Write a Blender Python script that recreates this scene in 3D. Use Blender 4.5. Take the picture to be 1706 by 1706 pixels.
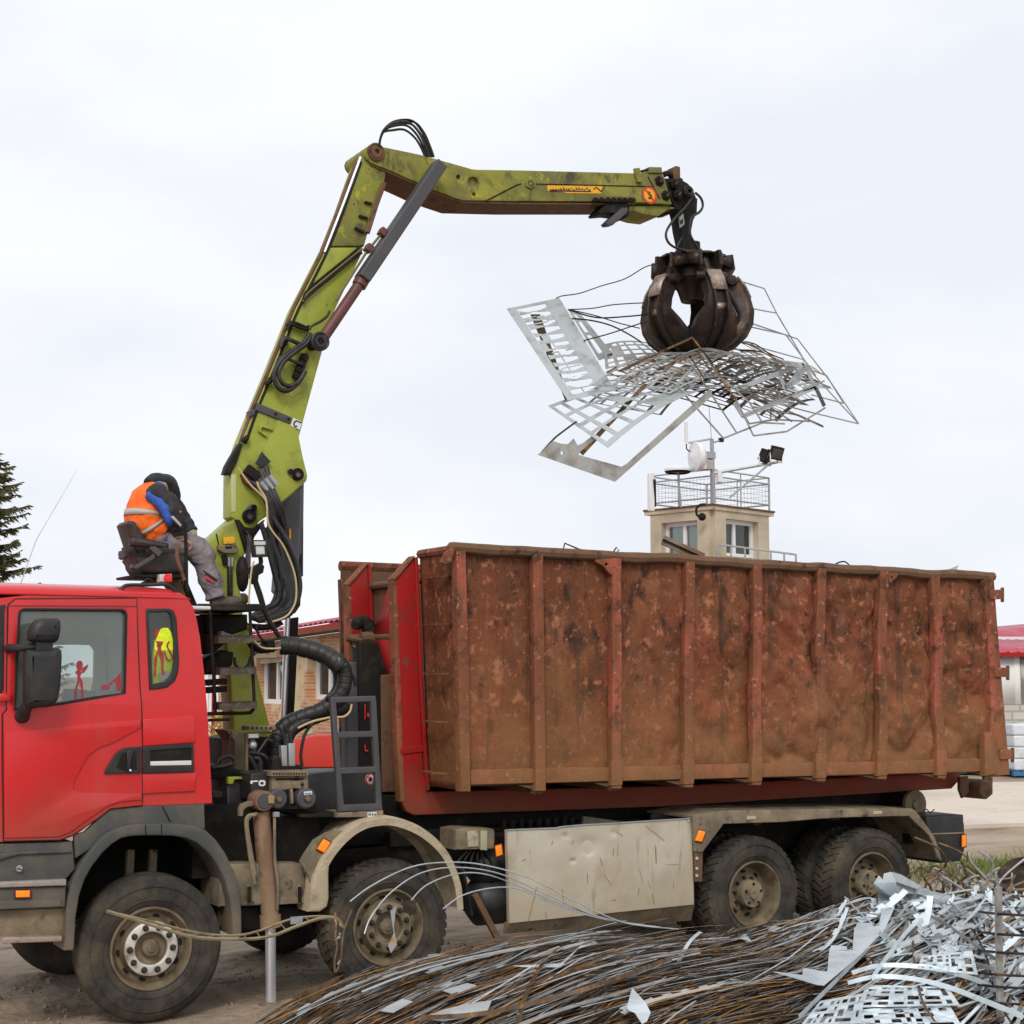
import bpy, bmesh, math, random
from mathutils import Vector, Matrix, noise, Euler

for o in list(bpy.data.objects):
    bpy.data.objects.remove(o, do_unlink=True)
SC = bpy.context.scene
COL = SC.collection
R = math.radians
rnd = random.Random(7)

# ---------------------------------------------------------------- camera
FPX = 2600.0                     # focal length in photograph pixels (photo is 1706 px square)
YAW, PITCH = R(30.3), R(5.97)
fh = Vector((math.sin(YAW), math.cos(YAW), 0))
RIGHT = Vector((math.cos(YAW), -math.sin(YAW), 0))
FWD = fh * math.cos(PITCH) + Vector((0, 0, math.sin(PITCH)))
UP = -fh * math.sin(PITCH) + Vector((0, 0, math.cos(PITCH)))
ZC = 11.5
CAM = Vector((0, 0, .525)) - ZC * (FWD + RIGHT * ((253 - 853) / FPX) - UP * ((1581 - 853) / FPX))
cd = bpy.data.cameras.new('camera')
cam = bpy.data.objects.new('camera', cd)
COL.objects.link(cam)
cam.location = CAM
cam.rotation_euler = (R(90) + PITCH, 0, -YAW)
cd.sensor_width = 36
cd.lens = 36 * FPX / 1706
cd.clip_end = 3000
SC.camera = cam

# ---------------------------------------------------------------- sky, sun, exposure
SUN_EL, SUN_AZ = R(40), R(214)   # azimuth clockwise from +Y
w = bpy.data.worlds.new('World')
SC.world = w
w.use_nodes = True
nt = w.node_tree
bg = nt.nodes['Background']
bg.inputs['Strength'].default_value = 0.1
sky = nt.nodes.new('ShaderNodeTexSky')
sky.sky_type = 'NISHITA'
sky.sun_disc = False
sky.sun_elevation = SUN_EL
sky.sun_rotation = SUN_AZ
sky.dust_density = 4
hs = nt.nodes.new('ShaderNodeHueSaturation')
hs.inputs['Saturation'].default_value = .25
nt.links.new(sky.outputs[0], hs.inputs['Color'])
tc = nt.nodes.new('ShaderNodeTexCoord')
mp = nt.nodes.new('ShaderNodeMapping')
mp.inputs['Scale'].default_value = (1.0, 1.0, 2.6)
nz = nt.nodes.new('ShaderNodeTexNoise')
nz.inputs['Scale'].default_value = 2.6
nz.inputs['Detail'].default_value = 5
nz.inputs['Roughness'].default_value = .5
rp = nt.nodes.new('ShaderNodeValToRGB')
rp.color_ramp.elements[0].position = .38
rp.color_ramp.elements[0].color = (8.1, 8.45, 9.15, 1)
rp.color_ramp.elements[1].position = .62
rp.color_ramp.elements[1].color = (9.5, 9.65, 9.95, 1)
mx = nt.nodes.new('ShaderNodeMixRGB')
mx.inputs[0].default_value = .93
nt.links.new(tc.outputs['Generated'], mp.inputs[0])
nt.links.new(mp.outputs[0], nz.inputs[0])
nt.links.new(nz.outputs[0], rp.inputs[0])
nt.links.new(hs.outputs[0], mx.inputs[1])
nt.links.new(rp.outputs[0], mx.inputs[2])
nt.links.new(mx.outputs[0], bg.inputs['Color'])
sd = bpy.data.lights.new('sun', 'SUN')
sd.energy = 1.5
sd.angle = R(16)
sd.color = (1, .93, .83)
sun = bpy.data.objects.new('sun', sd)
COL.objects.link(sun)
sv = Vector((math.sin(SUN_AZ) * math.cos(SUN_EL), math.cos(SUN_AZ) * math.cos(SUN_EL), math.sin(SUN_EL)))
sun.rotation_euler = (-sv).to_track_quat('-Z', 'Y').to_euler()
sun.location = (0, -10, 20)
SC.view_settings.view_transform = 'Standard'
SC.view_settings.look = 'None'
SC.view_settings.exposure = .13
SC.view_settings.gamma = 1

# ---------------------------------------------------------------- measuring helpers
def ray(u, v):
    return FWD + RIGHT * ((u - 853) / FPX) - UP * ((v - 853) / FPX)
def at(u, v, y=0.0):             # point on the upright plane y
    d = ray(u, v); return CAM + d * ((y - CAM.y) / d.y)
def atz(u, v, z=0.0):            # point at height z
    d = ray(u, v); return CAM + d * ((z - CAM.z) / d.z)
def atx(u, v, x):                # point on the cross plane x
    d = ray(u, v); return CAM + d * ((x - CAM.x) / d.x)
def atd(u, v, D):                # point at depth D along the view
    return CAM + ray(u, v) * D
def zoomer(ox, oy, s):
    return lambda *p: [(ox + a / s, oy + b / s) for a, b in p]
z1 = zoomer(0, 900, 3.967); z2 = zoomer(0, 1276, 3.967); z3 = zoomer(340, 960, 4.739); z4 = zoomer(380, 1290, 4.161)
z5 = zoomer(170, 760, 4.739); z6 = zoomer(360, 520, 4.488); z7 = zoomer(560, 190, 5.687); z8 = zoomer(860, 240, 4.874)
y1 = zoomer(830, 420, 2.797); y2 = zoomer(1040, 400, 7.108); y3 = zoomer(1060, 690, 6.093); y4 = zoomer(560, 890, 2.993)
y5 = zoomer(1100, 900, 2.815); y6 = zoomer(760, 1300, 3.877); y7 = zoomer(1130, 1300, 2.962); y8 = zoomer(450, 1400, 2.437)

# ---------------------------------------------------------------- object helpers
ORG = {}
def tag(o, label=None, cat=None, group=None, kind=None):
    if label: o['label'] = label
    if cat: o['category'] = cat
    if group: o['group'] = group
    if kind: o['kind'] = kind
    return o
def thing(name, label, cat, loc=(0, 0, 0), group=None, rz=0):
    o = bpy.data.objects.new(name, None)
    COL.objects.link(o)
    o.location = loc
    o.rotation_euler = (0, 0, rz)
    o.empty_display_size = .2
    ORG[o.name] = Vector(loc)
    return tag(o, label, cat, group)
def kids(o):
    return [c for c in bpy.data.objects if c.parent == o]
def dup(o, parent=None, loc=None, rot=None, top=True):
    c = o.copy(); COL.objects.link(c)
    if parent is not None: c.parent = parent
    if loc is not None: c.location = loc
    if rot is not None: c.rotation_euler = rot
    for k in kids(o): dup(k, c)
    return c

class MB:
    def __init__(s):
        s.v = []; s.f = []; s.m = []; s.mats = []
    def mi(s, mat):
        if mat not in s.mats: s.mats.append(mat)
        return s.mats.index(mat)
    def add(s, vs, fs, mat):
        b = len(s.v); k = s.mi(mat)
        s.v += [Vector(x) for x in vs]
        for f in fs:
            s.f.append([i + b for i in f]); s.m.append(k)
        return s
    def box(s, c, d, mat, rot=None):
        c = Vector(c); M = Matrix.Identity(3)
        if rot is not None: M = rot if isinstance(rot, Matrix) else Euler(rot).to_matrix()
        vs = [c + M @ Vector((x * d[0] / 2, y * d[1] / 2, z * d[2] / 2)) for x in (-1, 1) for y in (-1, 1) for z in (-1, 1)]
        return s.add(vs, [(0, 1, 3, 2), (4, 6, 7, 5), (0, 4, 5, 1), (2, 3, 7, 6), (0, 2, 6, 4), (1, 5, 7, 3)], mat)
    def bar(s, p, q, w, h, mat, side=(0, 1, 0)):   # beam from p to q, w along side, h across
        p, q = Vector(p), Vector(q); a = (q - p).normalized(); sd = Vector(side)
        sd = (sd - a * sd.dot(a)).normalized(); n = a.cross(sd)
        vs = [e + sd * x * w / 2 + n * y * h / 2 for e in (p, q) for x, y in ((-1, -1), (1, -1), (1, 1), (-1, 1))]
        return s.add(vs, [(3, 2, 1, 0), (4, 5, 6, 7), (0, 1, 5, 4), (1, 2, 6, 5), (2, 3, 7, 6), (3, 0, 4, 7)], mat)
    def tube(s, pts, r, mat, n=8):
        pts = [Vector(p) for p in pts]; rs = r if isinstance(r, (list, tuple)) else [r] * len(pts)
        vs = []; fs = []; prev = None
        for i, p in enumerate(pts):
            t = (pts[min(i + 1, len(pts) - 1)] - pts[max(i - 1, 0)])
            t = t.normalized() if t.length > 1e-9 else Vector((0, 0, 1))
            u = prev if prev is not None else (Vector((0, 0, 1)) if abs(t.z) < .9 else Vector((1, 0, 0)))
            u = (u - t * u.dot(t))
            u = u.normalized() if u.length > 1e-6 else t.orthogonal().normalized()
            prev = u; b = t.cross(u)
            vs += [p + (u * math.cos(2 * math.pi * k / n) + b * math.sin(2 * math.pi * k / n)) * rs[i] for k in range(n)]
        for i in range(len(pts) - 1):
            for k in range(n):
                fs.append((i * n + k, i * n + (k + 1) % n, (i + 1) * n + (k + 1) % n, (i + 1) * n + k))
        fs.append(tuple(range(n))[::-1]); fs.append(tuple(range((len(pts) - 1) * n, len(pts) * n)))
        return s.add(vs, fs, mat)
    def cyl(s, p, q, r, mat, n=20, r1=None):
        return s.tube([p, q], [r, r if r1 is None else r1], mat, n)
    def lathe(s, prof, o, ax, mat, n=32, close=False, caps=False):     # prof: (radius, height along ax)
        o = Vector(o); ax = Vector(ax).normalized(); u = ax.orthogonal().normalized(); b = ax.cross(u)
        vs = []; fs = []; L = len(prof)
        for r, h in prof:
            vs += [o + ax * h + (u * math.cos(2 * math.pi * k / n) + b * math.sin(2 * math.pi * k / n)) * r for k in range(n)]
        for i in range(L if close else L - 1):
            j = (i + 1) % L
            for k in range(n):
                fs.append((i * n + k, i * n + (k + 1) % n, j * n + (k + 1) % n, j * n + k))
        if caps and not close:
            if prof[0][0] > 1e-5: fs.append(tuple(range(n))[::-1])
            if prof[-1][0] > 1e-5: fs.append(tuple(range((L - 1) * n, L * n)))
        return s.add(vs, fs, mat)
    def ball(s, c, r, mat, n=12, sc=(1, 1, 1)):
        prof = [(math.sin(math.pi * i / n) * 1, -math.cos(math.pi * i / n)) for i in range(n + 1)]
        b = len(s.v)
        s.lathe(prof, (0, 0, 0), (0, 0, 1), mat, n * 2)
        for i in range(b, len(s.v)):
            q = s.v[i]; s.v[i] = Vector(c) + Vector((q.x * r * sc[0], q.y * r * sc[1], q.z * r * sc[2]))
        return s
    def poly(s, outs, y, t, mat, bev=0.0, px=True, fn=None):
        """upright plate: outlines (first outer, others holes) on plane y, thickness t away from the viewer"""
        if isinstance(outs[0][0], (int, float)): outs = [outs]
        cu = bpy.data.curves.new('tmp', 'CURVE'); cu.dimensions = '2D'; cu.fill_mode = 'BOTH'
        b = min(bev, t * .45)
        cu.extrude = t / 2 - b
        if b > 0:
            cu.bevel_depth = b; cu.bevel_resolution = 2; cu.offset = -b
        for o in outs:
            pts = [(at(u, v, y).x, at(u, v, y).z) for u, v in o] if px else o
            sp = cu.splines.new('POLY'); sp.points.add(len(pts) - 1); sp.use_cyclic_u = True
            for i, (a, c) in enumerate(pts): sp.points[i].co = (a, c, 0, 1)
        ob = bpy.data.objects.new('tmp', cu)
        me = bpy.data.meshes.new_from_object(ob)
        bm = bmesh.new(); bm.from_mesh(me)
        bmesh.ops.remove_doubles(bm, verts=bm.verts, dist=1e-5)
        if fn is None: fn = lambda x, d, z: Vector((x, y + t / 2 + d, z))
        vs = [fn(q.co.x, -q.co.z, q.co.y) for q in bm.verts]
        bm.verts.index_update()
        fs = [[q.index for q in f.verts] for f in bm.faces]
        bm.free(); bpy.data.objects.remove(ob); bpy.data.curves.remove(cu); bpy.data.meshes.remove(me)
        return s.add(vs, fs, mat)
    def grid(s, fn, nu, nv, mat):
        vs = [fn(i / nu, j / nv) for i in range(nu + 1) for j in range(nv + 1)]
        fs = [(i * (nv + 1) + j, (i + 1) * (nv + 1) + j, (i + 1) * (nv + 1) + j + 1, i * (nv + 1) + j + 1) for i in range(nu) for j in range(nv)]
        return s.add(vs, fs, mat)
    def build(s, name, parent=None, bev=0, flat=False, ang=35, solid=0, local=False, sub=0, remesh=0, smooth=0, fixn=True, disp=None):
        me = bpy.data.meshes.new(name)
        off = Vector((0, 0, 0))
        if parent is not None and not local:
            off = ORG.get(parent.name, off)
        me.from_pydata([tuple(q - off) for q in s.v], [], s.f)
        for m_ in s.mats: me.materials.append(m_)
        me.polygons.foreach_set('material_index', s.m)
        me.polygons.foreach_set('use_smooth', [not flat] * len(s.f))
        if fixn:
            bm = bmesh.new(); bm.from_mesh(me)
            bmesh.ops.recalc_face_normals(bm, faces=bm.faces); bm.to_mesh(me); bm.free()
        me.update()
        if not flat: me.set_sharp_from_angle(angle=R(ang))
        o = bpy.data.objects.new(name, me); COL.objects.link(o)
        ORG[o.name] = off
        if parent is not None: o.parent = parent
        if solid:
            q = o.modifiers.new('solid', 'SOLIDIFY'); q.thickness = solid; q.offset = 0
        if bev:
            q = o.modifiers.new('bevel', 'BEVEL'); q.width = bev; q.segments = 2; q.limit_method = 'ANGLE'; q.angle_limit = R(40); q.harden_normals = False
        if remesh:
            q = o.modifiers.new('remesh', 'REMESH'); q.mode = 'VOXEL'; q.voxel_size = remesh; q.use_smooth_shade = True
        if smooth:
            q = o.modifiers.new('smooth', 'SMOOTH'); q.iterations = smooth; q.factor = .5
        if sub:
            q = o.modifiers.new('sub', 'SUBSURF'); q.levels = sub; q.render_levels = sub
        if disp:
            tx = bpy.data.textures.new(name, 'CLOUDS'); tx.noise_scale = disp[0]; tx.noise_depth = 3
            q = o.modifiers.new('folds', 'DISPLACE'); q.texture = tx; q.strength = disp[1]; q.mid_level = .5; q.texture_coords = 'LOCAL'
        return o
def spline(pts, n=6):            # Catmull-Rom through points
    P = [Vector(p) for p in pts]; out = []
    for i in range(len(P) - 1):
        a, b, c, d = P[max(i - 1, 0)], P[i], P[i + 1], P[min(i + 2, len(P) - 1)]
        for k in range(n):
            t = k / n
            out.append(.5 * ((2 * b) + (c - a) * t + (2 * a - 5 * b + 4 * c - d) * t * t + (3 * b - a - 3 * c + d) * t ** 3))
    return out + [P[-1]]

# ---------------------------------------------------------------- materials
def mat(name, base, rough=.6, metal=0., layers=(), bump=None, mud=None, coord='Object', spec=.4, emit=None, vary=0, coat=0, roughvar=0):
    """layers: (colour, scale or xyz scale, lo, hi[, detail]) noise masks laid over base; mud: (colour, z_low, z_high) world height"""
    m = bpy.data.materials.new(name); m.use_nodes = True
    nt = m.node_tree; N = nt.nodes; L = nt.links; bs = N['Principled BSDF']
    bs.inputs['Roughness'].default_value = rough; bs.inputs['Metallic'].default_value = metal
    bs.inputs['Specular IOR Level'].default_value = spec
    if coat: bs.inputs['Coat Weight'].default_value = coat; bs.inputs['Coat Roughness'].default_value = .15
    tc = N.new('ShaderNodeTexCoord'); src = tc.outputs[coord]
    if vary and coord == 'Object':
        oi = N.new('ShaderNodeObjectInfo'); va = N.new('ShaderNodeVectorMath'); va.operation = 'ADD'
        vm = N.new('ShaderNodeVectorMath'); vm.operation = 'SCALE'; vm.inputs[3].default_value = 40
        cx = N.new('ShaderNodeCombineXYZ')
        for i in range(3): L.new(oi.outputs['Random'], cx.inputs[i])
        L.new(cx.outputs[0], vm.inputs[0]); L.new(vm.outputs[0], va.inputs[1]); L.new(src, va.inputs[0]); src = va.outputs[0]
    col = None
    rgb = N.new('ShaderNodeRGB'); rgb.outputs[0].default_value = (*base, 1); col = rgb.outputs[0]
    masks = []
    for k, ly in enumerate(layers):
        c, sc, lo, hi = ly[:4]; det = ly[4] if len(ly) > 4 else 6
        mp = N.new('ShaderNodeMapping'); L.new(src, mp.inputs[0])
        mp.inputs['Scale'].default_value = (sc,) * 3 if not isinstance(sc, tuple) else sc
        mp.inputs['Location'].default_value = (k * 3.7 + 1.3, k * 1.9, k * 5.1)
        nz = N.new('ShaderNodeTexNoise'); nz.inputs['Scale'].default_value = 1; nz.inputs['Detail'].default_value = det
        nz.inputs['Roughness'].default_value = .62
        L.new(mp.outputs[0], nz.inputs[0])
        mr = N.new('ShaderNodeMapRange'); mr.inputs[1].default_value = lo; mr.inputs[2].default_value = hi
        L.new(nz.outputs[0], mr.inputs[0])
        mx = N.new('ShaderNodeMixRGB'); L.new(mr.outputs[0], mx.inputs[0]); L.new(col, mx.inputs[1]); mx.inputs[2].default_value = (*c, 1)
        col = mx.outputs[0]; masks.append(mr.outputs[0])
    if mud:
        c, za, zb = mud[:3]; amt = mud[3] if len(mud) > 3 else 1.0
        ge = N.new('ShaderNodeNewGeometry'); sx = N.new('ShaderNodeSeparateXYZ'); L.new(ge.outputs['Position'], sx.inputs[0])
        nz = N.new('ShaderNodeTexNoise'); nz.inputs['Scale'].default_value = 3.2; nz.inputs['Detail'].default_value = 7; L.new(ge.outputs['Position'], nz.inputs[0])
        ma = N.new('ShaderNodeMath'); ma.operation = 'MULTIPLY_ADD'; L.new(nz.outputs[0], ma.inputs[0]); ma.inputs[1].default_value = (zb - za) * 1.1
        L.new(sx.outputs['Z'], ma.inputs[2])
        mr = N.new('ShaderNodeMapRange'); mr.inputs[1].default_value = za + (zb - za) * .55; mr.inputs[2].default_value = zb + (zb - za) * .55
        mr.inputs[3].default_value = amt; mr.inputs[4].default_value = 0
        L.new(ma.outputs[0], mr.inputs[0])
        mx = N.new('ShaderNodeMixRGB'); L.new(mr.outputs[0], mx.inputs[0]); L.new(col, mx.inputs[1]); mx.inputs[2].default_value = (*c, 1); col = mx.outputs[0]
    if vary:
        oi2 = N.new('ShaderNodeObjectInfo'); hv = N.new('ShaderNodeHueSaturation'); mr = N.new('ShaderNodeMapRange')
        mr.inputs[3].default_value = 1 - vary; mr.inputs[4].default_value = 1 + vary
        L.new(oi2.outputs['Random'], mr.inputs[0]); L.new(mr.outputs[0], hv.inputs['Value']); L.new(col, hv.inputs['Color']); col = hv.outputs[0]
    L.new(col, bs.inputs['Base Color'])
    if roughvar and masks:
        mr = N.new('ShaderNodeMapRange'); mr.inputs[3].default_value = rough; mr.inputs[4].default_value = rough + roughvar
        L.new(masks[0], mr.inputs[0]); L.new(mr.outputs[0], bs.inputs['Roughness'])
    if bump:
        nz = N.new('ShaderNodeTexNoise'); nz.inputs['Scale'].default_value = bump[0]; nz.inputs['Detail'].default_value = 6; L.new(src, nz.inputs[0])
        bp = N.new('ShaderNodeBump'); bp.inputs['Strength'].default_value = bump[1]; bp.inputs['Distance'].default_value = bump[2] if len(bump) > 2 else .01
        L.new(nz.outputs[0], bp.inputs['Height']); L.new(bp.outputs[0], bs.inputs['Normal'])
    if emit:
        bs.inputs['Emission Color'].default_value = (*base, 1); bs.inputs['Emission Strength'].default_value = emit
    return m
def glassmat(name, tint=(.91, .95, .935), refl=.035, haze=.11):
    m = bpy.data.materials.new(name); m.use_nodes = True; nt = m.node_tree; N = nt.nodes; L = nt.links
    N.remove(N['Principled BSDF']); tr = N.new('ShaderNodeBsdfTransparent'); tr.inputs[0].default_value = (*tint, 1)
    gl = N.new('ShaderNodeBsdfGlossy'); gl.inputs['Roughness'].default_value = .02
    fr = N.new('ShaderNodeFresnel'); fr.inputs[0].default_value = 1.45; ad = N.new('ShaderNodeMath'); ad.inputs[1].default_value = refl
    L.new(fr.outputs[0], ad.inputs[0]); mx = N.new('ShaderNodeMixShader'); L.new(ad.outputs[0], mx.inputs[0])
    L.new(tr.outputs[0], mx.inputs[1]); L.new(gl.outputs[0], mx.inputs[2])
    df = N.new('ShaderNodeBsdfDiffuse'); df.inputs[0].default_value = (.50, .58, .54, 1); nz = N.new('ShaderNodeTexNoise'); nz.inputs['Scale'].default_value = 2.5; nz.inputs['Detail'].default_value = 8  # pale diffuse film painted in for reflected haze, along with some dust
    mr = N.new('ShaderNodeMapRange'); mr.inputs[3].default_value = haze * .6; mr.inputs[4].default_value = haze * 1.4; L.new(nz.outputs[0], mr.inputs[0])
    m2 = N.new('ShaderNodeMixShader'); L.new(mr.outputs[0], m2.inputs[0]); L.new(mx.outputs[0], m2.inputs[1]); L.new(df.outputs[0], m2.inputs[2]); L.new(m2.outputs[0], N['Material Output'].inputs[0])
    return m
MUD = (.27, .20, .13)
m_red = mat('cab_paint', (.60, .012, .015), .3, layers=[((.46, .014, .015), .9, .42, .75), ((.50, .045, .04), (3, 3, .8), .55, .8), ((.40, .09, .07), 22, .66, .8)], mud=((.27, .10, .065), 1.15, 1.75, .65), coat=.4, roughvar=.12, bump=(3, .03))
m_black = mat('black_plastic', (.018, .0185, .02), .48, layers=[((.04, .036, .032), 6, .48, .78)])
m_dark = mat('dark_steel', (.015, .0135, .012), .6, spec=.15, layers=[((.05, .038, .027), 5, .52, .78)])
m_rubberhose = mat('hose_rubber', (.018, .018, .02), .45, layers=[((.06, .055, .05), 12, .5, .8)])
m_fender = mat('grey_plastic', (.075, .078, .077), .6, spec=.15, layers=[((.15, .125, .095), 4, .45, .75)], mud=(MUD, .3, 1.1, .75), bump=(60, .1))
m_mudsteel = mat('muddy_steel', (.155, .127, .092), .75, spec=.15, layers=[((.29, .225, .145), 4, .4, .65), ((.06, .05, .045), 9, .58, .7)], bump=(30, .25))
m_mudguard = mat('mudguard_plastic', (.42, .345, .24), .75, spec=.15, layers=[((.24, .19, .13), 6, .5, .7), ((.56, .47, .34), (5, 5, 20), .55, .75)], bump=(25, .3))
m_tyre = mat('tyre_rubber', (.034, .032, .029), .78, spec=.15, layers=[((.125, .10, .07), 3.5, .42, .74), ((.055, .05, .045), 30, .5, .7)], bump=(70, .15))
m_rim = mat('rim_steel', (.20, .155, .10), .6, .2, layers=[((.10, .075, .045), 9, .45, .7), ((.34, .27, .18), 5, .55, .8)])
m_nutring = mat('nut_ring', (.60, .57, .52), .5, .2, layers=[((.25, .2, .14), 10, .48, .7)])
m_nut = mat('wheel_nut', (.05, .045, .04), .5, .5)
m_green = mat('crane_paint', (.30, .345, .038), .42, layers=[((.38, .42, .07), 2.0, .5, .8), ((.17, .18, .04), 4, .53, .75), ((.20, .21, .05), (18, 18, 3), .6, .75), ((.07, .06, .035), 14, .64, .72)], bump=(14, .06), roughvar=.1)
m_greenold = mat('worn_crane_paint', (.235, .245, .05), .6, spec=.15, layers=[((.33, .31, .05), 2.2, .5, .66), ((.15, .14, .06), 1.6, .45, .7), ((.40, .36, .05), 6, .6, .7), ((.075, .06, .045), 2.6, .56, .68), ((.12, .105, .05), (14, 14, 5), .56, .68), ((.05, .042, .03), 20, .66, .72)], bump=(18, .2))
m_grey = mat('grey_cover', (.065, .063, .07), .5, layers=[((.10, .092, .09), 4, .5, .8)])
m_redcyl = mat('red_brown_cylinder', (.13, .045, .04), .45, layers=[((.07, .035, .03), 8, .5, .7)])
m_skipred = mat('skip_red', (.50, .03, .018), .5, layers=[((.36, .05, .03), 4, .5, .75)])
m_chrome = mat('chrome_rod', (.86, .89, .94), .28, .75)
m_jack = mat('brown_jack', (.21, .118, .078), .65, spec=.15, layers=[((.32, .235, .15), (6, 6, 2), .5, .7), ((.1, .06, .045), 10, .56, .7)], mud=((.33, .245, .155), .5, 1.15, .8))
m_rust = mat('container_rust', (.165, .060, .028), .8, spec=.15, layers=[((.225, .060, .032), .7, .45, .60), ((.105, .042, .024), 1.6, .48, .64), ((.215, .088, .045), (3.5, 3.5, 1.6), .54, .68), ((.38, .15, .08), 8, .58, .67), ((.05, .026, .019), (6, 6, 3.5), .55, .66), ((.30, .12, .065), 15, .57, .65), ((.19, .14, .10), (1.3, 1.3, .5), .62, .74), ((.07, .034, .022), (10, 10, .45), .55, .68), ((.05, .03, .02), 34, .60, .70)], mud=((.25, .125, .052), 1.45, 2.85, .78), bump=(18, .6, .016))
m_rustrib = mat('container_rib_rust', (.20, .075, .04), .75, spec=.15, layers=[((.36, .095, .062), (3, 3, 1.1), .50, .62), ((.085, .04, .024), 5, .52, .64), ((.48, .21, .15), 16, .60, .68), ((.06, .03, .02), 25, .62, .69)], mud=((.26, .13, .056), 1.5, 2.6, .78), bump=(30, .4))
m_redbeam = mat('red_beam', (.36, .016, .016), .5, spec=.15, layers=[((.20, .035, .025), 4, .5, .75), ((.16, .07, .04), 9, .6, .72)], mud=((.20, .1, .055), 1.25, 1.75, .8), bump=(20, .15))
m_brown = mat('brown_frame', (.15, .085, .05), .75, spec=.15, layers=[((.2, .1, .07), 5, .5, .7), ((.05, .035, .03), 10, .55, .7)], bump=(20, .3))
m_grap = mat('grapple_steel', (.045, .032, .025), .42, .4, spec=.3, layers=[((.115, .066, .042), 3, .52, .70), ((.024, .02, .018), 6, .48, .62), ((.20, .13, .085), 18, .63, .72)], bump=(14, .3))
m_grapworn = mat('grapple_worn', (.42, .33, .28), .5, .5, layers=[((.12, .075, .055), 6, .45, .65)], bump=(20, .2))
m_steel = mat('scrap_steel', (.50, .545, .565), .5, .4, layers=[((.28, .27, .25), 5, .5, .75), ((.34, .20, .07), 7, .66, .75)], vary=.15)
m_zinc = mat('bright_zinc', (.68, .765, .81), .42, .3, layers=[((.46, .54, .59), 3, .46, .7), ((.36, .36, .34), 9, .64, .75)], vary=.16)
m_grayscrap = mat('grey_scrap', (.36, .36, .345), .5, .4, layers=[((.16, .14, .12), 5, .45, .7), ((.42, .22, .05), 8, .62, .72)], vary=.2)
m_orange = mat('orange_rust_scrap', (.46, .20, .025), .65, .1, layers=[((.20, .10, .03), 5, .5, .65)], vary=.3)
m_rustscrap = mat('rusty_scrap', (.125, .075, .04), .6, .35, layers=[((.45, .20, .03), 6, .54, .66), ((.19, .16, .13), 4, .5, .7), ((.035, .026, .022), 7, .55, .68)], vary=.35)
m_darkscrap = mat('dark_scrap', (.04, .03, .024), .65, .3, spec=.15, layers=[((.13, .085, .05), 6, .5, .68), ((.02, .018, .016), 9, .5, .7)], vary=.3)
m_amber = mat('amber_lens', (.9, .24, .015), .25, emit=.25)
m_lensdark = mat('lens_frame', (.12, .03, .02), .4)
m_alu = mat('side_box_sheet', (.50, .445, .345), .5, .15, layers=[((.62, .57, .47), 1.5, .45, .75), ((.40, .33, .23), 2.5, .52, .75), ((.36, .29, .19), (14, 14, 1.6), .62, .72), ((.36, .21, .075), (26, 26, 2.0), .66, .71)], mud=((.40, .31, .20), .35, 1.0, .6), bump=(2.2, .5, .03))
m_white = mat('white_paint', (.74, .75, .77), .5)
m_glass = glassmat('window_glass')
m_glassq = glassmat('clear_glass', (.95, .97, .965), .0, .012)
m_glassb = glassmat('house_glass', (.80, .85, .82), .05, .02)
m_liner = mat('cab_liner', (.62, .66, .63), .8)
# ================================================================ SETTING
m_ground = mat('dirt', (.31, .235, .165), .95, layers=[((.20, .145, .10), 1.1, .45, .65), ((.43, .345, .26), (.18, .7, .4), .45, .68), ((.13, .095, .065), (1.2, 6, 4), .58, .72), ((.40, .33, .25), 26, .62, .74)], bump=(7, 1.0, .06), coord='Object')
m_conc = mat('yard_concrete', (.62, .54, .46), .9, layers=[((.52, .44, .37), .5, .45, .7), ((.33, .28, .23), 4, .6, .75)], bump=(14, .15))
def ground_h(x, y):
    n = noise.noise((x * .35, y * .35, 0)) * .03 + noise.noise((x * 2.3, y * 2.3, 5)) * .014 + noise.noise((x * 6, y * 6, 9)) * .006
    # ruts along the truck's direction
    n += .03 * math.sin(y * 5.5 + noise.noise((x * .3, y * .2, 3)) * 3) * max(0, 1 - abs(y + .5) / 9)
    d = max(abs(x - 5), abs(y - 2)) / 26
    return (n - .03) * max(0, min(1, 1.6 - d)) 
def axis_vals(c, near, step, far):
    a = [0]
    while a[-1] < near: a.append(a[-1] + step)
    while a[-1] < far: a.append(a[-1] * 1.25 + .3)
    return [c - q for q in reversed(a[1:])] + [c + q for q in a]
gx = axis_vals(5, 15, .16, 1600); gy = axis_vals(0, 12, .16, 1600)
g = MB()
vs = [(x, y, ground_h(x, y)) for x in gx for y in gy]
n_ = len(gy)
g.add(vs, [(i * n_ + j, (i + 1) * n_ + j, (i + 1) * n_ + j + 1, i * n_ + j + 1) for i in range(len(gx) - 1) for j in range(n_ - 1)], m_ground)
tag(g.build('ground', ang=80), kind='structure')
g = MB()
c = [atz(1420, 1384), atz(2300, 1352), atz(2500, 1296), atz(1380, 1308)]
g.add([(p.x, p.y, .03) for p in c] + [(p.x, p.y, -.2) for p in c], [(0, 1, 2, 3), (0, 4, 5, 1), (1, 5, 6, 2), (2, 6, 7, 3), (3, 7, 4, 0)], m_conc)
tag(g.build('concrete_yard'), kind='structure')

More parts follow.
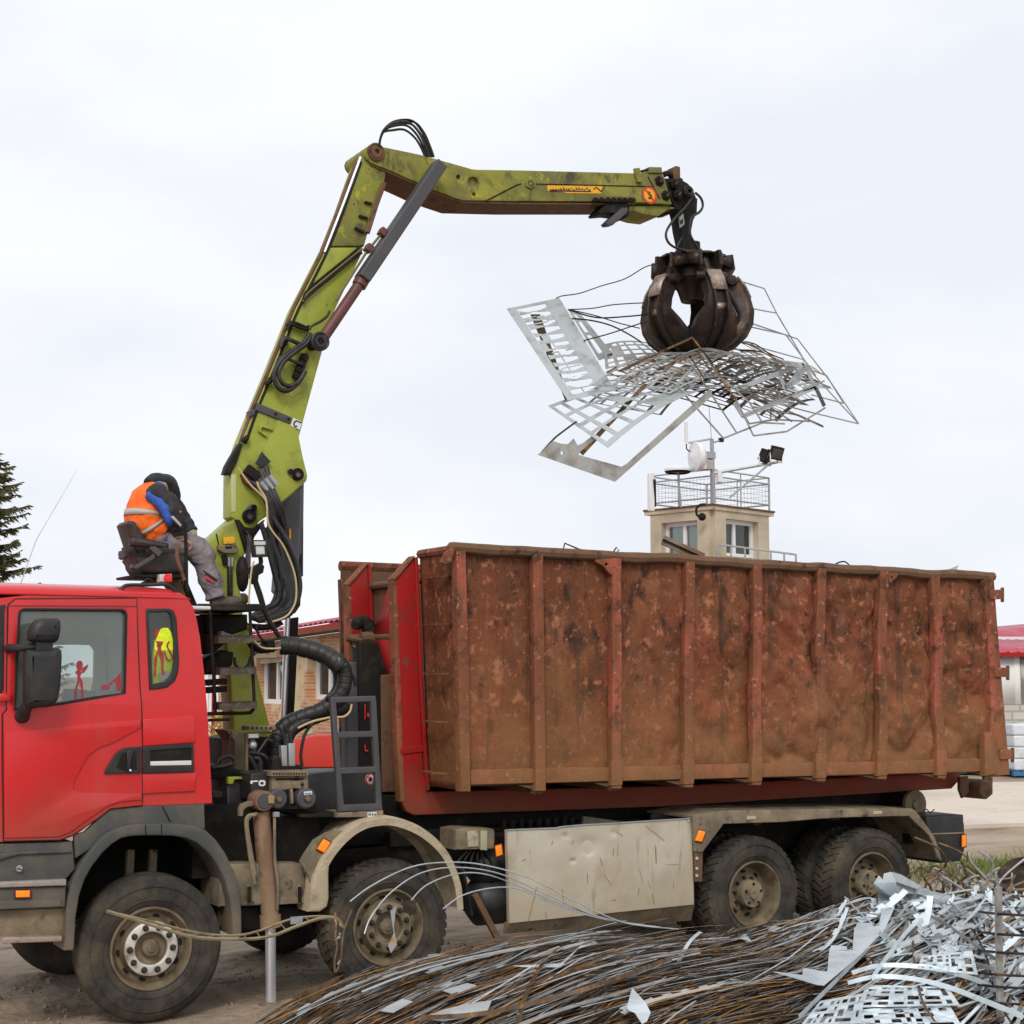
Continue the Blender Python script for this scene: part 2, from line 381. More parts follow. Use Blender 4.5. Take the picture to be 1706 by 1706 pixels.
# grass strip beside the pile
m_grass = mat('grass_blades', (.13, .17, .035), .7, layers=[((.22, .23, .06), 1.5, .45, .65), ((.25, .2, .09), 4, .6, .7)])
g = MB()
c0 = atz(1705, 1446)
for i in range(5200):
    t = rnd.gauss(0, 1); q = rnd.gauss(0, 1)
    p = c0 + RIGHT * (t * 1.1 + .6) + fh * (q * .55 + t * .25)
    h = rnd.uniform(.04, .15); a = rnd.uniform(0, 6.28); wv = Vector((math.cos(a), math.sin(a), 0)) * .012
    tip = Vector((rnd.uniform(-.06, .06), rnd.uniform(-.06, .06), h))
    b = Vector((p.x, p.y, -.02))
    g.add([b - wv, b + wv, b + tip], [(0, 1, 2)], m_grass)
tag(g.build('grass', fixn=False), 'thin green grass on the dirt by the rebar tangle', 'grass', kind='stuff')

class Wall:                       # upright plane through P0 along a heading measured from the view axis
    def __init__(s, P0, az):
        s.p = Vector(P0); s.d = RIGHT * math.sin(R(az)) + fh * math.cos(R(az)); s.n = Vector((s.d.y, -s.d.x, 0))
        if s.n.dot(CAM - s.p) < 0: s.n = -s.n
    def at(s, u, v):
        r = ray(u, v); return CAM + r * ((s.p - CAM).dot(s.n) / r.dot(s.n))
    def s2(s, u, v):
        q = s.at(u, v); return ((q - s.p).dot(s.d), q.z)
    def fn(s, off=0):             # depth goes away from the viewer
        return lambda x, dpt, z: Vector((s.p.x, s.p.y, 0)) + s.d * x - s.n * (dpt + off) + Vector((0, 0, z))
    def poly(s, mb, outs, t, mat_, off=0, bev=0, px=True):
        outs = [[s.s2(u, v) for u, v in o] for o in outs] if px else outs
        return mb.poly(outs, 0, t, mat_, bev, px=False, fn=s.fn(off))
    def P(s, x, z, out=0):
        return Vector((s.p.x, s.p.y, 0)) + s.d * x + s.n * out + Vector((0, 0, z))
def rect(a, b, c, d): return [(a, b), (c, b), (c, d), (a, d)]

def brickmat(name, wall, c1, c2, mortar, bw, bh, patch=None, scale=1):
    m = mat(name, c1, .85, layers=[], bump=(30, .2)); nt = m.node_tree; N = nt.nodes; L = nt.links
    ge = N.new('ShaderNodeNewGeometry'); dt = N.new('ShaderNodeVectorMath'); dt.operation = 'DOT_PRODUCT'; dt.inputs[1].default_value = tuple(wall.d)
    L.new(ge.outputs['Position'], dt.inputs[0]); sx = N.new('ShaderNodeSeparateXYZ'); L.new(ge.outputs['Position'], sx.inputs[0])
    cx = N.new('ShaderNodeCombineXYZ'); L.new(dt.outputs['Value'], cx.inputs[0]); L.new(sx.outputs['Z'], cx.inputs[1])
    bt = N.new('ShaderNodeTexBrick'); bt.inputs['Scale'].default_value = 1; bt.inputs['Brick Width'].default_value = bw; bt.inputs['Row Height'].default_value = bh
    bt.inputs['Mortar Size'].default_value = bh * .12; bt.inputs['Color1'].default_value = (*c1, 1); bt.inputs['Color2'].default_value = (*c2, 1); bt.inputs['Mortar'].default_value = (*mortar, 1)
    L.new(cx.outputs[0], bt.inputs[0]); col = bt.outputs[0]
    nz = N.new('ShaderNodeTexNoise'); nz.inputs['Scale'].default_value = .9; nz.inputs['Detail'].default_value = 8; L.new(ge.outputs['Position'], nz.inputs[0])
    if patch:
        mr = N.new('ShaderNodeMapRange'); mr.inputs[1].default_value = .52; mr.inputs[2].default_value = .56; L.new(nz.outputs[0], mr.inputs[0])
        mx = N.new('ShaderNodeMixRGB'); L.new(mr.outputs[0], mx.inputs[0]); L.new(col, mx.inputs[1]); mx.inputs[2].default_value = (*patch, 1); col = mx.outputs[0]
    L.new(col, N['Principled BSDF'].inputs['Base Color'])
    return m
m_roof = mat('red_roof_sheet', (.40, .06, .095), .45, layers=[((.48, .14, .18), 1.2, .4, .7), ((.3, .06, .07), 5, .6, .75)])
m_plaster = mat('old_plaster', (.40, .35, .25), .9, layers=[((.30, .26, .19), 1.5, .45, .7), ((.46, .41, .31), 6, .55, .75)], bump=(20, .2))
m_beige = mat('tower_plaster', (.55, .475, .355), .9, layers=[((.37, .32, .24), .9, .45, .7)], bump=(30, .1))
m_frame = mat('white_frame', (.76, .77, .79), .45)
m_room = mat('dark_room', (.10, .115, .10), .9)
m_blind = mat('pale_blind', (.72, .78, .80), .8)
m_galv = mat('galvanised', (.40, .42, .43), .5, .6, layers=[((.30, .31, .31), 8, .5, .7)])
m_concgrey = mat('grey_block', (.42, .40, .37), .9, layers=[((.34, .32, .3), 4, .5, .7)])

# ---- brick building with red roof behind the crane
BW = Wall(atd(566, 1038, 38), -30)
m_brick = brickmat('old_brick', BW, (.46, .17, .075), (.58, .32, .17), (.52, .43, .32), .27, .085, patch=(.60, .47, .30))
bb = thing('brick_building', 'old brick building with red sheet roof and white windows behind the crane', 'building', BW.P(0, 0))
zl, zr = BW.s2(420, 1060), BW.s2(566, 1038)
sl = (zr[1] - zl[1]) / (zr[0] - zl[0])
xa, xb = BW.s2(352, 1100)[0], zr[0] - 7.0
if xa < xb: xa, xb = xb, xa
ez = lambda x: zr[1] + (x - zr[0]) * sl
wins = [[(437, 1097), (480, 1095), (480, 1170), (443, 1172)], [(523, 1091), (568, 1088), (568, 1163), (523, 1165)]]
wr = []
for q in wins:
    s_ = [BW.s2(*p) for p in q]
    wr.append((min(a for a, b in s_), min(b for a, b in s_), max(a for a, b in s_), max(b for a, b in s_)))
mb = MB()
BW.poly(mb, [[(xa, -.3), (xb, -.3), (xb, ez(xb) - .25), (xa, ez(xa) - .25)]] + [rect(*q) for q in wr], .35, m_brick, px=False)
mb.build('wall', bb)
mb = MB(); BW.poly(mb, [[(xa, ez(xa) - .8), (xb, ez(xb) - .8), (xb, ez(xb) - .255), (xa, ez(xa) - .255)]], .05, m_plaster, off=-.055, px=False)
for q in wr:
    BW.poly(mb, [rect(q[0] - .12, q[3] + .02, q[2] + .12, q[3] + .3)], .04, m_plaster, off=-.045, px=False)
mb.build('plaster_band', bb)
for x0, x1, off in ((xa, xb, 6.0),):
    mb = MB()
    for k in range(3):
        pass
    d6 = [BW.P(x0, -.3, -.36), BW.P(x1, -.3, -.36), BW.P(x1, -.3, -off), BW.P(x0, -.3, -off)]
    h6 = [ez(x0) - .25, ez(x1) - .25, ez(x1) - .25, ez(x0) - .25]
    for a, b in ((1, 2), (2, 3), (3, 0)):
        p, q = d6[a], d6[b]
        mb.add([p, q, q + Vector((0, 0, h6[b] + .3)), p + Vector((0, 0, h6[a] + .3))], [(0, 1, 2, 3)], m_brick)
    mb.build('rear_wall', bb, solid=.1)
def house_window(W, q, par, blind=None, mull=(.5,), heart=False):
    a, b, c, d = q; wd = .12
    mb = MB(); holes = []; xs = [a + wd] + [a + (c - a) * t for t in mull] + [c - wd]
    for i in range(len(xs) - 1):
        l = xs[i] + (wd / 2 if i else 0); r_ = xs[i + 1] - (wd / 2 if i < len(xs) - 2 else 0)
        holes.append(rect(l, b + wd, r_, d - wd))
    W.poly(mb, [rect(a, b, c, d)] + holes, .07, m_frame, off=.1, px=False)
    W.poly(mb, [rect(a - .06, b - .05, c + .06, b - .005)], .2, m_frame, off=-.05, px=False)
    f = mb.build('window', par)
    mb = MB()
    for h in holes: W.poly(mb, [h], .01, m_glassb, off=.13, px=False)
    mb.build('pane', f)
    mb = MB()
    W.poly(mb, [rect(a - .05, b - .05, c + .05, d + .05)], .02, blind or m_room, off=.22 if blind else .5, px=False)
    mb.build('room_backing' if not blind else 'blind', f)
    if heart:
        mb = MB(); cx_, cz_ = a + (c - a) * .33, b + (d - b) * .75
        pts = [(cx_ + .16 * (16 * math.sin(t) ** 3) / 16, cz_ + .01 * (13 * math.cos(t) - 5 * math.cos(2 * t) - 2 * math.cos(3 * t) - math.cos(4 * t))) for t in [i * 6.283 / 24 for i in range(24)]]
        W.poly(mb, [pts], .02, mat('pale_ornament', (.5, .68, .58), .6), off=.095, px=False)
        mb.build('heart_ornament', f)
house_window(BW, wr[0], bb, heart=True); house_window(BW, wr[1], bb)
mb = MB()
rz = BW.s2(520, 1030)[1]
def roof_fn(i, j):
    x = xa + .5 + (xb - xa - 1) * i; dd = -.5 + 4.2 * j
    z = ez(x) + (rz - zr[1] + 1.0) * j * .62 + .028 * math.cos(x * 2 * math.pi / .32)
    return BW.P(x, z, -dd)
mb.grid(roof_fn, 240, 3, m_roof)
mb.grid(lambda i, j: BW.P(xa + .5 + (xb - xa - 1) * i, ez(xa + .5 + (xb - xa - 1) * i) + (rz - zr[1] + 1.0) * .62 * (1 - j) - .01, -(3.7 + 3.6 * j)), 40, 2, m_roof)
mb.build('roof', bb, solid=.02)
mb = MB(); mb.bar(BW.P(xa + .5, ez(xa) - .12, .42), BW.P(xb - .5, ez(xb) - .12, .42), .12, .14, m_redbeam, side=BW.n); mb.build('gutter', bb)
mb = MB(); BW.poly(mb, [[(xa, ez(xa) - .24), (xb, ez(xb) - .24), (xb, ez(xb) - .18), (xa, ez(xa) - .18)]], .5, m_brown, off=-.4, px=False); mb.build('soffit', bb)
cp = BW.P(BW.s2(541, 1022)[0] + .3, 0, -1.6)
ztop = atd(543, 1010, (cp - CAM).dot(FWD)).z
mb = MB(); mb.box((cp.x, cp.y, ztop - .7), (.42, .42, 1.3), m_concgrey); mb.box((cp.x, cp.y, ztop), (.5, .5, .08), m_concgrey)
ch = mb.build('chimney', bb)
mb = MB(); mb.cyl((cp.x, cp.y, ztop), (cp.x, cp.y, ztop + .1), .12, m_dark); mb.lathe([(.29, .14), (.27, .15), (0, .26)], (cp.x, cp.y, ztop), (0, 0, 1), m_dark, 16)
for k in range(3):
    a = k * 2.1; mb.bar((cp.x + .1 * math.cos(a), cp.y + .1 * math.sin(a), ztop), (cp.x + .15 * math.cos(a), cp.y + .15 * math.sin(a), ztop + .16), .02, .02, m_dark)
mb.build('chimney_cap', ch)

# ---- white shed in the gap behind the cab
SW = Wall(atd(350, 1120, 33), 78)
sh = thing('white_shed', 'white sheet-metal shed with red corner trim just behind the cab', 'shed', SW.P(0, 0))
mb = MB()
sz = SW.s2(350, 1113)[1]; sr = SW.s2(356.5, 1120)[0]; sL = sr - 1.7
prof = []
x = sL
while x < sr - .05:
    prof += [(x, 0), (x + .12, 0), (x + .14, .02), (x + .18, .02), (x + .2, 0)]; x += .2
vs = []; fs = []
for k, (a, b) in enumerate(prof): vs += [SW.P(a, -.2, b), SW.P(a, sz, b)]
for k in range(len(prof) - 1): fs.append((2 * k, 2 * k + 2, 2 * k + 3, 2 * k + 1))
mb.add(vs, fs, m_white)
mb.add([SW.P(sr, -.2, 0), SW.P(sr, sz, 0), SW.P(sr, sz, -2), SW.P(sr, -.2, -2)], [(0, 1, 2, 3)], m_white)
mb.add([SW.P(sL, -.2, 0), SW.P(sL, sz, 0), SW.P(sL, sz, -2), SW.P(sL, -.2, -2)], [(0, 1, 2, 3)], m_white)
mb.build('wall', sh, solid=.01)
mb = MB(); mb.bar(SW.P(sr, -.2, .01), SW.P(sr, sz, .01), .07, .07, m_redbeam); mb.build('corner_trim', sh)
mb = MB(); mb.add([SW.P(sL - .1, sz + .02, .15), SW.P(sr + .1, sz + .02, .15), SW.P(sr + .1, sz - .2, -2.1), SW.P(sL - .1, sz - .2, -2.1)], [(0, 1, 2, 3)], m_galv); mb.build('roof', sh, solid=.05)

# ---- yellow bush
m_yleaf = mat('yellow_leaves', (.50, .30, .05), .8, layers=[((.34, .17, .03), 3, .45, .65), ((.58, .42, .12), 7, .6, .7)])
bs_ = thing('autumn_bush', 'yellow autumn bush seen through the gap behind the cab', 'bush', atd(372, 1290, 30))
bc = atd(374, 1250, 30); mb = MB()
for i in range(2600):
    a, b = rnd.uniform(0, 6.28), rnd.gauss(0, .45)
    p = bc + Vector((math.cos(a) * abs(rnd.gauss(0, .36)), math.sin(a) * abs(rnd.gauss(0, .36)), -.25 + min(.9, abs(rnd.gauss(0, .42)) * rnd.choice((1, 1, -1)))))
    s_ = rnd.uniform(.025, .06); e = Euler((rnd.uniform(0, 6), rnd.uniform(0, 6), 0)).to_matrix()
    mb.add([p + e @ Vector(q) for q in ((-s_, 0, 0), (0, -s_ * .5, 0), (s_, 0, 0), (0, s_ * .5, 0))], [(0, 1, 2, 3)], m_yleaf)
mb.build('foliage', bs_, fixn=False)
mb = MB()
for i in range(9):
    a = i * .7; q = Vector((bc.x, bc.y, 0)); mb.tube([q, q + Vector((.12 * math.cos(a), .12 * math.sin(a), .6)), q + Vector((.35 * math.cos(a), .35 * math.sin(a), 1.35))], [.02, .014, .005], m_brown, 5)
mb.build('stems', bs_)

# ---- red skip
RW = Wall(atd(520, 1260, 27), 86)
sk = thing('red_skip', 'red steel skip standing in the yard behind the crane base', 'skip', RW.P(0, 0))
mb = MB(); o_ = [RW.s2(*p) for p in [(478, 1245), (500, 1228), (530, 1222), (640, 1220), (640, 1274), (478, 1274)]]
RW.poly(mb, [o_], 1.6, m_skipred, px=False, bev=.02); mb.build('hull', sk)
mb = MB(); RW.poly(mb, [[RW.s2(*p) for p in [(476, 1243), (500, 1226), (530, 1219.5), (642, 1217.5), (642, 1221), (530, 1223.5), (500, 1230), (478, 1247)]]], .1, m_mudsteel, off=-.06, px=False); mb.build('rim', sk)
mb = MB()
for u in (505, 560, 610): RW.poly(mb, [[(RW.s2(u, 0)[0], .42), (RW.s2(u, 0)[0] + .12, .42), (RW.s2(u, 0)[0] + .12, 1.3), (RW.s2(u, 0)[0], 1.3)]], .06, m_skipred, off=-.07, px=False)
mb.build('ribs', sk)
mb = MB(); lo = RW.s2(500, 1284)
RW.poly(mb, [[RW.s2(*p) for p in [(484, 1281), (640, 1281), (640, 1300), (484, 1300)]]], .5, m_skipred, off=.3, px=False)
q = RW.s2(484, 1300); 
for u in (495, 560, 625): RW.poly(mb, [rect(RW.s2(u, 0)[0], -.05, RW.s2(u, 0)[0] + .25, .6)], 1.2, m_dark, off=.1, px=False)
mb.build('skid', sk)

# ---- control tower
TL = Wall(atd(1184.7, 850, 47), -45); TR = Wall(atd(1184.7, 850, 47), 45)
tw = thing('control_tower', 'beige rendered control tower with railed flat roof behind the container', 'tower', TL.P(0, 0))
zt = TL.s2(1184.7, 842)[1]; zt2 = zt - .14
wl = TL.s2(1088.5, 870)[0]; wr_ = TR.s2(1274.5, 870)[0]
# which sign does each run?
def tw_win(W, pts):
    s_ = [W.s2(*p) for p in y3(*pts)]
    return (min(a for a, b in s_), min(b for a, b in s_), max(a for a, b in s_), max(b for a, b in s_))
wL = tw_win(TL, [(290, 1110), (650, 1080), (650, 1640), (290, 1640)])
wR = tw_win(TR, [(875, 1070), (1200, 1100), (1200, 1440), (875, 1440)])
mb = MB()
TL.poly(mb, [[(0, 0), (wl, 0), (wl, zt2), (0, zt2)], rect(*wL)], .3, m_beige, px=False)
TR.poly(mb, [[(.0, 0), (wr_, 0), (wr_, zt2), (.0, zt2)], rect(*wR)], .3, m_beige, px=False)
c1, c2, c3 = TL.P(wl, 0), TL.P(wl, 0) + TR.d * wr_, TR.P(wr_, 0)
for a, b in ((c1, c2), (c2, c3)):
    mb.add([a, b, b + Vector((0, 0, zt2)), a + Vector((0, 0, zt2))], [(0, 1, 2, 3)], m_beige)
mb.build('wall', tw)
house_window(TL, wL, tw, blind=m_blind, mull=(.47,)); house_window(TR, wR, tw, blind=m_blind, mull=(.42,))
mb = MB(); ov = .20
e1 = TL.d * (1 if wl > 0 else -1); e2 = TR.d * (1 if wr_ > 0 else -1); k0 = TL.P(0, 0)
def tq(a, b, z): return Vector((k0.x, k0.y, z)) + e1 * a + e2 * b
A, B = abs(wl), abs(wr_)
def slab(mb, a0, b0, a1, b1, z0, z1, m):
    q = [tq(a0, b0, z0), tq(a1, b0, z0), tq(a1, b1, z0), tq(a0, b1, z0)]; q += [p + Vector((0, 0, z1 - z0)) for p in q]
    mb.add(q, [(3, 2, 1, 0), (4, 5, 6, 7), (0, 1, 5, 4), (1, 2, 6, 5), (2, 3, 7, 6), (3, 0, 4, 7)], m)
slab(mb, -ov, -ov, A + ov, B + ov, zt2, zt - .03, m_beige); slab(mb, -ov - .03, -ov - .03, A + ov + .03, B + ov + .03, zt - .028, zt + .03, m_brown)
mb.build('roof_slab', tw)
mb = MB(); i_ = -.1; rh = 1.08
cs = [tq(i_, i_, zt), tq(A - i_, i_, zt), tq(A - i_, B - i_, zt), tq(i_, B - i_, zt)]
Zv = lambda h: Vector((0, 0, h))
for k in range(4):
    p, q = cs[k], cs[(k + 1) % 4]
    mb.cyl(p, p + Zv(rh), .035, m_galv, 8); mid = (p + q) / 2; mb.cyl(mid, mid + Zv(rh), .022, m_galv, 6)
    for h in (rh, rh - .2, .22): mb.cyl(p + Zv(h), q + Zv(h), .025, m_galv, 6)
rl = mb.build('roof_railing', tw)
mb = MB()
for k in range(4):
    p, q = cs[k], cs[(k + 1) % 4]
    for j in range(1, 18): mb.cyl(p.lerp(q, j / 18) + Zv(.22), p.lerp(q, j / 18) + Zv(rh - .2), .005, m_galv, 4)
    for h in (.35, .5, .65, .8): mb.cyl(p + Zv(h), q + Zv(h), .005, m_galv, 4)
mb.build('wire_mesh', rl)
def tpx(u, v): return atd(u, v, 46.6)
mb = MB(); mp_ = [tpx(*p) for p in y3((790, 905), (775, 590), (765, 250))]
mb.cyl(mp_[0], mp_[2], .06, m_galv, 8); mb.cyl(tpx(*y3((765, 260))[0]), tpx(*y3((738, -80))[0]), .012, m_galv, 5)
mb.cyl(tpx(*y3((530, 292))[0]), tpx(*y3((760, 250))[0]), .03, m_galv, 6); mb.cyl(tpx(*y3((790, 285))[0]), tpx(*y3((865, 262))[0]), .03, m_galv, 6)
mb.box(tpx(*y3((862, 262))[0]), (.12, .12, .12), m_dark)
ms = mb.build('mast', tw)
mb = MB(); a, b = [tpx(*p) for p in y3((508, 290), (505, 80))]; mb.cyl(a, b, .055, m_white, 10)
mb.tube(spline([tpx(*p) for p in y3((510, 300), (512, 350), (545, 375), (580, 345))]), .02, m_dark, 5); mb.build('antenna', ms)
mb = MB(); dc = tpx(*y3((690, 435))[0]); dax = (-RIGHT + FWD * -.35).normalized()
mb.lathe([(.02, 0), (.22, .05), (.42, .22), (.45, .34), (.45, .38), (0, .50)], dc - dax * .05, dax, m_white, 24)
mb.box(tpx(*y3((740, 420))[0]), (.3, .25, .2), m_galv); mb.build('dish', ms)
mb = MB(); mb.box(tpx(*y3((690, 515))[0]), (.45, .35, .3), m_white); mb.box(tpx(*y3((845, 630))[0]), (.18, .15, .38), m_white); mb.box(tpx(*y3((720, 520))[0]), (.25, .3, .28), m_concgrey); mb.build('equipment_box', ms, bev=.02)
mb = MB(); g0 = tpx(*y3((422, 580))[0])
mb.lathe([(.30, -.07), (.36, -.05), (.40, 0)], g0, (0, 0, 1), m_dark, 20); mb.lathe([(.40, 0), (.40, .07), (.3, .12), (0, .15)], g0, (0, 0, 1), m_white, 20)
mb.cyl(g0, tpx(*y3((455, 945))[0]), .03, m_galv, 6); mb.build('radar_dome', tw)
mb = MB(); mb.box((tpx(*y3((150, 790))[0]) + tpx(*y3((150, 790))[0])) / 2, (.18, .14, 1.15), m_white); mb.cyl(tpx(*y3((185, 660))[0]), tpx(*y3((190, 940))[0]), .05, m_dark, 6); mb.build('panel_antenna', tw, bev=.02)
mb = MB(); mb.cyl(tpx(*y3((790, 600))[0]), tpx(*y3((1440, 485))[0]), .045, m_galv, 8); mb.cyl(tpx(*y3((945, 850))[0]), tpx(*y3((1345, 510))[0]), .03, m_galv, 6); fa = mb.build('lamp_arm', tw)
for uu, vv, az, mm in ((1305, 425, .5, m_dark), (1418, 390, -.4, m_brown)):
    mb = MB(); c = tpx(*y3((uu, vv))[0]); e = Euler((.35, .2, az)).to_matrix()
    mb.box(c, (.34, .22, .36), mm, e); mb.box(c + e @ Vector((0, -.12, 0)), (.38, .03, .40), m_dark, e); mb.box(c + e @ Vector((0, -.14, 0)), (.30, .02, .30), m_glassb, e)
    mb.tube([c + Vector((-.22, 0, 0)), c + Vector((-.22, 0, -.28)), c + Vector((.22, 0, -.28)), c + Vector((.22, 0, 0))], .025, m_white, 6)
    mb.build('floodlight', fa)
mb = MB(); mb.tube(spline([tpx(*p) for p in y3((705, 915), (650, 920), (612, 960), (615, 1020), (650, 1045))]), .035, m_dark, 6); mb.ball(tpx(*y3((668, 1042))[0]), .12, m_dark, 8); mb.build('cable', tw)
mb = MB(); bq = [tpx(*p) for p in y3((825, 1320), (1620, 1425))]
bdir = Vector((0, 0, 0))
for h in (0, .45, .75):
    mb.cyl(bq[0] - Zv(h), bq[1] - Zv(h), .03, m_galv, 6)
for t in (0, .17, .35, .52, .68, .85, 1):
    p = bq[0].lerp(bq[1], t); mb.cyl(p, p - Zv(1.2), .03, m_galv, 6)
pp = bq[1] + FWD * 1.6
mb.cyl(bq[1], pp, .03, m_galv, 6); mb.cyl(bq[1] - Zv(.45), pp - Zv(.45), .03, m_galv, 6)
mb.build('balcony_railing', tw)
mb = MB(); p = bq[0] - Zv(1.2); q = bq[1] - Zv(1.2)
mb.add([p, q, q + FWD * 1.7, p + FWD * 1.7, p - Zv(.25), q - Zv(.25), q + FWD * 1.7 - Zv(.25), p + FWD * 1.7 - Zv(.25)], [(0, 1, 2, 3), (7, 6, 5, 4), (0, 4, 5, 1), (1, 5, 6, 2), (2, 6, 7, 3), (3, 7, 4, 0)], m_concgrey)
mb.build('balcony_slab', tw)

# ---- warehouse on the right
HW = Wall(atd(1680, 1085, 45), 80)
m_block = brickmat('pale_block', HW, (.50, .47, .43), (.56, .53, .49), (.36, .33, .3), .5, .25)
m_blockr = brickmat('orange_block', HW, (.48, .24, .13), (.54, .32, .2), (.5, .47, .43), .38, .24)
wh = thing('warehouse', 'pale warehouse with dark red roof at the right edge behind the container', 'warehouse', HW.P(0, 0))
h1 = HW.s2(1680, 1086)[1]; h2 = HW.s2(1680, 1174)[1]; xl = HW.s2(1645, 1100)[0]; xr = HW.s2(2200, 1100)[0]
mb = MB(); x = xl; prof = []
while x < xr: prof += [(x, 0), (x + .8, 0), (x + .83, .025), (x + .97, .025), (x + 1.0, 0)]; x += 1.0
vs = []; fs = []
for a, b in prof: vs += [HW.P(a, h2, b), HW.P(a, h1, b)]
for k in range(len(prof) - 1): fs.append((2 * k, 2 * k + 2, 2 * k + 3, 2 * k + 1))
mb.add(vs, fs, mat('pale_cladding', (.80, .81, .80), .6, layers=[((.7, .71, .7), 1.0, .45, .7)])); mb.build('cladding', wh, solid=.02)
mb = MB(); HW.poly(mb, [rect(xl, -.2, xr, h2 - .01)], .3, m_block, off=.03, px=False)
HW.poly(mb, [rect(HW.s2(1691, 0)[0], .8, HW.s2(1703, 0)[0], h2 - .1)], .06, m_blockr, off=.0, px=False); mb.build('block_wall', wh)
mb = MB(); rz1 = h1 + .5
mb.grid(lambda i, j: HW.P(xl - .4 + (xr - xl) * i, h1 - .02 + (rz1 - h1) * j + .03 * math.cos(i * (xr - xl) * 20), .2 - 6.2 * j), 260, 2, m_roof); mb.build('roof', wh, solid=.03)
mb = MB(); mb.bar(HW.P(xl - .4, h1 - .08, .25), HW.P(xr, h1 - .08, .25), .12, .12, m_redbeam, side=HW.n)
mb.bar(HW.P(xl - .4, rz1 + .03, -6), HW.P(xr, rz1 + .03, -6), .3, .12, m_white, side=HW.n); mb.build('gutter', wh)
mb = MB(); p0 = HW.s2(1690, 1040)
mb.add([HW.P(p0[0], rz1 - .1, -6.3), HW.P(xr, rz1 - .1, -6.3), HW.P(xr, rz1 + 1.0, -9), HW.P(p0[0] + 1.0, rz1 + .2, -9)], [(0, 1, 2, 3)], m_roof); mb.build('upper_roof', wh, solid=.1)
for x0, x1, off in ((xl, xr, 6),):
    mb = MB()
    for a, b in (((xl, 0), (xl, 6)), ((xl, 6), (xr, 6)), ((xr, 6), (xr, 0))):
        mb.add([HW.P(a[0], -.2, -a[1] - .35), HW.P(b[0], -.2, -b[1] - .35), HW.P(b[0], h1, -b[1] - .35), HW.P(a[0], h1, -a[1] - .35)], [(0, 1, 2, 3)], m_block)
    mb.build('rear_wall', wh)
m_wrap = mat('white_wrap', (.66, .69, .73), .25, layers=[((.5, .53, .57), 3, .45, .7)], bump=(5, .5, .05))
m_bluepal = mat('blue_pallet', (.04, .16, .33), .7)
pal_lab = ['shrink-wrapped pallet load under the rear corner of the container', 'shrink-wrapped pallet load nearest the warehouse block wall', 'shrink-wrapped pallet load cut by the right edge of the photo']
for k, (u, D) in enumerate(((1600, 40.5), (1660, 40), (1712, 39.5))):
    c = atd(u, 1318, D); base = Vector((c.x, c.y, 0.03))
    t = thing('wrapped_pallet', pal_lab[k], 'pallet load', base, group='wrapped pallet loads by the warehouse', rz=-YAW + .12)
    mb = MB()
    for i in (-.48, 0, .48): mb.box((0, i, .05), (1.2, .12, .1), m_bluepal)
    for i in range(6): mb.box((-.5 + i * .2, 0, .115), (.14, 1.05, .025), m_bluepal)
    mb.build('pallet', t, local=True)
    mb = MB()
    for lv in range(4):
        mb.box((rnd.uniform(-.02, .02), rnd.uniform(-.02, .02), .13 + .145 + lv * .29), (1.12 - .02 * (lv % 2), 1.02, .285), m_wrap)
    mb.build('load', t, local=True, bev=.04)

# ---- spruce at the left edge
m_bark = mat('bark', (.09, .065, .05), .9, bump=(12, .6))
m_needle = mat('spruce_needles', (.11, .12, .05), .8, layers=[((.22, .20, .09), 2.5, .45, .65), ((.10, .08, .05), 5, .62, .72)])
tb = atd(-34, 1290, 34); tb.z = 0
tr = thing('spruce_tree', 'dark green spruce tree behind the cab at the left edge', 'tree', tb)
ht = atd(-34, 735, 34).z
mb = MB(); mb.tube([tb, tb + Zv(ht * .5), tb + Zv(ht)], [.2, .12, .015], m_bark, 8); mb.build('trunk', tr)
mb = MB(); br = MB(); rt = random.Random(3)
for i in range(300):
    t = rt.uniform(.08, .99); z = ht * t; L = (2.0 * (1 - t) ** .75 + .2) * rt.uniform(.5, 1.2); a = rt.uniform(0, 6.283)
    dr = Vector((math.cos(a), math.sin(a), 0)); pts = []
    for k in range(7):
        s_ = k / 6; pts.append(tb + Zv(z) + dr * L * s_ + Zv((-.20 + .0 * i) * L * s_ + .30 * L * s_ ** 2.2))
    br.tube(pts, [.02 * (1 - k / 8) for k in range(7)], m_bark, 4)
    for k in range(int(46 * L) + 10):
        s_ = rt.uniform(.12, 1.02); p = pts[min(5, int(s_ * 6))].lerp(pts[min(6, int(s_ * 6) + 1)], s_ * 6 % 1)
        side = Vector((-dr.y, dr.x, 0)) * rt.choice((-1, 1)); tl = rt.uniform(.10, .30) * (1.15 - s_ * .6)
        tw_ = (dr * rt.uniform(.3, .9) + side * rt.uniform(.1, .9) + Zv(rt.uniform(-.75, .12))).normalized() * tl
        up_ = tw_.cross(Vector((rt.uniform(-1, 1), rt.uniform(-1, 1), rt.uniform(-1, 1)))).normalized()
        for q in range(3):
            n1 = (Matrix.Rotation(q * 1.05, 3, tw_.normalized()) @ up_) * .017
            mb.add([p - n1 * .5, p + tw_ * .55 - n1, p + tw_, p + tw_ * .55 + n1, p + n1 * .5], [(0, 1, 2, 3, 4)], m_needle)
mb.build('crown', tr, fixn=False); br.build('branches', tr)
# ================================================================ TRUCK
TR_ = thing('hooklift_truck', 'red four-axle hooklift truck with muddy wheels carrying the rusty container', 'truck', (3, 1.25, 0))
AX = [0.0, 1.94, 5.675, 7.12]
WZ = .525
def arc(a0, a1, n): return [a0 + (a1 - a0) * i / n for i in range(n + 1)]

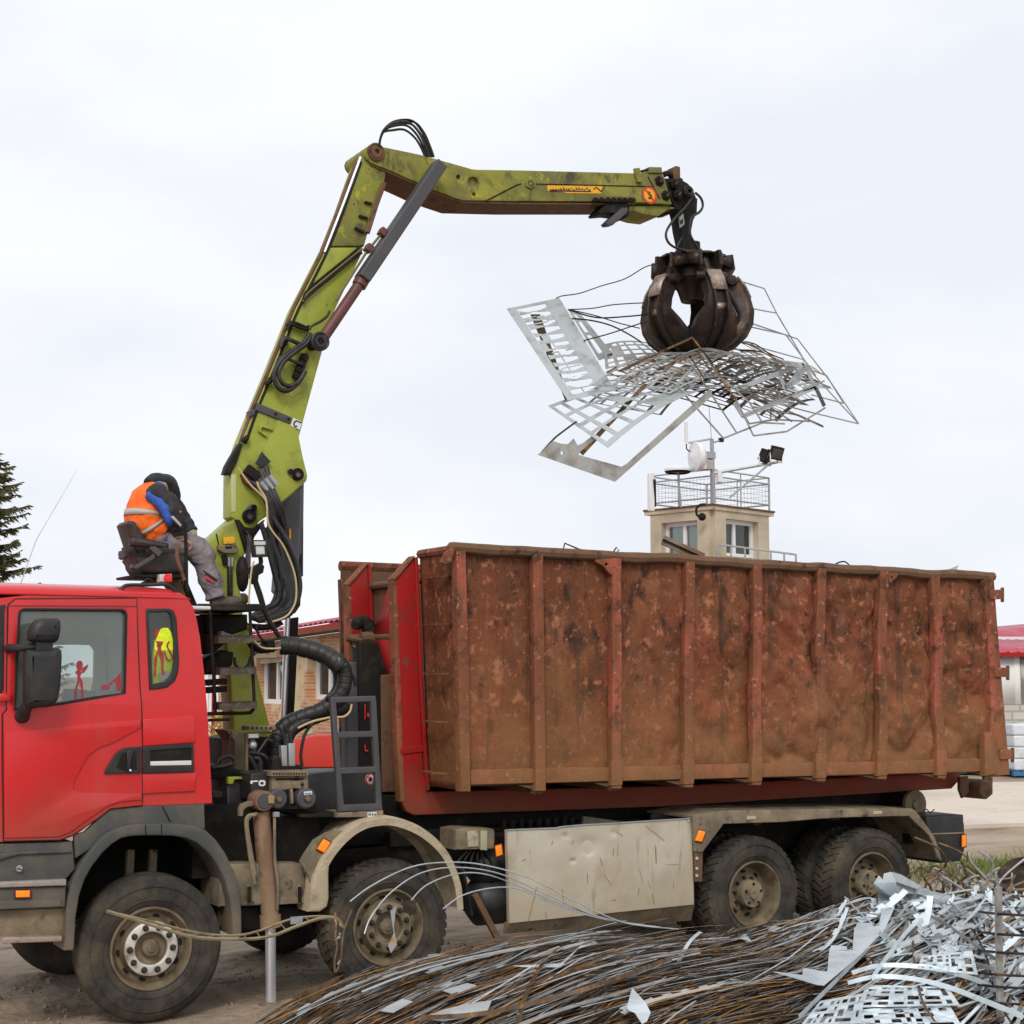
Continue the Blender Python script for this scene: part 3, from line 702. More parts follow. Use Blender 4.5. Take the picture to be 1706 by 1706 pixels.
# ---- wheels (local frame: axle along +y from the outer face y=0 inward, centre at origin)
def tyre_mb(lugs):
    m = MB(); r0 = .532 if not lugs else .515
    pr = [(.292, .035), (.315, .016), (.36, .002), (.41, -.008), (.455, -.004), (.49, .010), (r0 - .012, .030), (r0, .055)]
    if not lugs:
        for c in (.095, .138, .182, .225):
            pr += [(r0 + .002, c - .008), (r0 - .014, c - .005), (r0 - .014, c + .005), (r0 + .002, c + .008)]
    pr += [(r0, .265), (r0 - .012, .29), (.49, .31), (.455, .324), (.41, .328), (.36, .318), (.292, .285)]
    m.lathe(pr, (0, 0, 0), (0, 1, 0), m_tyre, 72)
    # sidewall ribs (raised rings)
    for rr, hh in ((.35, .0), (.445, -.009)):
        m.lathe([(rr, hh + .006), (rr + .004, hh - .003), (rr + .009, hh - .003), (rr + .013, hh + .006)], (0, 0, 0), (0, 1, 0), m_tyre, 72)
    if lugs:
        n = lugs
        for k in range(n):
            a = 2 * math.pi * k / n
            for sgn, ya, yb, sh in ((1, .03, .152, 0), (-1, .290, .168, .5)):
                a2 = a + sh * 2 * math.pi / n; w_ = .58 * 2 * math.pi / n
                sk = .62 * 2 * math.pi / n
                q = []
                for (yy, da, lo) in ((ya, 0, 0), (ya, w_, 0), (yb, w_ + sk, 0), (yb, sk, 0)):
                    for rr in (r0 - .02, r0 + .017 - (.012 if yy == ya else 0)):
                        aa = a2 + da; q.append((rr * math.cos(aa), yy - (.008 * sgn if rr < r0 and yy == ya else 0), rr * math.sin(aa)))
                m.add(q, [(0, 2, 4, 6), (1, 7, 5, 3), (0, 1, 3, 2), (2, 3, 5, 4), (4, 5, 7, 6), (6, 7, 1, 0)], m_tyre)
    return m
def slots(m, n, r, y, rx, ry, off=0):
    for k in range(n):
        a = 2 * math.pi * k / n + off; t = Vector((-math.sin(a), 0, math.cos(a))); rd = Vector((math.cos(a), 0, math.sin(a)))
        c = rd * r + Vector((0, y, 0)); pts = [c + t * rx * math.cos(b) + rd * ry * math.sin(b) for b in arc(0, 2 * math.pi, 12)[:-1]]
        m.add(pts, [tuple(range(12))], m_dark)
def front_rim():
    m = MB()
    m.lathe([(.296, .06), (.304, .020), (.300, .012), (.287, .012), (.280, .026), (.266, .055), (.255, .095), (.225, .092), (.205, .055), (.198, .03)], (0, 0, 0), (0, 1, 0), m_rim, 56)
    for k in range(10):
        a = 2 * math.pi * (k + .5) / 10; rd = Vector((math.cos(a), 0, math.sin(a))); t = Vector((-math.sin(a), 0, math.cos(a)))
        c = rd * .232 + Vector((0, .086, 0)); pts = [c + t * .027 * math.cos(b) + rd * .014 * math.sin(b) + Vector((0, -.004 * 1, 0)) for b in arc(0, 2 * math.pi, 12)[:-1]]
        m.add([p + rd * 0 for p in pts], [tuple(range(12))], m_dark)
    return m
def front_hub(nutring):
    m = MB()
    m.lathe([(.198, .03), (.196, .018), (.186, .012), (.13, .012), (.122, .018), (.118, .035)], (0, 0, 0), (0, 1, 0), nutring, 48)
    m.lathe([(.118, .035), (.114, .075), (.068, .078), (.064, .035), (.057, .026), (.03, .022), (.026, .010), (.012, .008), (.010, .014), (0, .014)], (0, 0, 0), (0, 1, 0), m_rim, 48)
    for k in range(10):
        a = 2 * math.pi * (k + .3) / 10; c = Vector((math.cos(a) * .158, 0, math.sin(a) * .158))
        m.lathe([(.024, .013), (.024, .006), (.018, .004), (.017, -.014), (.011, -.024), (0, -.026)], c, (0, 1, 0), m_nut, 10)
    return m
def rear_rim():
    m = MB()
    m.lathe([(.296, .06), (.304, .020), (.300, .012), (.287, .012), (.280, .03), (.262, .06), (.252, .13), (.24, .175), (.225, .178), (.16, .150), (.12, .150)], (0, 0, 0), (0, 1, 0), m_rim, 56)
    slots(m, 8, .195, .160, .03, .019, .2)
    return m
def rear_hub():
    m = MB()
    m.lathe([(.128, .152), (.126, .06), (.118, .045), (.07, .040), (.045, .040), (.042, .028), (.02, .026), (.018, .034), (0, .034)], (0, 0, 0), (0, 1, 0), m_mudsteel, 36)
    for k in range(5):
        a = 2 * math.pi * k / 5 + .4; c = Vector((math.cos(a) * .092, .042, math.sin(a) * .092)); m.cyl(c, c - Vector((0, .012, 0)), .012, m_dark, 8)
    for k in range(10):
        a = 2 * math.pi * k / 10; c = Vector((math.cos(a) * .145, .15, math.sin(a) * .145)); m.cyl(c, c - Vector((0, .035, 0)), .013, m_nut, 8)
    return m
def wheel(hub, rim, tyre, X, y, flip=False, rz=0, spin=0):
    h = hub.build('wheel', TR_, local=True) if isinstance(hub, MB) else None
    return h
off0 = ORG[TR_.name]
def make_wheel(hub, rim, tyre):
    h = hub.build('wheel', TR_, local=True); rim.build('rim', h, local=True); tyre.build('tyre', h, local=True); return h
def place(h, X, y, flip, spin, steer=0):
    h.location = Vector((X, y, WZ)) - off0
    M = Matrix.Rotation(steer + (math.pi if flip else 0), 4, 'Z') @ Matrix.Rotation(spin, 4, 'Y')
    h.rotation_euler = M.to_euler()
T0 = tyre_mb(0)
wA = make_wheel(front_hub(m_nutring), front_rim(), T0); place(wA, AX[0], .0, False, .2, R(-5))
wB = make_wheel(front_hub(m_rim), front_rim(), tyre_mb(46)); place(wB, AX[1], .0, False, .5, R(-3))
wC = make_wheel(rear_hub(), rear_rim(), tyre_mb(40)); place(wC, AX[2], .0, False, .1)
for X, src, st in ((AX[0], wA, R(-5)), (AX[1], wB, R(-3))):
    c = dup(src, TR_); place(c, X, 2.46, True, .7, st)
for X in AX[2:]:
    if X != AX[2]: c = dup(wC, TR_); place(c, X, .0, False, .9)
    c = dup(wC, TR_); place(c, X, .70, True, .4)
    c = dup(wC, TR_); place(c, X, 1.78, False, .6)
    c = dup(wC, TR_); place(c, X, 2.46, True, .3)

# ---- chassis
mb = MB()
for y in (.84, 1.66):
    mb.box((3.4, y, .93), (9.6, .08, .27), m_dark)
for X in (-1.2, .9, 2.6, 3.8, 5.0, 6.4, 8.0): mb.box((X, 1.25, .92), (.12, .75, .2), m_dark)
for X in AX: mb.cyl((X, .3, WZ), (X, 2.2, WZ), .09, m_dark, 12); mb.ball((X, 1.25, WZ), .22, m_dark, 8)
for X in AX:
    for y in (.75, 1.75):
        for k in range(3): mb.bar((X - .7 + k * .1, y, .70 + k * .03), (X + .7 - k * .1, y, .70 + k * .03), .08, .022, m_dark)
mb.build('chassis', TR_, bev=.006)
mb = MB()   # hook-lift subframe on top of the chassis
for y in (.80, 1.70): mb.box((5.4, y, 1.13), (6.2, .12, .13), m_dark)
for y in (1.02, 1.48): mb.box((5.0, y, 1.28), (6.6, .10, .42), m_dark)  # added dark filler, stands in for the shade between subframe and container beam
mb.box((5.4, 1.25, 1.17), (6.0, .5, .12), m_dark)
for X in (3.4, 4.3, 5.2, 6.2, 7.2, 8.1): mb.box((X, 1.25, 1.13), (.1, 1.3, .1), m_brown)
for i in range(9): mb.cyl((3.35 + i * .09, .62, 1.16), (3.35 + i * .09, .62, 1.26), .03, m_dark, 8)
mb.box((3.6, .55, 1.12), (1.0, .12, .1), m_dark); mb.bar((4.1, .5, 1.22), (4.6, .5, 1.14), .04, .1, m_mudsteel)
mb.box((4.95, .46, 1.19), (.26, .05, .14), m_black)
mb.build('hooklift_frame', TR_, bev=.008)

# ---- cab
ZB = 2.32
def tilt(z): return max(0, z - ZB) * .06
def lean(mb, bis=True):
    """lean the upper half of a cab-side piece inwards (split at the belt first)"""
    me = bpy.data.meshes.new('t'); me.from_pydata([tuple(q) for q in mb.v], [], mb.f); me.polygons.foreach_set('material_index', mb.m)
    bm = bmesh.new(); bm.from_mesh(me)
    bmesh.ops.bisect_plane(bm, geom=bm.verts[:] + bm.edges[:] + bm.faces[:], plane_co=(0, 0, ZB), plane_no=(0, 0, 1))
    for q in bm.verts: q.co.y += tilt(q.co.z) * (1 if q.co.y < 1.25 else -1)
    bm.verts.index_update()
    mb.v = [q.co.copy() for q in bm.verts]; mb.f = [[q.index for q in f.verts] for f in bm.faces]; mb.m = [f.material_index for f in bm.faces]
    bm.free(); bpy.data.meshes.remove(me); return mb
bot = z2((-45, 502), (15, 502), (400, 492), (470, 470), (520, 440), (640, 352), (690, 305), (735, 280), (930, 264), (1402, 246))
side = [(-12, 1402)] + bot[1:] + [(351, 1290), (347, 1210), (341, 1120), (335, 1060), (330, 1030), (325, 1012), (318, 1000), (308, 992), (295, 989), (230, 988), (60, 990), (20, 994), (-12, 998)]
win = z1((135, 490), (140, 470), (165, 455), (820, 460), (838, 470), (845, 490), (825, 1012), (640, 1040), (400, 1082), (95, 1120), (112, 800), (125, 640))
qwin = z1((975, 462), (985, 450), (1130, 450), (1160, 465), (1178, 520), (1190, 800), (1182, 870), (1160, 930), (1110, 972), (1050, 985), (990, 990))
qglass = z1((992, 490), (1000, 474), (1125, 472), (1142, 490), (1155, 600), (1157, 800), (1148, 860), (1125, 910), (1090, 935), (1012, 952))
mb = MB()
mb.poly([side, win, qwin], .012, .03, m_red)
lean(mb)
cabs = mb.build('cab', TR_, bev=.0, ang=40)
# far side wall with its own window
fwin = [(40, 1075), (122, 1074), (150, 1075), (156, 1084), (156, 1130), (149, 1165), (44, 1172)]
sx = [(at(u, v, .0).x, at(u, v, .0).z) for u, v in side]
fw = [(at(u, v, 2.44).x, at(u, v, 2.44).z) for u, v in fwin]
mb = MB(); mb.poly([sx, fw], 2.45, .03, m_red, px=False); lean(mb); mb.build('far_side', cabs)
xr0, xr1 = at(-12, 990).x, at(351, 1200).x
zr0 = at(150, 989).z - .02
# roof shell: rounded near and far edges, rounded back
def roof(i, j):
    X0, X1 = xr0 - .35, at(322, 1000).x
    x = X0 + (X1 - X0) * i
    t = max(0, (i - .88) / .12); drop = .11 * (1 - math.sqrt(max(0, 1 - t * t)))
    ins = tilt(zr0 + .02) + .012
    if j < .3: a = j / .3 * math.pi / 2; y = ins + .20 * (1 - math.cos(a)); z = .085 * math.sin(a)
    elif j > .7: a = (1 - j) / .3 * math.pi / 2; y = 2.48 - ins - .20 * (1 - math.cos(a)); z = .085 * math.sin(a)
    else: y = ins + .2 + (2.08 - 2 * ins) * (j - .3) / .4; z = .085 + .05 * math.sin((j - .3) / .4 * math.pi)
    return Vector((x, y, zr0 + z - drop * (z + .0) / .11))
mb = MB(); mb.grid(roof, 30, 30, m_red); mb.build('roof', cabs, solid=.012)
mb = MB()  # back wall, floor, interior
back = [(side[i]) for i in range(len(side)) if side[i][0] > 290]
bp = [(at(u, v, .0).x, at(u, v, .0).z) for u, v in back]; bp.sort(key=lambda q: q[1])
mb.add([(x - .01, y, z) for x, z in bp for y in (.03 + tilt(z), 2.46 - tilt(z))], [(2 * i, 2 * i + 1, 2 * i + 3, 2 * i + 2) for i in range(len(bp) - 1)], m_red)
mb.build('back_wall', cabs, solid=.02)
mb = MB()
mb.add([(x - .05, y, z) for x, z in bp for y in (.06 + tilt(z), 2.42 - tilt(z))], [(2 * i, 2 * i + 1, 2 * i + 3, 2 * i + 2) for i in range(len(bp) - 1)], m_liner)
mb.box((-.4, 1.25, 1.62), (1.9, 2.36, .05), m_dark)
mb.box((-.42, 1.25, zr0 - .06), (1.75, 2.2, .03), m_liner)
fl = [(x * 1.0, z) for x, z in fw]
mb.poly([[(-1.2, 1.7), (xr1 - .1, 1.7), (xr1 - .15, zr0 - .05), (-1.2, zr0 - .05)], fw], 2.405, .02, m_liner, px=False)
for y in (.62, 1.9): mb.box((-.35, y, 1.9), (.5, .5, .3), m_black); mb.box((-.12, y, 2.15), (.16, .46, .52), m_black, (0, .15, 0))
mb.box((-1.1, 1.25, 1.9), (.4, 2.2, .35), m_black)
mb.build('interior', cabs, bev=.02)
# rounded front corner and front face
mb = MB()
xf = xr0
def corner(z0, z1_, m, n=8, inset=0):
    def f(i, j):
        z = z0 + (z1_ - z0) * i; a = j * math.pi / 2
        return Vector((xf - .34 * math.sin(a) , .012 + tilt(z) + inset + .34 * (1 - math.cos(a)), z))
    mb.grid(f, 3, n, m)
    def f2(i, j):
        z = z0 + (z1_ - z0) * i; a = j * math.pi / 2
        return Vector((xf - .34 * math.sin(a), 2.48 - tilt(z) - inset - .34 * (1 - math.cos(a)), z))
    mb.grid(f2, 3, n, m)
zc = at(0, 1185).z
corner(at(0, 1402).z, zc, m_red); corner(zc + .003, zr0 + .0, m_black)
mb.box((xf - .34, 1.25, (zc + 1.0) / 2), (.03, 1.82, zc - 1.0), m_red)
for k in range(5): mb.box((xf - .36, 1.25, 1.15 + k * .17), (.03, 1.6, .05), m_black)
mb.box((xf - .34, 1.25, zr0 + .02), (.03, 1.8, .12), m_red)
mb.build('front_panel', cabs, solid=.01)
mb = MB(); mb.box((xf - .335, 1.25, (zc + zr0) / 2 - .02), (.012, 1.8, zr0 - zc - .05), m_glass); mb.build('windscreen', cabs)
# glass
mb = MB(); mb.poly([win], .03, .006, m_glass); lean(mb); gw = mb.build('side_window', cabs)
mb = MB(); mb.poly([fw], 2.46, .006, m_glass, px=False); lean(mb); mb.build('far_window', cabs)
mb = MB(); mb.poly([qwin, qglass], .002, .03, m_black, bev=.006); lean(mb); qf = mb.build('quarter_window', cabs)
mb = MB(); mb.poly([qglass], .026, .005, m_glassq); lean(mb); mb.build('glass', qf)
# window stickers (red figure silhouettes)
m_stick = mat('red_sticker', (.33, .035, .045), .6)
def sil(zf, polys, par, y):
    mb = MB()
    for p in polys:
        c_ = [(u, v, 0) for u, v in zf(*p)]; sm_ = spline(c_ + c_[:1], 4)[:-1]
        mb.poly([[(q.x, q.y) for q in sm_]], y, .0016, m_stick)
    lean(mb); mb.build('sticker', par)
fig1 = [[(525, 795), (545, 800), (552, 822), (546, 850), (536, 862), (520, 862), (512, 850), (508, 818)],
        [(508, 862), (536, 862), (540, 880), (534, 905), (546, 925), (548, 940), (534, 938), (524, 950), (512, 985), (505, 1050), (494, 1052), (498, 990), (510, 945), (516, 915), (512, 888), (502, 876)],
        [(535, 938), (548, 940), (552, 985), (554, 1045), (544, 1050), (540, 990), (530, 955)],
        [(540, 880), (546, 850), (560, 836), (586, 822), (584, 838), (570, 862), (552, 880)]]
fig2 = [[(1045, 588), (1070, 592), (1084, 625), (1084, 680), (1070, 700), (1048, 690), (1034, 660), (1030, 615)],
        [(1040, 690), (1070, 695), (1072, 725), (1085, 750), (1050, 752), (1045, 790), (1036, 850), (1034, 895), (1020, 900), (1026, 850), (1024, 790), (1042, 745), (1050, 720)],
        [(1052, 750), (1085, 750), (1088, 800), (1086, 850), (1096, 885), (1078, 890), (1072, 850), (1070, 800)]]
sil(z1, fig1, gw, .026); sil(z1, fig2, qf, .022)
sil(z1, [[(670, 965), (700, 955), (722, 965), (716, 985), (680, 985)], [(725, 950), (800, 880), (806, 885), (735, 960)], [(770, 925), (800, 900), (800, 985), (775, 985)]], gw, .026)
mb = MB(); mb.tube(spline([at(u, v, .02 + tilt(at(u, v).z)) for u, v in z1((1085, 735), (1108, 790), (1130, 790), (1135, 760), (1105, 700), (1118, 670))]), .006, m_stick, 5); mb.build('sticker', qf)
# door skins: proud plates with the handle pocket and crease modelled in
door = z1((18, 1150), (45, 1120), (62, 440), (70, 420), (112, 388), (914, 383)) + z1((918, 700), (925, 980), (934, 1100), (938, 1350), (940, 1700)) + [(236.5, 1341.5), (184, 1347), (161, 1364.5), (121, 1391), (100, 1399), (6, 1401), (4.5, 1260)]
mb = MB(); mb.poly([door, [(u, v) for u, v in win]], .001, .011, m_red, bev=.003)
low = z1((28, 1265), (400, 1235), (700, 1205), (930, 1188), (933, 1240), (740, 1345), (650, 1375), (580, 1430), (520, 1540), (490, 1600), (485, 1650), (515, 1668), (930, 1672)) + [(236, 1333), (200, 1336), (178, 1344), (156, 1359), (118, 1386), (98, 1394), (8, 1396.5)]
mb.poly([low], -.012, .013, m_red, bev=.006)
lean(mb); dr = mb.build('door', cabs, ang=30)
def seal(par, pts, r, y, name, closed=True):
    P = [at(u, v, y) for u, v in pts]; P = P + [P[0]] if closed else P
    P = [p + Vector((0, tilt(p.z), 0)) for p in P]; s = MB(); s.tube(P, r, m_lensblack, 6); return s.build(name, par)
m_lensblack = mat('rubber_seal', (.012, .012, .013), .6)
seal(gw, win, .011, .004, 'window_seal'); seal(dr, door, .0065, .006, 'door_seal')
mb = MB(); mb.poly([z1((62, 428), (915, 432), (915, 440), (62, 436))], -.002, .004, m_lensdark); lean(mb); mb.build('drip_line', dr)
rear = z1((945, 1185), (1270, 1158), (1285, 1165), (1290, 1300), (1290, 1338), (945, 1362))
mb = MB(); mb.poly([rear], -.004, .016, m_red, bev=.006)
mb.poly([z1((945, 1548), (1300, 1535), (1290, 1660), (945, 1675))], -.005, .016, m_red, bev=.006); mb.build('side_panel', cabs)
hp = z1((690, 1545), (705, 1510), (755, 1425), (790, 1388), (830, 1372), (932, 1364), (932, 1540))
mb = MB(); mb.poly([hp, z1((770, 1500), (810, 1410), (900, 1395), (905, 1520), (800, 1525))], -.016, .022, m_black, bev=.005)
mb.poly([z1((760, 1510), (800, 1400), (910, 1385), (910, 1530))], -.0145, .004, m_dark); hd = mb.build('door_handle', dr)
mb = MB(); mb.poly([z1((838, 1400), (868, 1385), (885, 1390), (872, 1440), (862, 1500), (870, 1530), (840, 1532), (842, 1470))], -.03, .02, m_black, bev=.006)
mb.cyl(at(*z1((862, 1520))[0], -.035), at(*z1((862, 1520))[0], -.02), .008, m_chrome, 10); mb.build('lever', hd)
mb = MB(); mb.poly([z1((944, 1364), (1278, 1344), (1284, 1530), (944, 1540)), z1((996, 1392), (1262, 1372), (1268, 1490), (994, 1492))], -.016, .022, m_black, bev=.004)
mb.poly([z1((990, 1380), (1270, 1365), (1272, 1500), (990, 1500))], -.0065, .004, m_dark); ht_ = mb.build('hatch_handle', cabs)
mb = MB(); mb.poly([z1((993, 1462), (1265, 1456), (1266, 1486), (993, 1490))], -.012, .012, mat('pale_label', (.66, .65, .66), .5), bev=.002); mb.build('strip', ht_)
mb = MB(); gy = m_fender
mb.poly([z2((490, 455), (560, 440), (640, 360), (700, 300), (735, 284), (930, 266), (1350, 250), (1356, 420), (1200, 388), (860, 388), (750, 425), (610, 540), (500, 610), (495, 520))], .012, .05, gy, bev=.006)
fend_o = z2((428, 1222), (432, 1100), (442, 920), (470, 790), (500, 720), (550, 625), (620, 530), (680, 465), (750, 422), (850, 390), (960, 382), (1080, 382), (1200, 386), (1290, 398), (1360, 425), (1430, 490), (1490, 575), (1545, 690), (1580, 800), (1597, 960), (1600, 1120))
fend_i = z2((1538, 1122), (1535, 1000), (1520, 880), (1488, 760), (1440, 660), (1380, 575), (1300, 508), (1230, 478), (1150, 464), (1060, 461), (960, 461), (860, 466), (800, 480), (745, 515), (680, 575), (610, 665), (560, 755), (525, 860), (502, 1000), (492, 1190), (488, 1222))
mb.poly([fend_o + fend_i], -.025, .34, gy, bev=.015)
for a in ((960, 385), (1065, 385)):
    mb.poly([z2((a[0] - 2, 388), (a[0] + 4, 386), (a[0] + 8, 455), (a[0] + 2, 455))], -.0275, .004, m_dark)
mb.poly([z2((1068, 268), (1078, 268), (1132, 370), (1118, 368))], .009, .004, m_dark)
mb.build('fender', cabs)
# inner wheel-house
mb = MB()
pts = [(at(u, v, .05).x, at(u, v, .05).z) for u, v in z2((440, 1100), (520, 800), (640, 560), (800, 440), (1150, 420), (1400, 520), (1560, 800), (1570, 1100))]
mb.add([(x, y, z) for x, z in pts for y in (.3, .75)], [(2 * i, 2 * i + 1, 2 * i + 3, 2 * i + 2) for i in range(len(pts) - 1)], m_dark)
mb.add([(x, .75, z) for x, z in pts], [tuple(range(len(pts)))], m_dark)
for u in (860, 1010): mb.bar(at(*z2((u, 560))[0], .5), at(*z2((u - 10, 740))[0], .45), .05, .05, m_mudsteel)
mb.build('wheel_house', cabs, solid=.01)
# entry steps
mb = MB()
mb.poly([z2((-40, 515), (480, 500), (490, 610), (500, 680), (440, 745), (430, 760), (-40, 765))], .02, .4, gy, bev=.012)
mb.poly([z2((-40, 590), (100, 570), (470, 560), (475, 575), (120, 590), (10, 620), (-40, 640))], .0, .03, gy, bev=.01)
mb.cyl(at(*z2((128, 680))[0], .025), at(*z2((128, 680))[0], .0), .010, m_galv, 16)
c = at(*z2((128, 680))[0], .0); mb.lathe([(.0, -.012), (.018, -.012), (.021, .0), (.024, .0), (.024, .012)], c, (0, 1, 0), m_galv, 18); mb.box(c + Vector((0, -.014, 0)), (.034, .006, .006), m_dark, (0, .3, 0))
mb.poly([z2((-40, 772), (440, 752), (440, 792), (-40, 808))], -.05, .22, mat('step_tread', (.34, .30, .27), .6, .2, layers=[((.2, .17, .14), 20, .5, .7)]), bev=.01)
mb.poly([z2((-40, 806), (438, 796), (432, 935), (-40, 955))], -.02, .3, gy, bev=.012)
mb.poly([z2((-40, 892), (408, 885), (408, 930), (-40, 950))], -.035, .02, gy, bev=.006)
mb.poly([z2((-40, 955), (430, 938), (425, 1130), (-40, 1130))], .05, .3, m_mudsteel, bev=.01)
mb.poly([z2((20, 1134), (412, 1128), (412, 1162), (14, 1176))], -.03, .24, mat('worn_step', (.36, .28, .23), .55, .3, layers=[((.2, .15, .11), 14, .5, .7)]), bev=.01)
mb.build('entry_step', cabs)
def lamp(par, outline, y, rot=0, frame=True):
    mb = MB()
    u = sum(p[0] for p in outline) / len(outline); v = sum(p[1] for p in outline) / len(outline)
    big = [(u + (a - u) * 1.22, v + (b - v) * 1.22) for a, b in outline]
    mb.poly([big], y - .004, .02, m_lensdark, bev=.004); L = mb.build('marker_lamp', par)
    mb = MB(); mb.poly([outline], y - .02, .018, m_amber, bev=.005); mb.build('lens', L)
lamp(cabs, z2((107, 826), (198, 824), (198, 868), (107, 870)), -.036)
# mirrors
MY = -.24
mb = MB()
mb.poly([z1((200, 655), (205, 600), (225, 555), (255, 522), (300, 512), (395, 515), (412, 530), (414, 590), (400, 655), (380, 675), (310, 680), (230, 672))], MY, .17, m_black, bev=.055)
mb.poly([z1((178, 740), (190, 725), (400, 712), (418, 730), (420, 770), (412, 960), (395, 1050), (375, 1090), (330, 1105), (190, 1108), (175, 1085), (172, 900))], MY, .16, m_black, bev=.05)
mb.bar(at(*z1((285, 672))[0], MY + .08), at(*z1((285, 730))[0], MY + .08), .08, .12, m_black)
mir = mb.build('mirror', cabs, ang=60)
mb = MB(); mb.tube(spline([at(*z1((60, 715))[0], -.0), at(*z1((110, 712))[0], -.1), at(*z1((210, 705))[0], MY + .1), at(*z1((320, 690))[0], MY + .1)]), [.035, .033, .03, .03, .03, .028, .028, .028, .028, .028, .028, .028, .028, .028, .028, .028, .028, .028, .028][:19], m_black, 10)
mb.build('arm', mir)
mb = MB(); mb.tube([at(*z1((150, 1165))[0], -.0), at(*z1((165, 1120))[0], -.1), at(*z1((200, 1085))[0], MY + .08)], [.05, .045, .03], m_black, 10); mb.ball(at(*z1((148, 1160))[0], -.02), .055, m_black, 8)
mb.build('arm', mir)
mb = MB(); mb.poly([z1((-20, 430), (48, 425), (38, 470), (32, 700), (26, 990), (10, 1010), (-20, 1010))], -.004, .03, m_black, bev=.008); lean(mb); mb.build('pillar_trim', cabs)
mb = MB(); mb.poly([z1((-10, 1020), (20, 1010), (75, 1012), (80, 1050), (70, 1062), (-10, 1068))], -.03, .05, m_red, bev=.01); mb.build('hinge_cover', cabs)
mb = MB(); mb.tube(spline([at(*z1((778, 340))[0], .12), at(*z1((800, 322))[0], .12), at(*z1((840, 298))[0], .12), at(*z1((960, 296))[0], .12), at(*z1((1090, 292))[0], .12), at(*z1((1130, 310))[0], .12), at(*z1((1165, 343))[0], .12)]), .014, m_black, 8); mb.build('roof_rail', cabs)
mb = MB(); mb.tube([at(30, 985, .5), at(60, 900, .5), at(128, 783, .5)], [.004, .003, .0015], m_galv, 5); mb.build('aerial', cabs)

# ---- between the axles: battery box, second-axle mudguard
mb = MB(); mb.poly([z4((-60, 630), (120, 618), (510, 620), (527, 640), (555, 880), (560, 895), (20, 920), (-60, 920))], .10, .45, m_mudsteel, bev=.02)
mb.poly([z4((340, 860), (555, 850), (562, 890), (345, 905))], .08, .03, m_mudsteel, bev=.006)
for u in (145, 495):
    mb.poly([z4((u - 18, 760), (u + 18, 758), (u + 22, 780), (u + 10, 900), (u - 10, 900), (u - 20, 782))], .08, .03, m_mudsteel, bev=.006); mb.cyl(at(*z4((u - 6, 780))[0], .07), at(*z4((u - 4, 890))[0], .07), .008, m_dark, 6); mb.cyl(at(*z4((u + 8, 780))[0], .07), at(*z4((u + 8, 890))[0], .07), .008, m_dark, 6)
mb.build('battery_box', TR_)
mb = MB(); mb.poly([z4((-40, 925), (550, 905), (548, 1060), (340, 1080), (-40, 1080))], .2, .5, m_dark, bev=.02)
mb.cyl((.95, .5, .75), (1.35, .5, .75), .16, m_dark, 16); mb.box((.75, .9, 1.25), (.7, 1.2, .55), m_dark)
mb.build('gearbox', TR_)
# band mudguard: swept strip following the outline
def mguard(pts, y0, wdt, th, m, lip=.05):
    P = [(at(u, v, y0).x, at(u, v, y0).z) for u, v in pts]; L = len(P); vs = []
    cx_ = sum(p[0] for p in P) / L; cz_ = .6
    sec = [(-.0, -lip), (-.0, 0), (.03, .018), (wdt - .03, .018), (wdt, 0), (wdt, -lip), (wdt - .015, -lip), (wdt - .03, -.005), (.03, -.005), (.015, -lip)]
    for i in range(L):
        a, b = P[max(i - 1, 0)], P[min(i + 1, L - 1)]; t = Vector((b[0] - a[0], b[1] - a[1])).normalized(); n = Vector((-t.y, t.x))
        for yy, hh in sec: vs.append((P[i][0] + n.x * hh, y0 + yy, P[i][1] + n.y * hh))
    S = len(sec); fs = [(i * S + k, i * S + (k + 1) % S, (i + 1) * S + (k + 1) % S, (i + 1) * S + k) for i in range(L - 1) for k in range(S)]
    fs += [tuple(range(S)), tuple(range((L - 1) * S, L * S))[::-1]]
    q = MB(); q.add(vs, fs, m); return q
mg = [(528, 1462), (534, 1446), (546, 1424), (565, 1400), (588, 1380), (612, 1368), (640, 1363.5), (660, 1365), (690, 1375), (715, 1390), (737, 1410), (752, 1432), (762, 1455), (769, 1480), (772, 1515)]
sm = [(p.x, p.y) for p in spline([(u, v, 0) for u, v in mg], 4)]
mb = mguard(sm, -.03, .44, .02, m_mudguard, .055)
mb.poly([z4((560, 955), (566, 860), (585, 770), (600, 700), (650, 640), (690, 560), (705, 600), (700, 700), (702, 860), (690, 920), (640, 955))], -.032, .42, m_mudguard, bev=.02)
mgo = mb.build('mudguard', TR_, ang=50)
mb = MB(); mb.poly([z4((495, 605), (520, 560), (590, 455), (680, 400), (800, 390), (720, 540), (640, 640), (600, 700), (570, 770), (560, 700))], .02, .02, m_mudsteel, bev=.004); mb.build('bracket', mgo)
lamp(mgo, z4((620, 518), (665, 448), (712, 474), (668, 545)), .012)
mb = MB(); mb.bar(at(757, 1440, .1), at(771, 1515, .2), .3, .02, m_black); mb.build('mud_flap', mgo)
mb = MB(); mb.bar(at(790, 1490, .15), at(827, 1560, .15), .04, .05, m_brown); mb.build('strut', TR_)

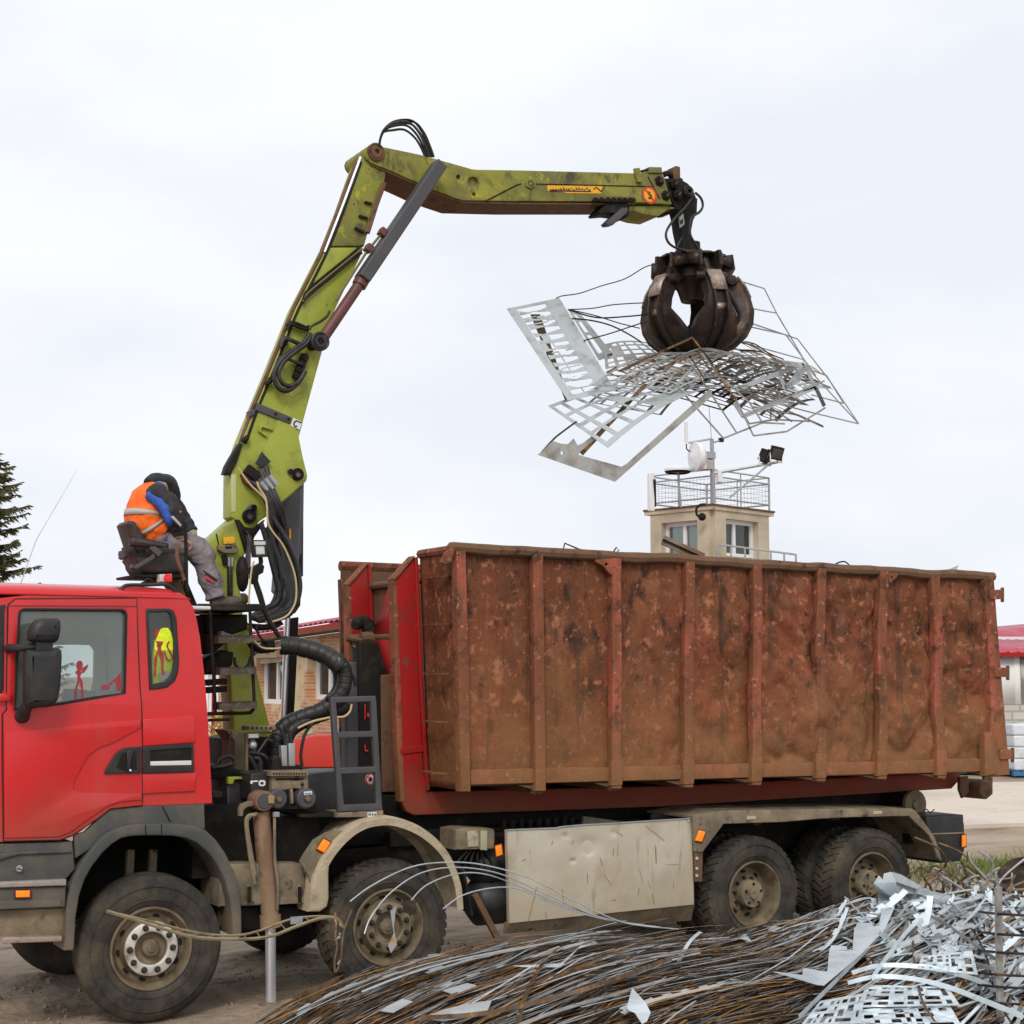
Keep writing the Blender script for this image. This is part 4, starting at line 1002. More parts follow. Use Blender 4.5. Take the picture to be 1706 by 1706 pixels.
# ---- behind the second axle: bracket box, lamp, air tanks
mb = MB(); mb.poly([z4((1580, 385), (1660, 372), (1850, 380), (1850, 520), (1580, 525))], .18, .3, m_mudsteel, bev=.015)
mb.poly([z4((1660, 395), (1730, 390), (1740, 500), (1665, 505))], .165, .02, mat('pale_tank_label', (.40, .37, .25), .7, layers=[((.25, .2, .12), 30, .5, .65)]), bev=.004)
mb.poly([(801, 1384), (812, 1384), (812, 1417), (801, 1416)], .16, .02, mat('pale_edge', (.38, .37, .25), .7), bev=.004)
mb.build('junction_box', TR_)
lamp(TR_, [(826, 1410), (836, 1407), (838, 1424), (828, 1427)], .10)
mb = MB()
for (u, v, rr) in ((822, 1440, .17), (822, 1500, .20)):
    c = at(u, v, .42); mb.lathe([(0, -.36), (rr * .6, -.34), (rr, -.27), (rr, .27), (rr * .6, .34), (0, .36)], c + Vector((.1, 0, 0)), (1, 0, 0), m_black, 24)
mb.build('air_tank', TR_, ang=60)
for k in range(5):
    pass
mb = MB()
for k in range(6):
    a = at(778 + k * 6, 1418, .25); mb.tube(spline([a, a + Vector((.03 * (k - 3), 0, -.1)), a + Vector((.1, .05, -.16 - .02 * k)), a + Vector((.3, .1, -.05))]), .010, m_rubberhose, 6)
mb.build('brake_hose', TR_)
# side box (sheet panel with folded bottom)
px_top = [(845, 1383), (865, 1382), (930, 1379.5), (936, 1377.5), (975, 1374), (1000, 1373), (1080, 1368), (1152, 1363.5)]
mb = MB(); mb.poly([px_top + [(1155, 1420), (1157, 1507.5), (849, 1539)]], .02, .05, m_alu, bev=.006)
# subdivide the front face so dents can be modelled
sb = mb.build('side_box', TR_)
mb = MB(); mb.poly([[(868, 1400), (1140, 1382), (1145, 1520), (872, 1545)]], .08, .5, m_dark, bev=.01); mb.build('box_body', sb)
a, b, c_, d_ = at(846, 1384, .0), at(1152, 1365, .0), at(1156, 1507, .0), at(849.5, 1538, .0)
def dent(i, j):
    p = a.lerp(b, i).lerp(d_.lerp(c_, i), j)
    y = .012
    for (u, v, s, dp) in ((.42, .22, .10, .022), (.335, .385, .022, .02), (.425, .30, .03, .016), (.56, .10, .03, .012), (.25, .12, .08, .008), (.1, .5, .12, .006), (.8, .6, .15, -.006), (.30, .10, .03, .012)):
        y += dp * math.exp(-(((i - u) * 1.9) ** 2 + (j - v) ** 2) / (s * s))
    return Vector((p.x, y - .012 + .004, p.z))
mb = MB(); mb.grid(dent, 110, 60, m_alu); mb.build('sheet', sb, fixn=False, ang=180)
m_scr = mat('rust_scratch', (.30, .19, .085), .7)
mb = MB(); rz_ = random.Random(12)
for a_, b_ in (((612, 415), (620, 390)), ((745, 410), (752, 385)), ((1035, 490), (1042, 420)), ((1008, 490), (1012, 440)), ((1285, 550), (1280, 415)), ((1290, 550), (1285, 440)), ((1200, 665), (1178, 570)), ((845, 660), (842, 600)), ((462, 905), (515, 690)), ((690, 800), (680, 700)), ((1340, 390), (1215, 290)), ((995, 670), (950, 610)), ((1170, 740), (1178, 690)), ((1250, 700), (1230, 640)), ((1275, 800), (1262, 730)), ((580, 890), (575, 850)), ((1310, 545), (1430, 543)), ((1360, 500), (1364, 470)), ((1030, 330), (1070, 358)), ((940, 550), (925, 500)), ((420, 520), (450, 505)), ((1000, 775), (1030, 770)), ((1400, 700), (1396, 650))):
    p, q = at(*y6(a_)[0], .0145), at(*y6(b_)[0], .0145); p.y = q.y = .0022 - .001 * rz_.random()
    mb.bar(p, q, .002, rz_.uniform(.003, .007), m_scr)
mb.build('scratches', sb)
mb = MB(); q0, q1 = at(849, 1538, .015), at(1157, 1507, .015); r0_, r1_ = at(847, 1557, .05), at(1158, 1535, .05)
mb.add([q0, q1, r1_ + Vector((0, .06, 0)), r0_ + Vector((0, .06, 0)), q0 + Vector((0, .09, 0)), q1 + Vector((0, .09, 0)), r1_ + Vector((0, .09, 0)), r0_ + Vector((0, .09, 0))], [(0, 1, 2, 3), (7, 6, 5, 4), (3, 2, 6, 7), (1, 5, 6, 2), (0, 3, 7, 4)], m_mudsteel); mb.build('skirt', sb)
mb = MB(); mb.tube([at(u, v, .0) for u, v in px_top], .007, m_galv, 6)
mb.cyl(at(1147, 1367, .0), at(1147, 1367, -.01), .01, m_galv, 8); mb.build('top_edge', sb)
# ---- rear mudguard
o_ = y7((70, 176), (225, 150), (540, 146), (860, 140), (1150, 140), (1166, 148), (1190, 180), (1255, 272), (1275, 320), (1292, 388))
i_ = y7((1280, 384), (1262, 320), (1238, 272), (1150, 188), (1140, 176), (860, 182), (700, 190), (520, 206), (225, 215), (120, 355), (80, 352))
P_o = [(at(u, v, .0).x, at(u, v, .0).z) for u, v in o_]
mb = MB(); mb.poly([o_ + i_], -.03, .03, m_mudsteel, bev=.006)
for i in range(len(P_o) - 1):
    p, q = P_o[i], P_o[i + 1]
    mb.bar((p[0], .35, p[1] - .012), (q[0], .35, q[1] - .012), .72, .02, m_mudsteel)
rm = mb.build('rear_mudguard', TR_)
mb = MB(); mb.poly([y7((80, 350), (122, 352), (118, 500), (84, 500))], -.02, .02, m_brown, bev=.003)
mb.build('bracket', rm)
for v in (385, 435, 470): mb = MB(); mb.cyl(at(*y7((92, v))[0], -.02), at(*y7((92, v))[0], -.032), .014, m_galv, 8); mb.build('bolt', rm)
m_lp = mat('label_plate', (.46, .38, .25), .6)
for u, v in ((362, 186), (985, 160)): mb = MB(); mb.poly([y7((u - 22, v - 8), (u + 22, v - 10), (u + 22, v + 6), (u - 22, v + 8))], -.036, .006, m_lp, bev=.001); mb.build('label_plate', rm)
lamp(rm, y7((87, 298), (105, 246), (136, 254), (118, 304)), -.035)
# ---- rear light carrier
mb = MB(); mb.poly([y7((1225, 178), (1410, 170), (1415, 345), (1395, 400), (1295, 410), (1240, 300))], .12, .5, m_black, bev=.02)
mb.poly([y7((1240, 262), (1412, 256), (1412, 262), (1242, 268))], .112, .01, m_mudsteel); rlb = mb.build('light_carrier', TR_)
lamp(rlb, y7((1404, 272), (1422, 272), (1422, 325), (1404, 330)), .11)
mb = MB(); mb.bar((7.9, .35, .9), (8.5, .35, .9), .1, .12, m_dark); mb.box((8.45, 1.25, .95), (.12, 2.2, .16), m_dark); mb.build('rear_bumper', TR_)
mb = MB(); c = at(1521, 1340, .6); mb.cyl(c, c + Vector((0, 1.3, 0)), .13, m_dark, 24); mb.lathe([(.13, 0), (.15, -.0), (.15, -.04), (.05, -.04), (.05, -.06), (0, -.06)], c, (0, 1, 0), m_mudsteel, 24)
mb.build('tail_roller', TR_)
mb = MB(); mb.tube(spline([at(*y5((1235, 1270))[0], .1), at(*y5((1250, 1262))[0], .1), at(*y5((1265, 1278))[0], .1), at(*y5((1285, 1262))[0], .1)]), .006, m_dark, 5); mb.build('wire_clip', TR_)
# safety vest inside the quarter window
m_hv = mat('hi_vis_yellow', (.80, .92, .03), .8, layers=[((.45, .60, .01), 8, .45, .7)], bump=(14, .5, .03))
vb = at(290, 1130, .09)
vt = thing('safety_vest', 'yellow hi-vis vest hanging inside the rear side window of the cab', 'vest', vb)
vo = z1((1022, 660), (1060, 590), (1085, 578), (1115, 580), (1135, 610), (1160, 700), (1165, 800), (1150, 880), (1120, 950), (1090, 960), (1005, 965), (1010, 760))
mb = MB()
gv = [(at(u, v, .05).x, at(u, v, .05).z) for u, v in vo]
mb.poly([gv], .05, .03, m_hv, bev=.012, px=False); mb.build('body', vt)
mb = MB(); mb.poly([z1((1050, 880), (1125, 865), (1120, 905), (1075, 930), (1050, 925))], .044, .006, mat('grey_tape', (.42, .44, .43), .5)); mb.build('reflective_stripe', vt)
# ================================================================ CONTAINER
CN = thing('scrap_container', 'rusty red-brown ribbed roll-off container on the truck', 'container', (5.7, 1.25, 1.4))
rc = random.Random(11)
def wobble(pts, a): return [(u + rc.uniform(-a, a), v) for u, v in pts]
Xf = at(765, 912, 0).x
Xfb = at(781, 1318, 0).x
top_line = [(752, 913), (765, 911.5), (860, 916), (1000, 924), (1150, 931), (1260, 938), (1370, 945), (1480, 950), (1560, 955), (1655, 958)]
zt0 = at(765, 914, 0).z
# side sheet with dents
def side(i, j):
    u0 = 770 + (1652 - 770) * i; u1 = 784 + (1662 - 784) * i
    a = at(u0, 914 + (958 - 914) * i, .09); b = at(u1, 1308 + (1286 - 1308) * i, .09)
    p = a.lerp(b, j); amp = .018 + .095 * min(1, max(0, (i - .25) / .40))
    n = noise.fractal((p.x * 1.3, p.z * 1.5, 2), 1.0, 2.0, 4) * .6 - (abs(noise.noise((p.x * 2.1 + 3, p.z * 1.7, 7))) ** .7) * 1.1 + .35 - abs(noise.noise((p.x * 4.3 + p.z * 2, p.z * 3.7 - p.x, 3))) * .45
    n2 = noise.noise((p.x * 7, p.z * 7, 4)) * .14
    edge = min(1, 10 * j, 10 * (1 - j))
    # bulge each bay between its ribs
    return Vector((p.x, .09 + (n + n2) * amp * edge, p.z))
mb = MB(); mb.grid(side, 260, 84, m_rust); mb.build('side_panel', CN, ang=180, solid=.006)
ribs = [((1008 / 2.993 + 560), 923, 901.5, 1318, 17, 0), (1028.5, 930, 1028.5, 1314, 15.5, .6), (1150.5, 936, 1148, 1312, 15, 1.2), (1263.4, 938, 1261.6, 1308, 14.5, 1.0), (1369, 946, 1369, 1302, 14, 2.2), (1473, 948, 1471, 1298, 14, 1.6), (1560, 957, 1570, 1297, 13.5, 2.0)]
for k, (ut, vt_, ub, vb_, wd, wob) in enumerate(ribs):
    mb = MB(); n = 16; L = []; Rr = []
    ph = rc.uniform(0, 6)
    for i in range(n + 1):
        t = i / n; u = ut + (ub - ut) * t; v = vt_ + (vb_ - vt_) * t
        d = wob * (math.sin(t * 9 + ph) * .9 + rc.uniform(-.6, .6)) * (1 if t < .85 else .2)
        L.append((u - wd / 2 + d, v)); Rr.append((u + wd / 2 + d * .8, v))
    mb.poly([L + Rr[::-1]], .0, .085, m_rustrib, bev=.008)
    if k >= 1: mb.poly([(ub - wd / 2 - 1.8, vb_ - 46), (ub + wd / 2 + 1.8, vb_ - 47), (ub + wd / 2 + 1.2, vb_ - 6), (ub - wd / 2 - 1.2, vb_ - 5)], -.012, .09, m_rustrib, bev=.006)
    mb.build('side_rib', CN)
mb = MB(); mb.poly([(761, 918), (776, 918), (782, 1120), (784.5, 1319), (768, 1319), (764, 1120)], -.012, .10, m_rustrib, bev=.008); mb.build('corner_post', CN)
mb = MB(); mb.poly([(1640, 963), (1656, 957), (1662, 1040), (1670, 1140), (1683, 1291), (1646, 1294), (1652, 1200), (1648, 1090)], -.005, .12, m_rustrib, bev=.01)
mb.poly([(1641, 1222), (1650, 1219), (1657, 1226), (1661, 1290), (1642, 1293)], -.03, .1, m_rustrib, bev=.012)
for u, v in ((1661, 991), (1670, 1121), (1678, 1258)):
    mb.poly([(u - 11, v - 8), (u + 9, v - 9), (u + 9, v + 7), (u - 11, v + 7)], -.03, .1, m_rustrib, bev=.006)
    mb.cyl(at(u + 9, v - 12, .02), at(u + 9, v + 12, .02), .018, m_brown, 8)
mb.build('rear_post', CN)
mb = MB(); fl = [(784, 1283)] + [(784 + (1650 - 784) * i / 30, 1283 - 19 * i / 30 + rc.uniform(-1, 1)) for i in range(1, 31)]
mb.poly([fl + [(1650, 1285), (784, 1307.5)]], .035, .06, m_rustrib, bev=.006); mb.build('bottom_flange', CN)
tp = [at(u, v, .05) for u, v in top_line]
sp = spline(tp, 10)
mb = MB(); mb.tube([p + Vector((0, noise.noise((p.x * 3, 0, 1)) * .02, noise.noise((p.x * 2.2, 3, 1)) * .018 - .01)) for p in sp], [.048 + noise.noise((p.x * 4, 1, 9)) * .008 for p in sp], m_brown, 8)
mb.tube([Vector((Xf, .04, zt0)), Vector((Xf, .72, zt0 + .0))], .04, m_rustrib, 8)
zr_ = tp[-1].z
mb.tube([Vector((Xf, 2.44, zt0)), Vector((tp[-1].x, 2.44, zr_))], .05, m_rustrib, 8)
mb.build('top_rail', CN)
# front wall
zb0 = at(781, 1318, 0).z
zn = atx(638, 975, Xf).z
mb = MB()
def fw_(i, j):
    yy = .02 + .7 * i; z = zb0 + (zt0 - zb0) * j
    return Vector((Xf + (Xfb - Xf) * (1 - j) + .008 * noise.noise((yy * 3, z * 2, 1)), yy, z))
mb.grid(fw_, 12, 30, m_rust)
mb.grid(lambda i, j: Vector((Xf + (Xfb - Xf) * (1 - j), .72 + 1.06 * i, zb0 + (zn - zb0) * j)), 10, 20, m_brown)
mb.grid(lambda i, j: Vector((Xf + (Xfb - Xf) * (1 - j), 1.78 + .7 * i, zb0 + (zt0 - .13 - zb0) * j)), 8, 20, m_rust)
mb.build('front_wall', CN, solid=.012, ang=60)
mb = MB(); mb.tube([(Xf - .02, .72, zn), (Xf - .02, 1.78, zn)], .035, m_brown, 8)
mb.build('front_cap', CN)
mb = MB(); mb.poly([y4((520, 140), (545, 90), (585, 60), (598, 70), (575, 140), (545, 150))], .0, .03, m_rustrib, bev=.004)
mb.build('corner_gusset', CN)
for v in (225, 452, 690, 922, 1170):
    mb = MB(); a = atx(*y4((398, v + 6))[0], Xf - .02); b = atx(*y4((545, v - 18))[0], Xf - .02)
    a.y = .56; b.y = max(.2, min(b.y, .45))
    mb.bar(Vector((Xf - .03, a.y, a.z)), Vector((Xf - .07, b.y + .1, a.z)), .05, .014, m_rust, side=(1, 0, 0)); mb.bar(Vector((Xf - .07, b.y + .1, a.z)), Vector((Xf - .01, b.y - .06, a.z)), .045, .014, m_rust, side=(1, 0, 0))
    mb.build('rung', CN)
# rear door, far wall, floor
mb = MB(); e0, e1 = at(1652, 960, 0), at(1682, 1291, 0)
mb.grid(lambda i, j: Vector((e1.x + (e0.x - e1.x) * j - .03, .1 + 2.3 * i, e1.z + (e0.z - e1.z) * j)), 4, 4, m_rust)
for yy in (.5, 1.2, 1.3, 2.0): mb.bar((e1.x, yy, e1.z), (e0.x, yy, e0.z), .1, .06, m_rustrib)
mb.build('rear_door', CN, solid=.03)
mb = MB(); mb.box(((Xf + 8.9) / 2, 2.42, (zb0 + zt0) / 2), (8.9 - Xf, .02, zt0 - zb0), m_brown)
for i in range(8): mb.box((Xf + .8 * i + .3, 2.47, (zb0 + zt0) / 2), (.1, .08, zt0 - zb0), m_rustrib)
mb.build('far_side', CN)
mb = MB(); mb.box(((Xfb + 9.0) / 2, 1.25, zb0 + .06), (9.0 - Xfb, 2.3, .06), m_brown)
for k, (ut, vt_, ub, vb_, wd, wob) in enumerate(ribs):
    x = at(ub, vb_, 0).x; mb.box((x, 1.25, zb0 - .0), (.09, 2.4, .1), m_brown)
    mb.poly([(ub - 40, 1311 - (ub - 784) * .027), (ub + 7, 1310 - (ub - 784) * .027), (ub + 4, vb_ + 2)], .06, .02, m_brown)
mb.build('floor', CN)
# L-shaped hook frame beams
Lb = [(657, 966), (690, 929), (694, 1000), (699, 1150), (706, 1290), (713, 1319), (1130, 1309), (1598, 1286), (1602, 1296), (1586, 1314), (1100, 1344), (690, 1358.5), (677, 1352), (669, 1335), (664, 1240), (661, 1120)]
LX = [(at(u, v, .72).x, at(u, v, .72).z) for u, v in Lb]
for yy in (.72, 1.68):
    mb = MB(); mb.poly([LX], yy, .1, m_redbeam, bev=.012, px=False)
    Fl = [(656, 967), (661, 961), (668, 1120), (671, 1240), (676, 1335), (668, 1336), (662, 1240), (659, 1120)]
    mb.poly([[(at(u, v, .72).x - .004, at(u, v, .72).z) for u, v in Fl]], yy - .006, .11, m_rustrib, bev=.006, px=False)
    mb.poly([[(at(u, v, .72).x, at(u, v, .72).z) for u, v in ((690, 929), (695, 928), (704, 1150), (715, 1316), (709, 1318), (699, 1150), (693, 1000))]], yy - .02, .12, m_redbeam, bev=.006, px=False)
    mb.poly([[(at(u, v, .72).x, at(u, v, .72).z) for u, v in ((656, 968), (689, 929), (690, 926), (655, 964))]], yy - .02, .14, m_rustrib, bev=.004, px=False)
    mb.poly([[(at(u, v, .72).x, at(u, v, .72).z) for u, v in ((666, 1246), (704, 1241), (705, 1252), (667, 1257))]], yy - .012, .02, m_redbeam, bev=.004, px=False)
    mb.build('hook_frame', CN)
hz = atx(630, 1062, Xf - .2).z
mb = MB(); mb.cyl((Xf - .22, .82, hz), (Xf - .22, 1.68, hz), .03, m_brown, 12)
mb.add([(Xf - .05, .82, hz + .5), (Xf - .05, 1.2, hz + .5), (Xf - .24, 1.15, hz + .03), (Xf - .24, .82, hz + .03)], [(0, 1, 2, 3)], m_redbeam)
mb.add([(Xf - .24, .82, hz - .02), (Xf - .24, 1.15, hz - .02), (Xf - .02, 1.1, hz - .75), (Xf - .02, .82, hz - .75)], [(0, 1, 2, 3)], m_redbeam)
mb.build('hook_bar', CN, solid=.02)
mb = MB()
for (u0, f) in ((1300, 1), ):
    mb.poly([y4((1298, 126), (1380, 122), (1380, 205), (1362, 195), (1335, 160), (1300, 140)), [(at_[0], at_[1]) for at_ in y4((1338, 150), (1348, 140), (1358, 150), (1348, 160))]], .0, .04, m_rustrib, bev=.004)
mb.build('lifting_eye', CN)
mb = MB(); mb.poly([y5((1065, 152), (1120, 155), (1112, 172), (1085, 196), (1068, 200)), y5((1080, 174), (1087, 168), (1093, 174), (1087, 181))], .0, .04, m_rustrib, bev=.004)
mb.build('lifting_eye', CN)
mb = MB(); c = at(1628, 1314, .62); mb.lathe([(0, -.12), (.085, -.12), (.105, -.09), (.105, .17), (.085, .2), (0, .2)], c, (0, 1, 0), m_brown, 24)
mb.poly([y5((1405, 1110), (1445, 1105), (1450, 1180), (1420, 1210), (1405, 1170))], .6, .04, m_brown, bev=.006); mb.poly([y5((1520, 1100), (1560, 1100), (1560, 1190), (1530, 1215))], .6, .04, m_brown, bev=.006)
mb.build('ground_roller', CN)
# truck's hook arm standing in front of the container
mb = MB(); ha = [(at(u, v, 1.05).x, at(u, v, 1.05).z) for u, v in [(598, 1068), (640, 1072), (664, 1130), (668, 1340), (604, 1340), (600, 1200)]]
mb.poly([[(at(u, v, .97).x, at(u, v, .97).z) for u, v in [(598, 1110), (634, 1112), (636, 1345), (598, 1345)]]], .97, .04, m_dark, bev=.006, px=False)
mb.poly([ha], 1.05, .16, m_dark, bev=.02, px=False)
mb.poly([[(at(u, v, .95).x, at(u, v, .95).z) for u, v in [(578, 1105), (594, 1103), (598, 1200), (598, 1345), (578, 1345)]]], .95, .12, m_grey, bev=.012, px=False)
mb.poly([[(at(u, v, .98).x, at(u, v, .98).z) for u, v in [(632, 1125), (664, 1122), (668, 1320), (636, 1320)]]], .98, .05, m_brown, bev=.012, px=False)
hk = mb.build('hook_arm', TR_)
mb = MB(); mb.tube(spline([at(u, v, 1.25) for u, v in ((592, 1047), (597, 1037), (608, 1038), (616, 1050), (619, 1062), (624, 1082))]), [.045, .045, .05, .055, .06, .06, .06, .06, .06, .06, .06, .065, .065, .065, .07, .07, .07, .07, .07, .075, .075, .08, .08, .08, .085, .085, .085, .09, .09, .09, .09][:31], m_dark, 10)
mb.tube(spline([at(u, v, 1.15) for u, v in ((602, 1063), (615, 1062), (632, 1070), (640, 1086), (652, 1115))]), .05, m_brown, 10)
mb.tube([at(u, v, 1.15) for u, v in ((577, 1062), (600, 1067), (590, 1080))], .03, m_brown, 8)
mb.build('hook', hk)
# loose scrap showing above the rim
def scrapbit(name, label, cat, pts, r, m, flat=None):
    mb = MB()
    if flat: mb.bar(pts[0], pts[1], flat[0], flat[1], m); mb.bar(Vector(pts[0]) - Vector((0, 0, .0)), pts[1], flat[1], flat[0], m, side=(0, 1, 0))
    else: mb.tube(pts, r, m, 6)
    t = mb.build(name, None); tag(t, label, cat); return t
scrapbit('angle_bar', 'rusty angle bar sticking up over the container rim before the tower', 'steel bar', [at(1104, 899, 1.0), at(1172, 930, .8)], 0, m_rustscrap, (.10, .012))
scrapbit('bent_wire', 'thin bent wire above the container rim left of the tower', 'wire', [at(u, v, .8) for u, v in ((936, 925), (941, 905), (962, 914), (985, 922))], .008, m_darkscrap)
scrapbit('twisted_wire', 'short twisted wire tip above the rim nearest the tower on its left', 'wire', [at(u, v, .8) for u, v in ((1020, 922), (1027, 912), (1031, 917), (1026, 921), (1034, 930))], .008, m_darkscrap)
scrapbit('curved_wire', 'low curved wire on the rim right of the tower railing', 'wire', spline([at(u, v, .8) for u, v in ((1385, 946), (1395, 938), (1408, 936), (1418, 945))]), .008, m_darkscrap)
mb = MB(); mb.poly([(1572, 952), (1594, 943), (1597, 941), (1590, 960)], .6, .004, m_steel); tag(mb.build('sheet_offcut'), 'pale pointed sheet tip above the rear end of the container rim', 'sheet metal')
mb = MB()
def heap(i, j):
    x = Xf + .15 + 6.2 * i; y = .15 + 2.2 * j
    return Vector((x, y, zb0 + .35 + 1.25 * math.sin(math.pi * min(1, max(0, i * 1.02))) ** .4 * (.75 + .25 * math.sin(math.pi * j)) + .12 * noise.noise((x * 2, y * 2, 1))))
mb.grid(heap, 60, 22, m_darkscrap); tag(mb.build('scrap_load', ang=20), 'dark tangled scrap filling the container below its rim', 'scrap', kind='stuff')
# ================================================================ LOADER CRANE
CR = thing('loader_crane', 'lime green loader crane raised behind the cab with knuckle boom reaching right', 'crane', (1.15, 1.25, 1.2))
YC, TH = 1.06, .20
def pl(mb, pts, y, t, m, bev=.008): return mb.poly([pts], y, t, m, bev)
# base frame and column
mb = MB()
col = [(339, 910)] + z5((1050, 490), (1078, 520), (1100, 640), (1135, 762), (1110, 830), (1085, 880), (1075, 960), (1090, 1050), (1105, 1110), (1115, 1250)) + [(416, 1040), (421, 1080), (426, 1110), (438, 1160), (450, 1209), (458, 1265), (394, 1265), (390, 1236), (383, 1130), (377, 1080), (371, 1020)] + z5((930, 1100), (895, 950), (860, 830), (830, 770))
pl(mb, col, YC, .26, m_green, .02)
pl(mb, z5((900, 615), (908, 610), (925, 700), (918, 705)), YC - .006, .01, m_dark, .0)
mb.build('column', CR)
mb = MB(); pl(mb, [(386, 1232), (398, 1228), (460, 1228), (461, 1300), (386, 1300)], .95, .6, m_dark, .02)
mb.box((1.0, 1.25, 1.22), (.9, 1.9, .35), m_dark)
pl(mb, z3((170, 1215), (230, 1210), (245, 1240), (330, 1235), (335, 1600), (230, 1600), (240, 1300)), .8, .3, m_mudsteel, .01)
pl(mb, z3((330, 1235), (600, 1225), (600, 1240), (352, 1252), (352, 1600), (335, 1600)), .55, .04, m_mudsteel, .005)
pl(mb, z3((330, 1182), (570, 1182), (572, 1216), (328, 1218)), .5, .10, m_mudsteel, .006)
for k in range(6): q = at(*z3((345 + k * 36, 1198))[0], .5); mb.cyl(q, q - Vector((0, .004, 0)), .010, m_dark, 8)
mb.build('base_frame', CR)
# knuckle link plates and pins
mb = MB(); pl(mb, z5((1055, 500), (1085, 500), (1130, 560), (1200, 565), (1290, 500), (1260, 560), (1205, 640), (1165, 750), (1140, 770), (1105, 650)), YC - .03, .06, m_dark, .008)
pl(mb, z5((1120, 575), (1155, 600), (1165, 700), (1150, 780), (1140, 900), (1168, 920), (1170, 780), (1175, 640)), YC - .07, .04, m_grey, .006); mb.build('link_plate', CR)
def pin(par, c, y, r, hole=.45, m=m_dark):
    q = at(*c, y); s = MB(); s.lathe([(r, .03), (r, -.005), (r * .86, -.014), (r * .72, -.006), (r * .66, -.016), (r * hole, -.016), (r * hole, .02), (0, .02)], q, (0, 1, 0), m, 24)
    return s.build('pin', par)
# main boom
bl = z6((110, 1530), (112, 1200), (190, 970), (300, 700), (400, 460), (500, 212), (592, -20)) + [(540, 425), (570, 350), (596, 276), (604, 262), (612, 252)]
br_ = [(640, 268), (643, 290), (640, 308), (627, 340), (613, 388), (602, 425), (566, 500)] + z6((868, 30), (760, 420), (665, 770), (620, 938), (650, 1080), (685, 1222), (678, 1260), (650, 1292), (560, 1370), (500, 1418), (430, 1490), (330, 1562), (290, 1610), (255, 1622), (215, 1610), (180, 1580))
cut = 1
mb = MB(); pl(mb, bl[:7] + [(545, 412), (606, 412), (602, 425)] + br_[6:], YC, TH, m_green, .012)
boom = mb.build('boom', CR)
mb = MB(); pl(mb, [(546, 410), (570, 350), (596, 276), (604, 262), (612, 252), (640, 268), (643, 290), (640, 308), (627, 340), (613, 388), (607, 410)], YC, TH, m_greenold, .012); mb.build('boom_tip', boom)
mb = MB(); pl(mb, z6((530, 672), (618, 930), (648, 1085), (682, 1222), (645, 1285), (500, 1410), (332, 1555), (340, 1300), (350, 1030)), YC - .008, .012, m_green, .004)
pl(mb, z6((740, 320), (745, 330), (710, 440), (640, 600), (560, 640), (700, 430)), YC - .005, .008, m_green, .002)
mb.build('stiffener_plate', boom)
mb = MB(); pl(mb, z6((1, 1), (1, 1), (1, 1)), YC, .01, m_green, 0) if False else None
pl(mb, z6((330, 845), (345, 835), (430, 865), (425, 885), (345, 860), (335, 885), (385, 915), (380, 935), (320, 890)), YC - .03, .03, m_green, .004); mb.build('step_bracket', boom)
mb = MB(); pl(mb, z6((310, 678), (570, 788), (556, 835), (292, 730)), YC - .02, .03, m_grey, .004); pl(mb, z6((255, 735), (300, 720), (290, 770), (255, 780)), YC - .02, .1, m_grey, .006)
for p in ((445, 760), (540, 800)): q = at(*z6(p)[0], YC - .02); mb.cyl(q, q - Vector((0, .012, 0)), .012, m_dark, 8)
mb.build('strap', boom)
m_stw = mat('white_sticker', (.70, .71, .72), .5, layers=[((.5, .48, .45), 40, .55, .7)]); m_ink = mat('black_ink', (.02, .02, .02), .5)
mb = MB(); pl(mb, z6((578, 790), (642, 818), (626, 880), (556, 848)), YC - .012, .003, m_stw, 0); st = mb.build('hook_sticker', boom)
mb = MB(); mb.tube(spline([at(*p, YC - .014) for p in z6((608, 812), (590, 818), (582, 838), (592, 856), (606, 850))]), .006, m_ink, 5); pl(mb, z6((600, 808), (640, 822), (637, 832), (612, 822)), YC - .014, .003, m_ink, 0); mb.build('hook_mark', st)
mb = MB(); pl(mb, z6((342, 1042), (410, 1118), (355, 1172), (296, 1132)), YC - .05, .012, m_black, .002); mb.build('rubber_flap', boom)
mb = MB(); pl(mb, z6((538, 1180), (555, 1165), (600, 1168), (645, 1200), (650, 1235), (610, 1258), (575, 1235), (540, 1205)), YC - .03, .03, m_mudsteel, .006); mb.build('pin_plate', boom)
pin(boom, z6((612, 1212))[0], YC - .03, .055); pin(boom, z6((558, 1192))[0], YC - .03, .022)
mb = MB(); pl(mb, z6((270, 1435), (300, 1440), (306, 1480), (290, 1560), (255, 1585), (215, 1565), (205, 1520), (235, 1460)), YC - .03, .03, m_grey, .008); mb.build('pin_plate', boom)
pin(boom, z6((252, 1524))[0], YC - .03, .06); pin(boom, z6((285, 1462))[0], YC - .03, .025)
pin(boom, z6((780, 217))[0], .86, .085, .35, m_black)
mb = MB(); q = at(*z6((780, 217))[0], .86); mb.cyl(q, q + Vector((0, .25, 0)), .05, m_dark, 16); mb.build('pivot', boom)
mb = MB()
for a, b in (((607.5, 337), (619, 340)), ((598, 360), (612, 364)), ((591, 380), (606, 387))): mb.bar(at(*a, YC - .01), at(*b, YC - .01), .03, .02, m_dark)
mb.tube([at(640, 305, YC - .02), at(627, 340, YC - .02), at(612, 388, YC - .02)], .025, m_brown, 6); mb.build('bracket', boom)
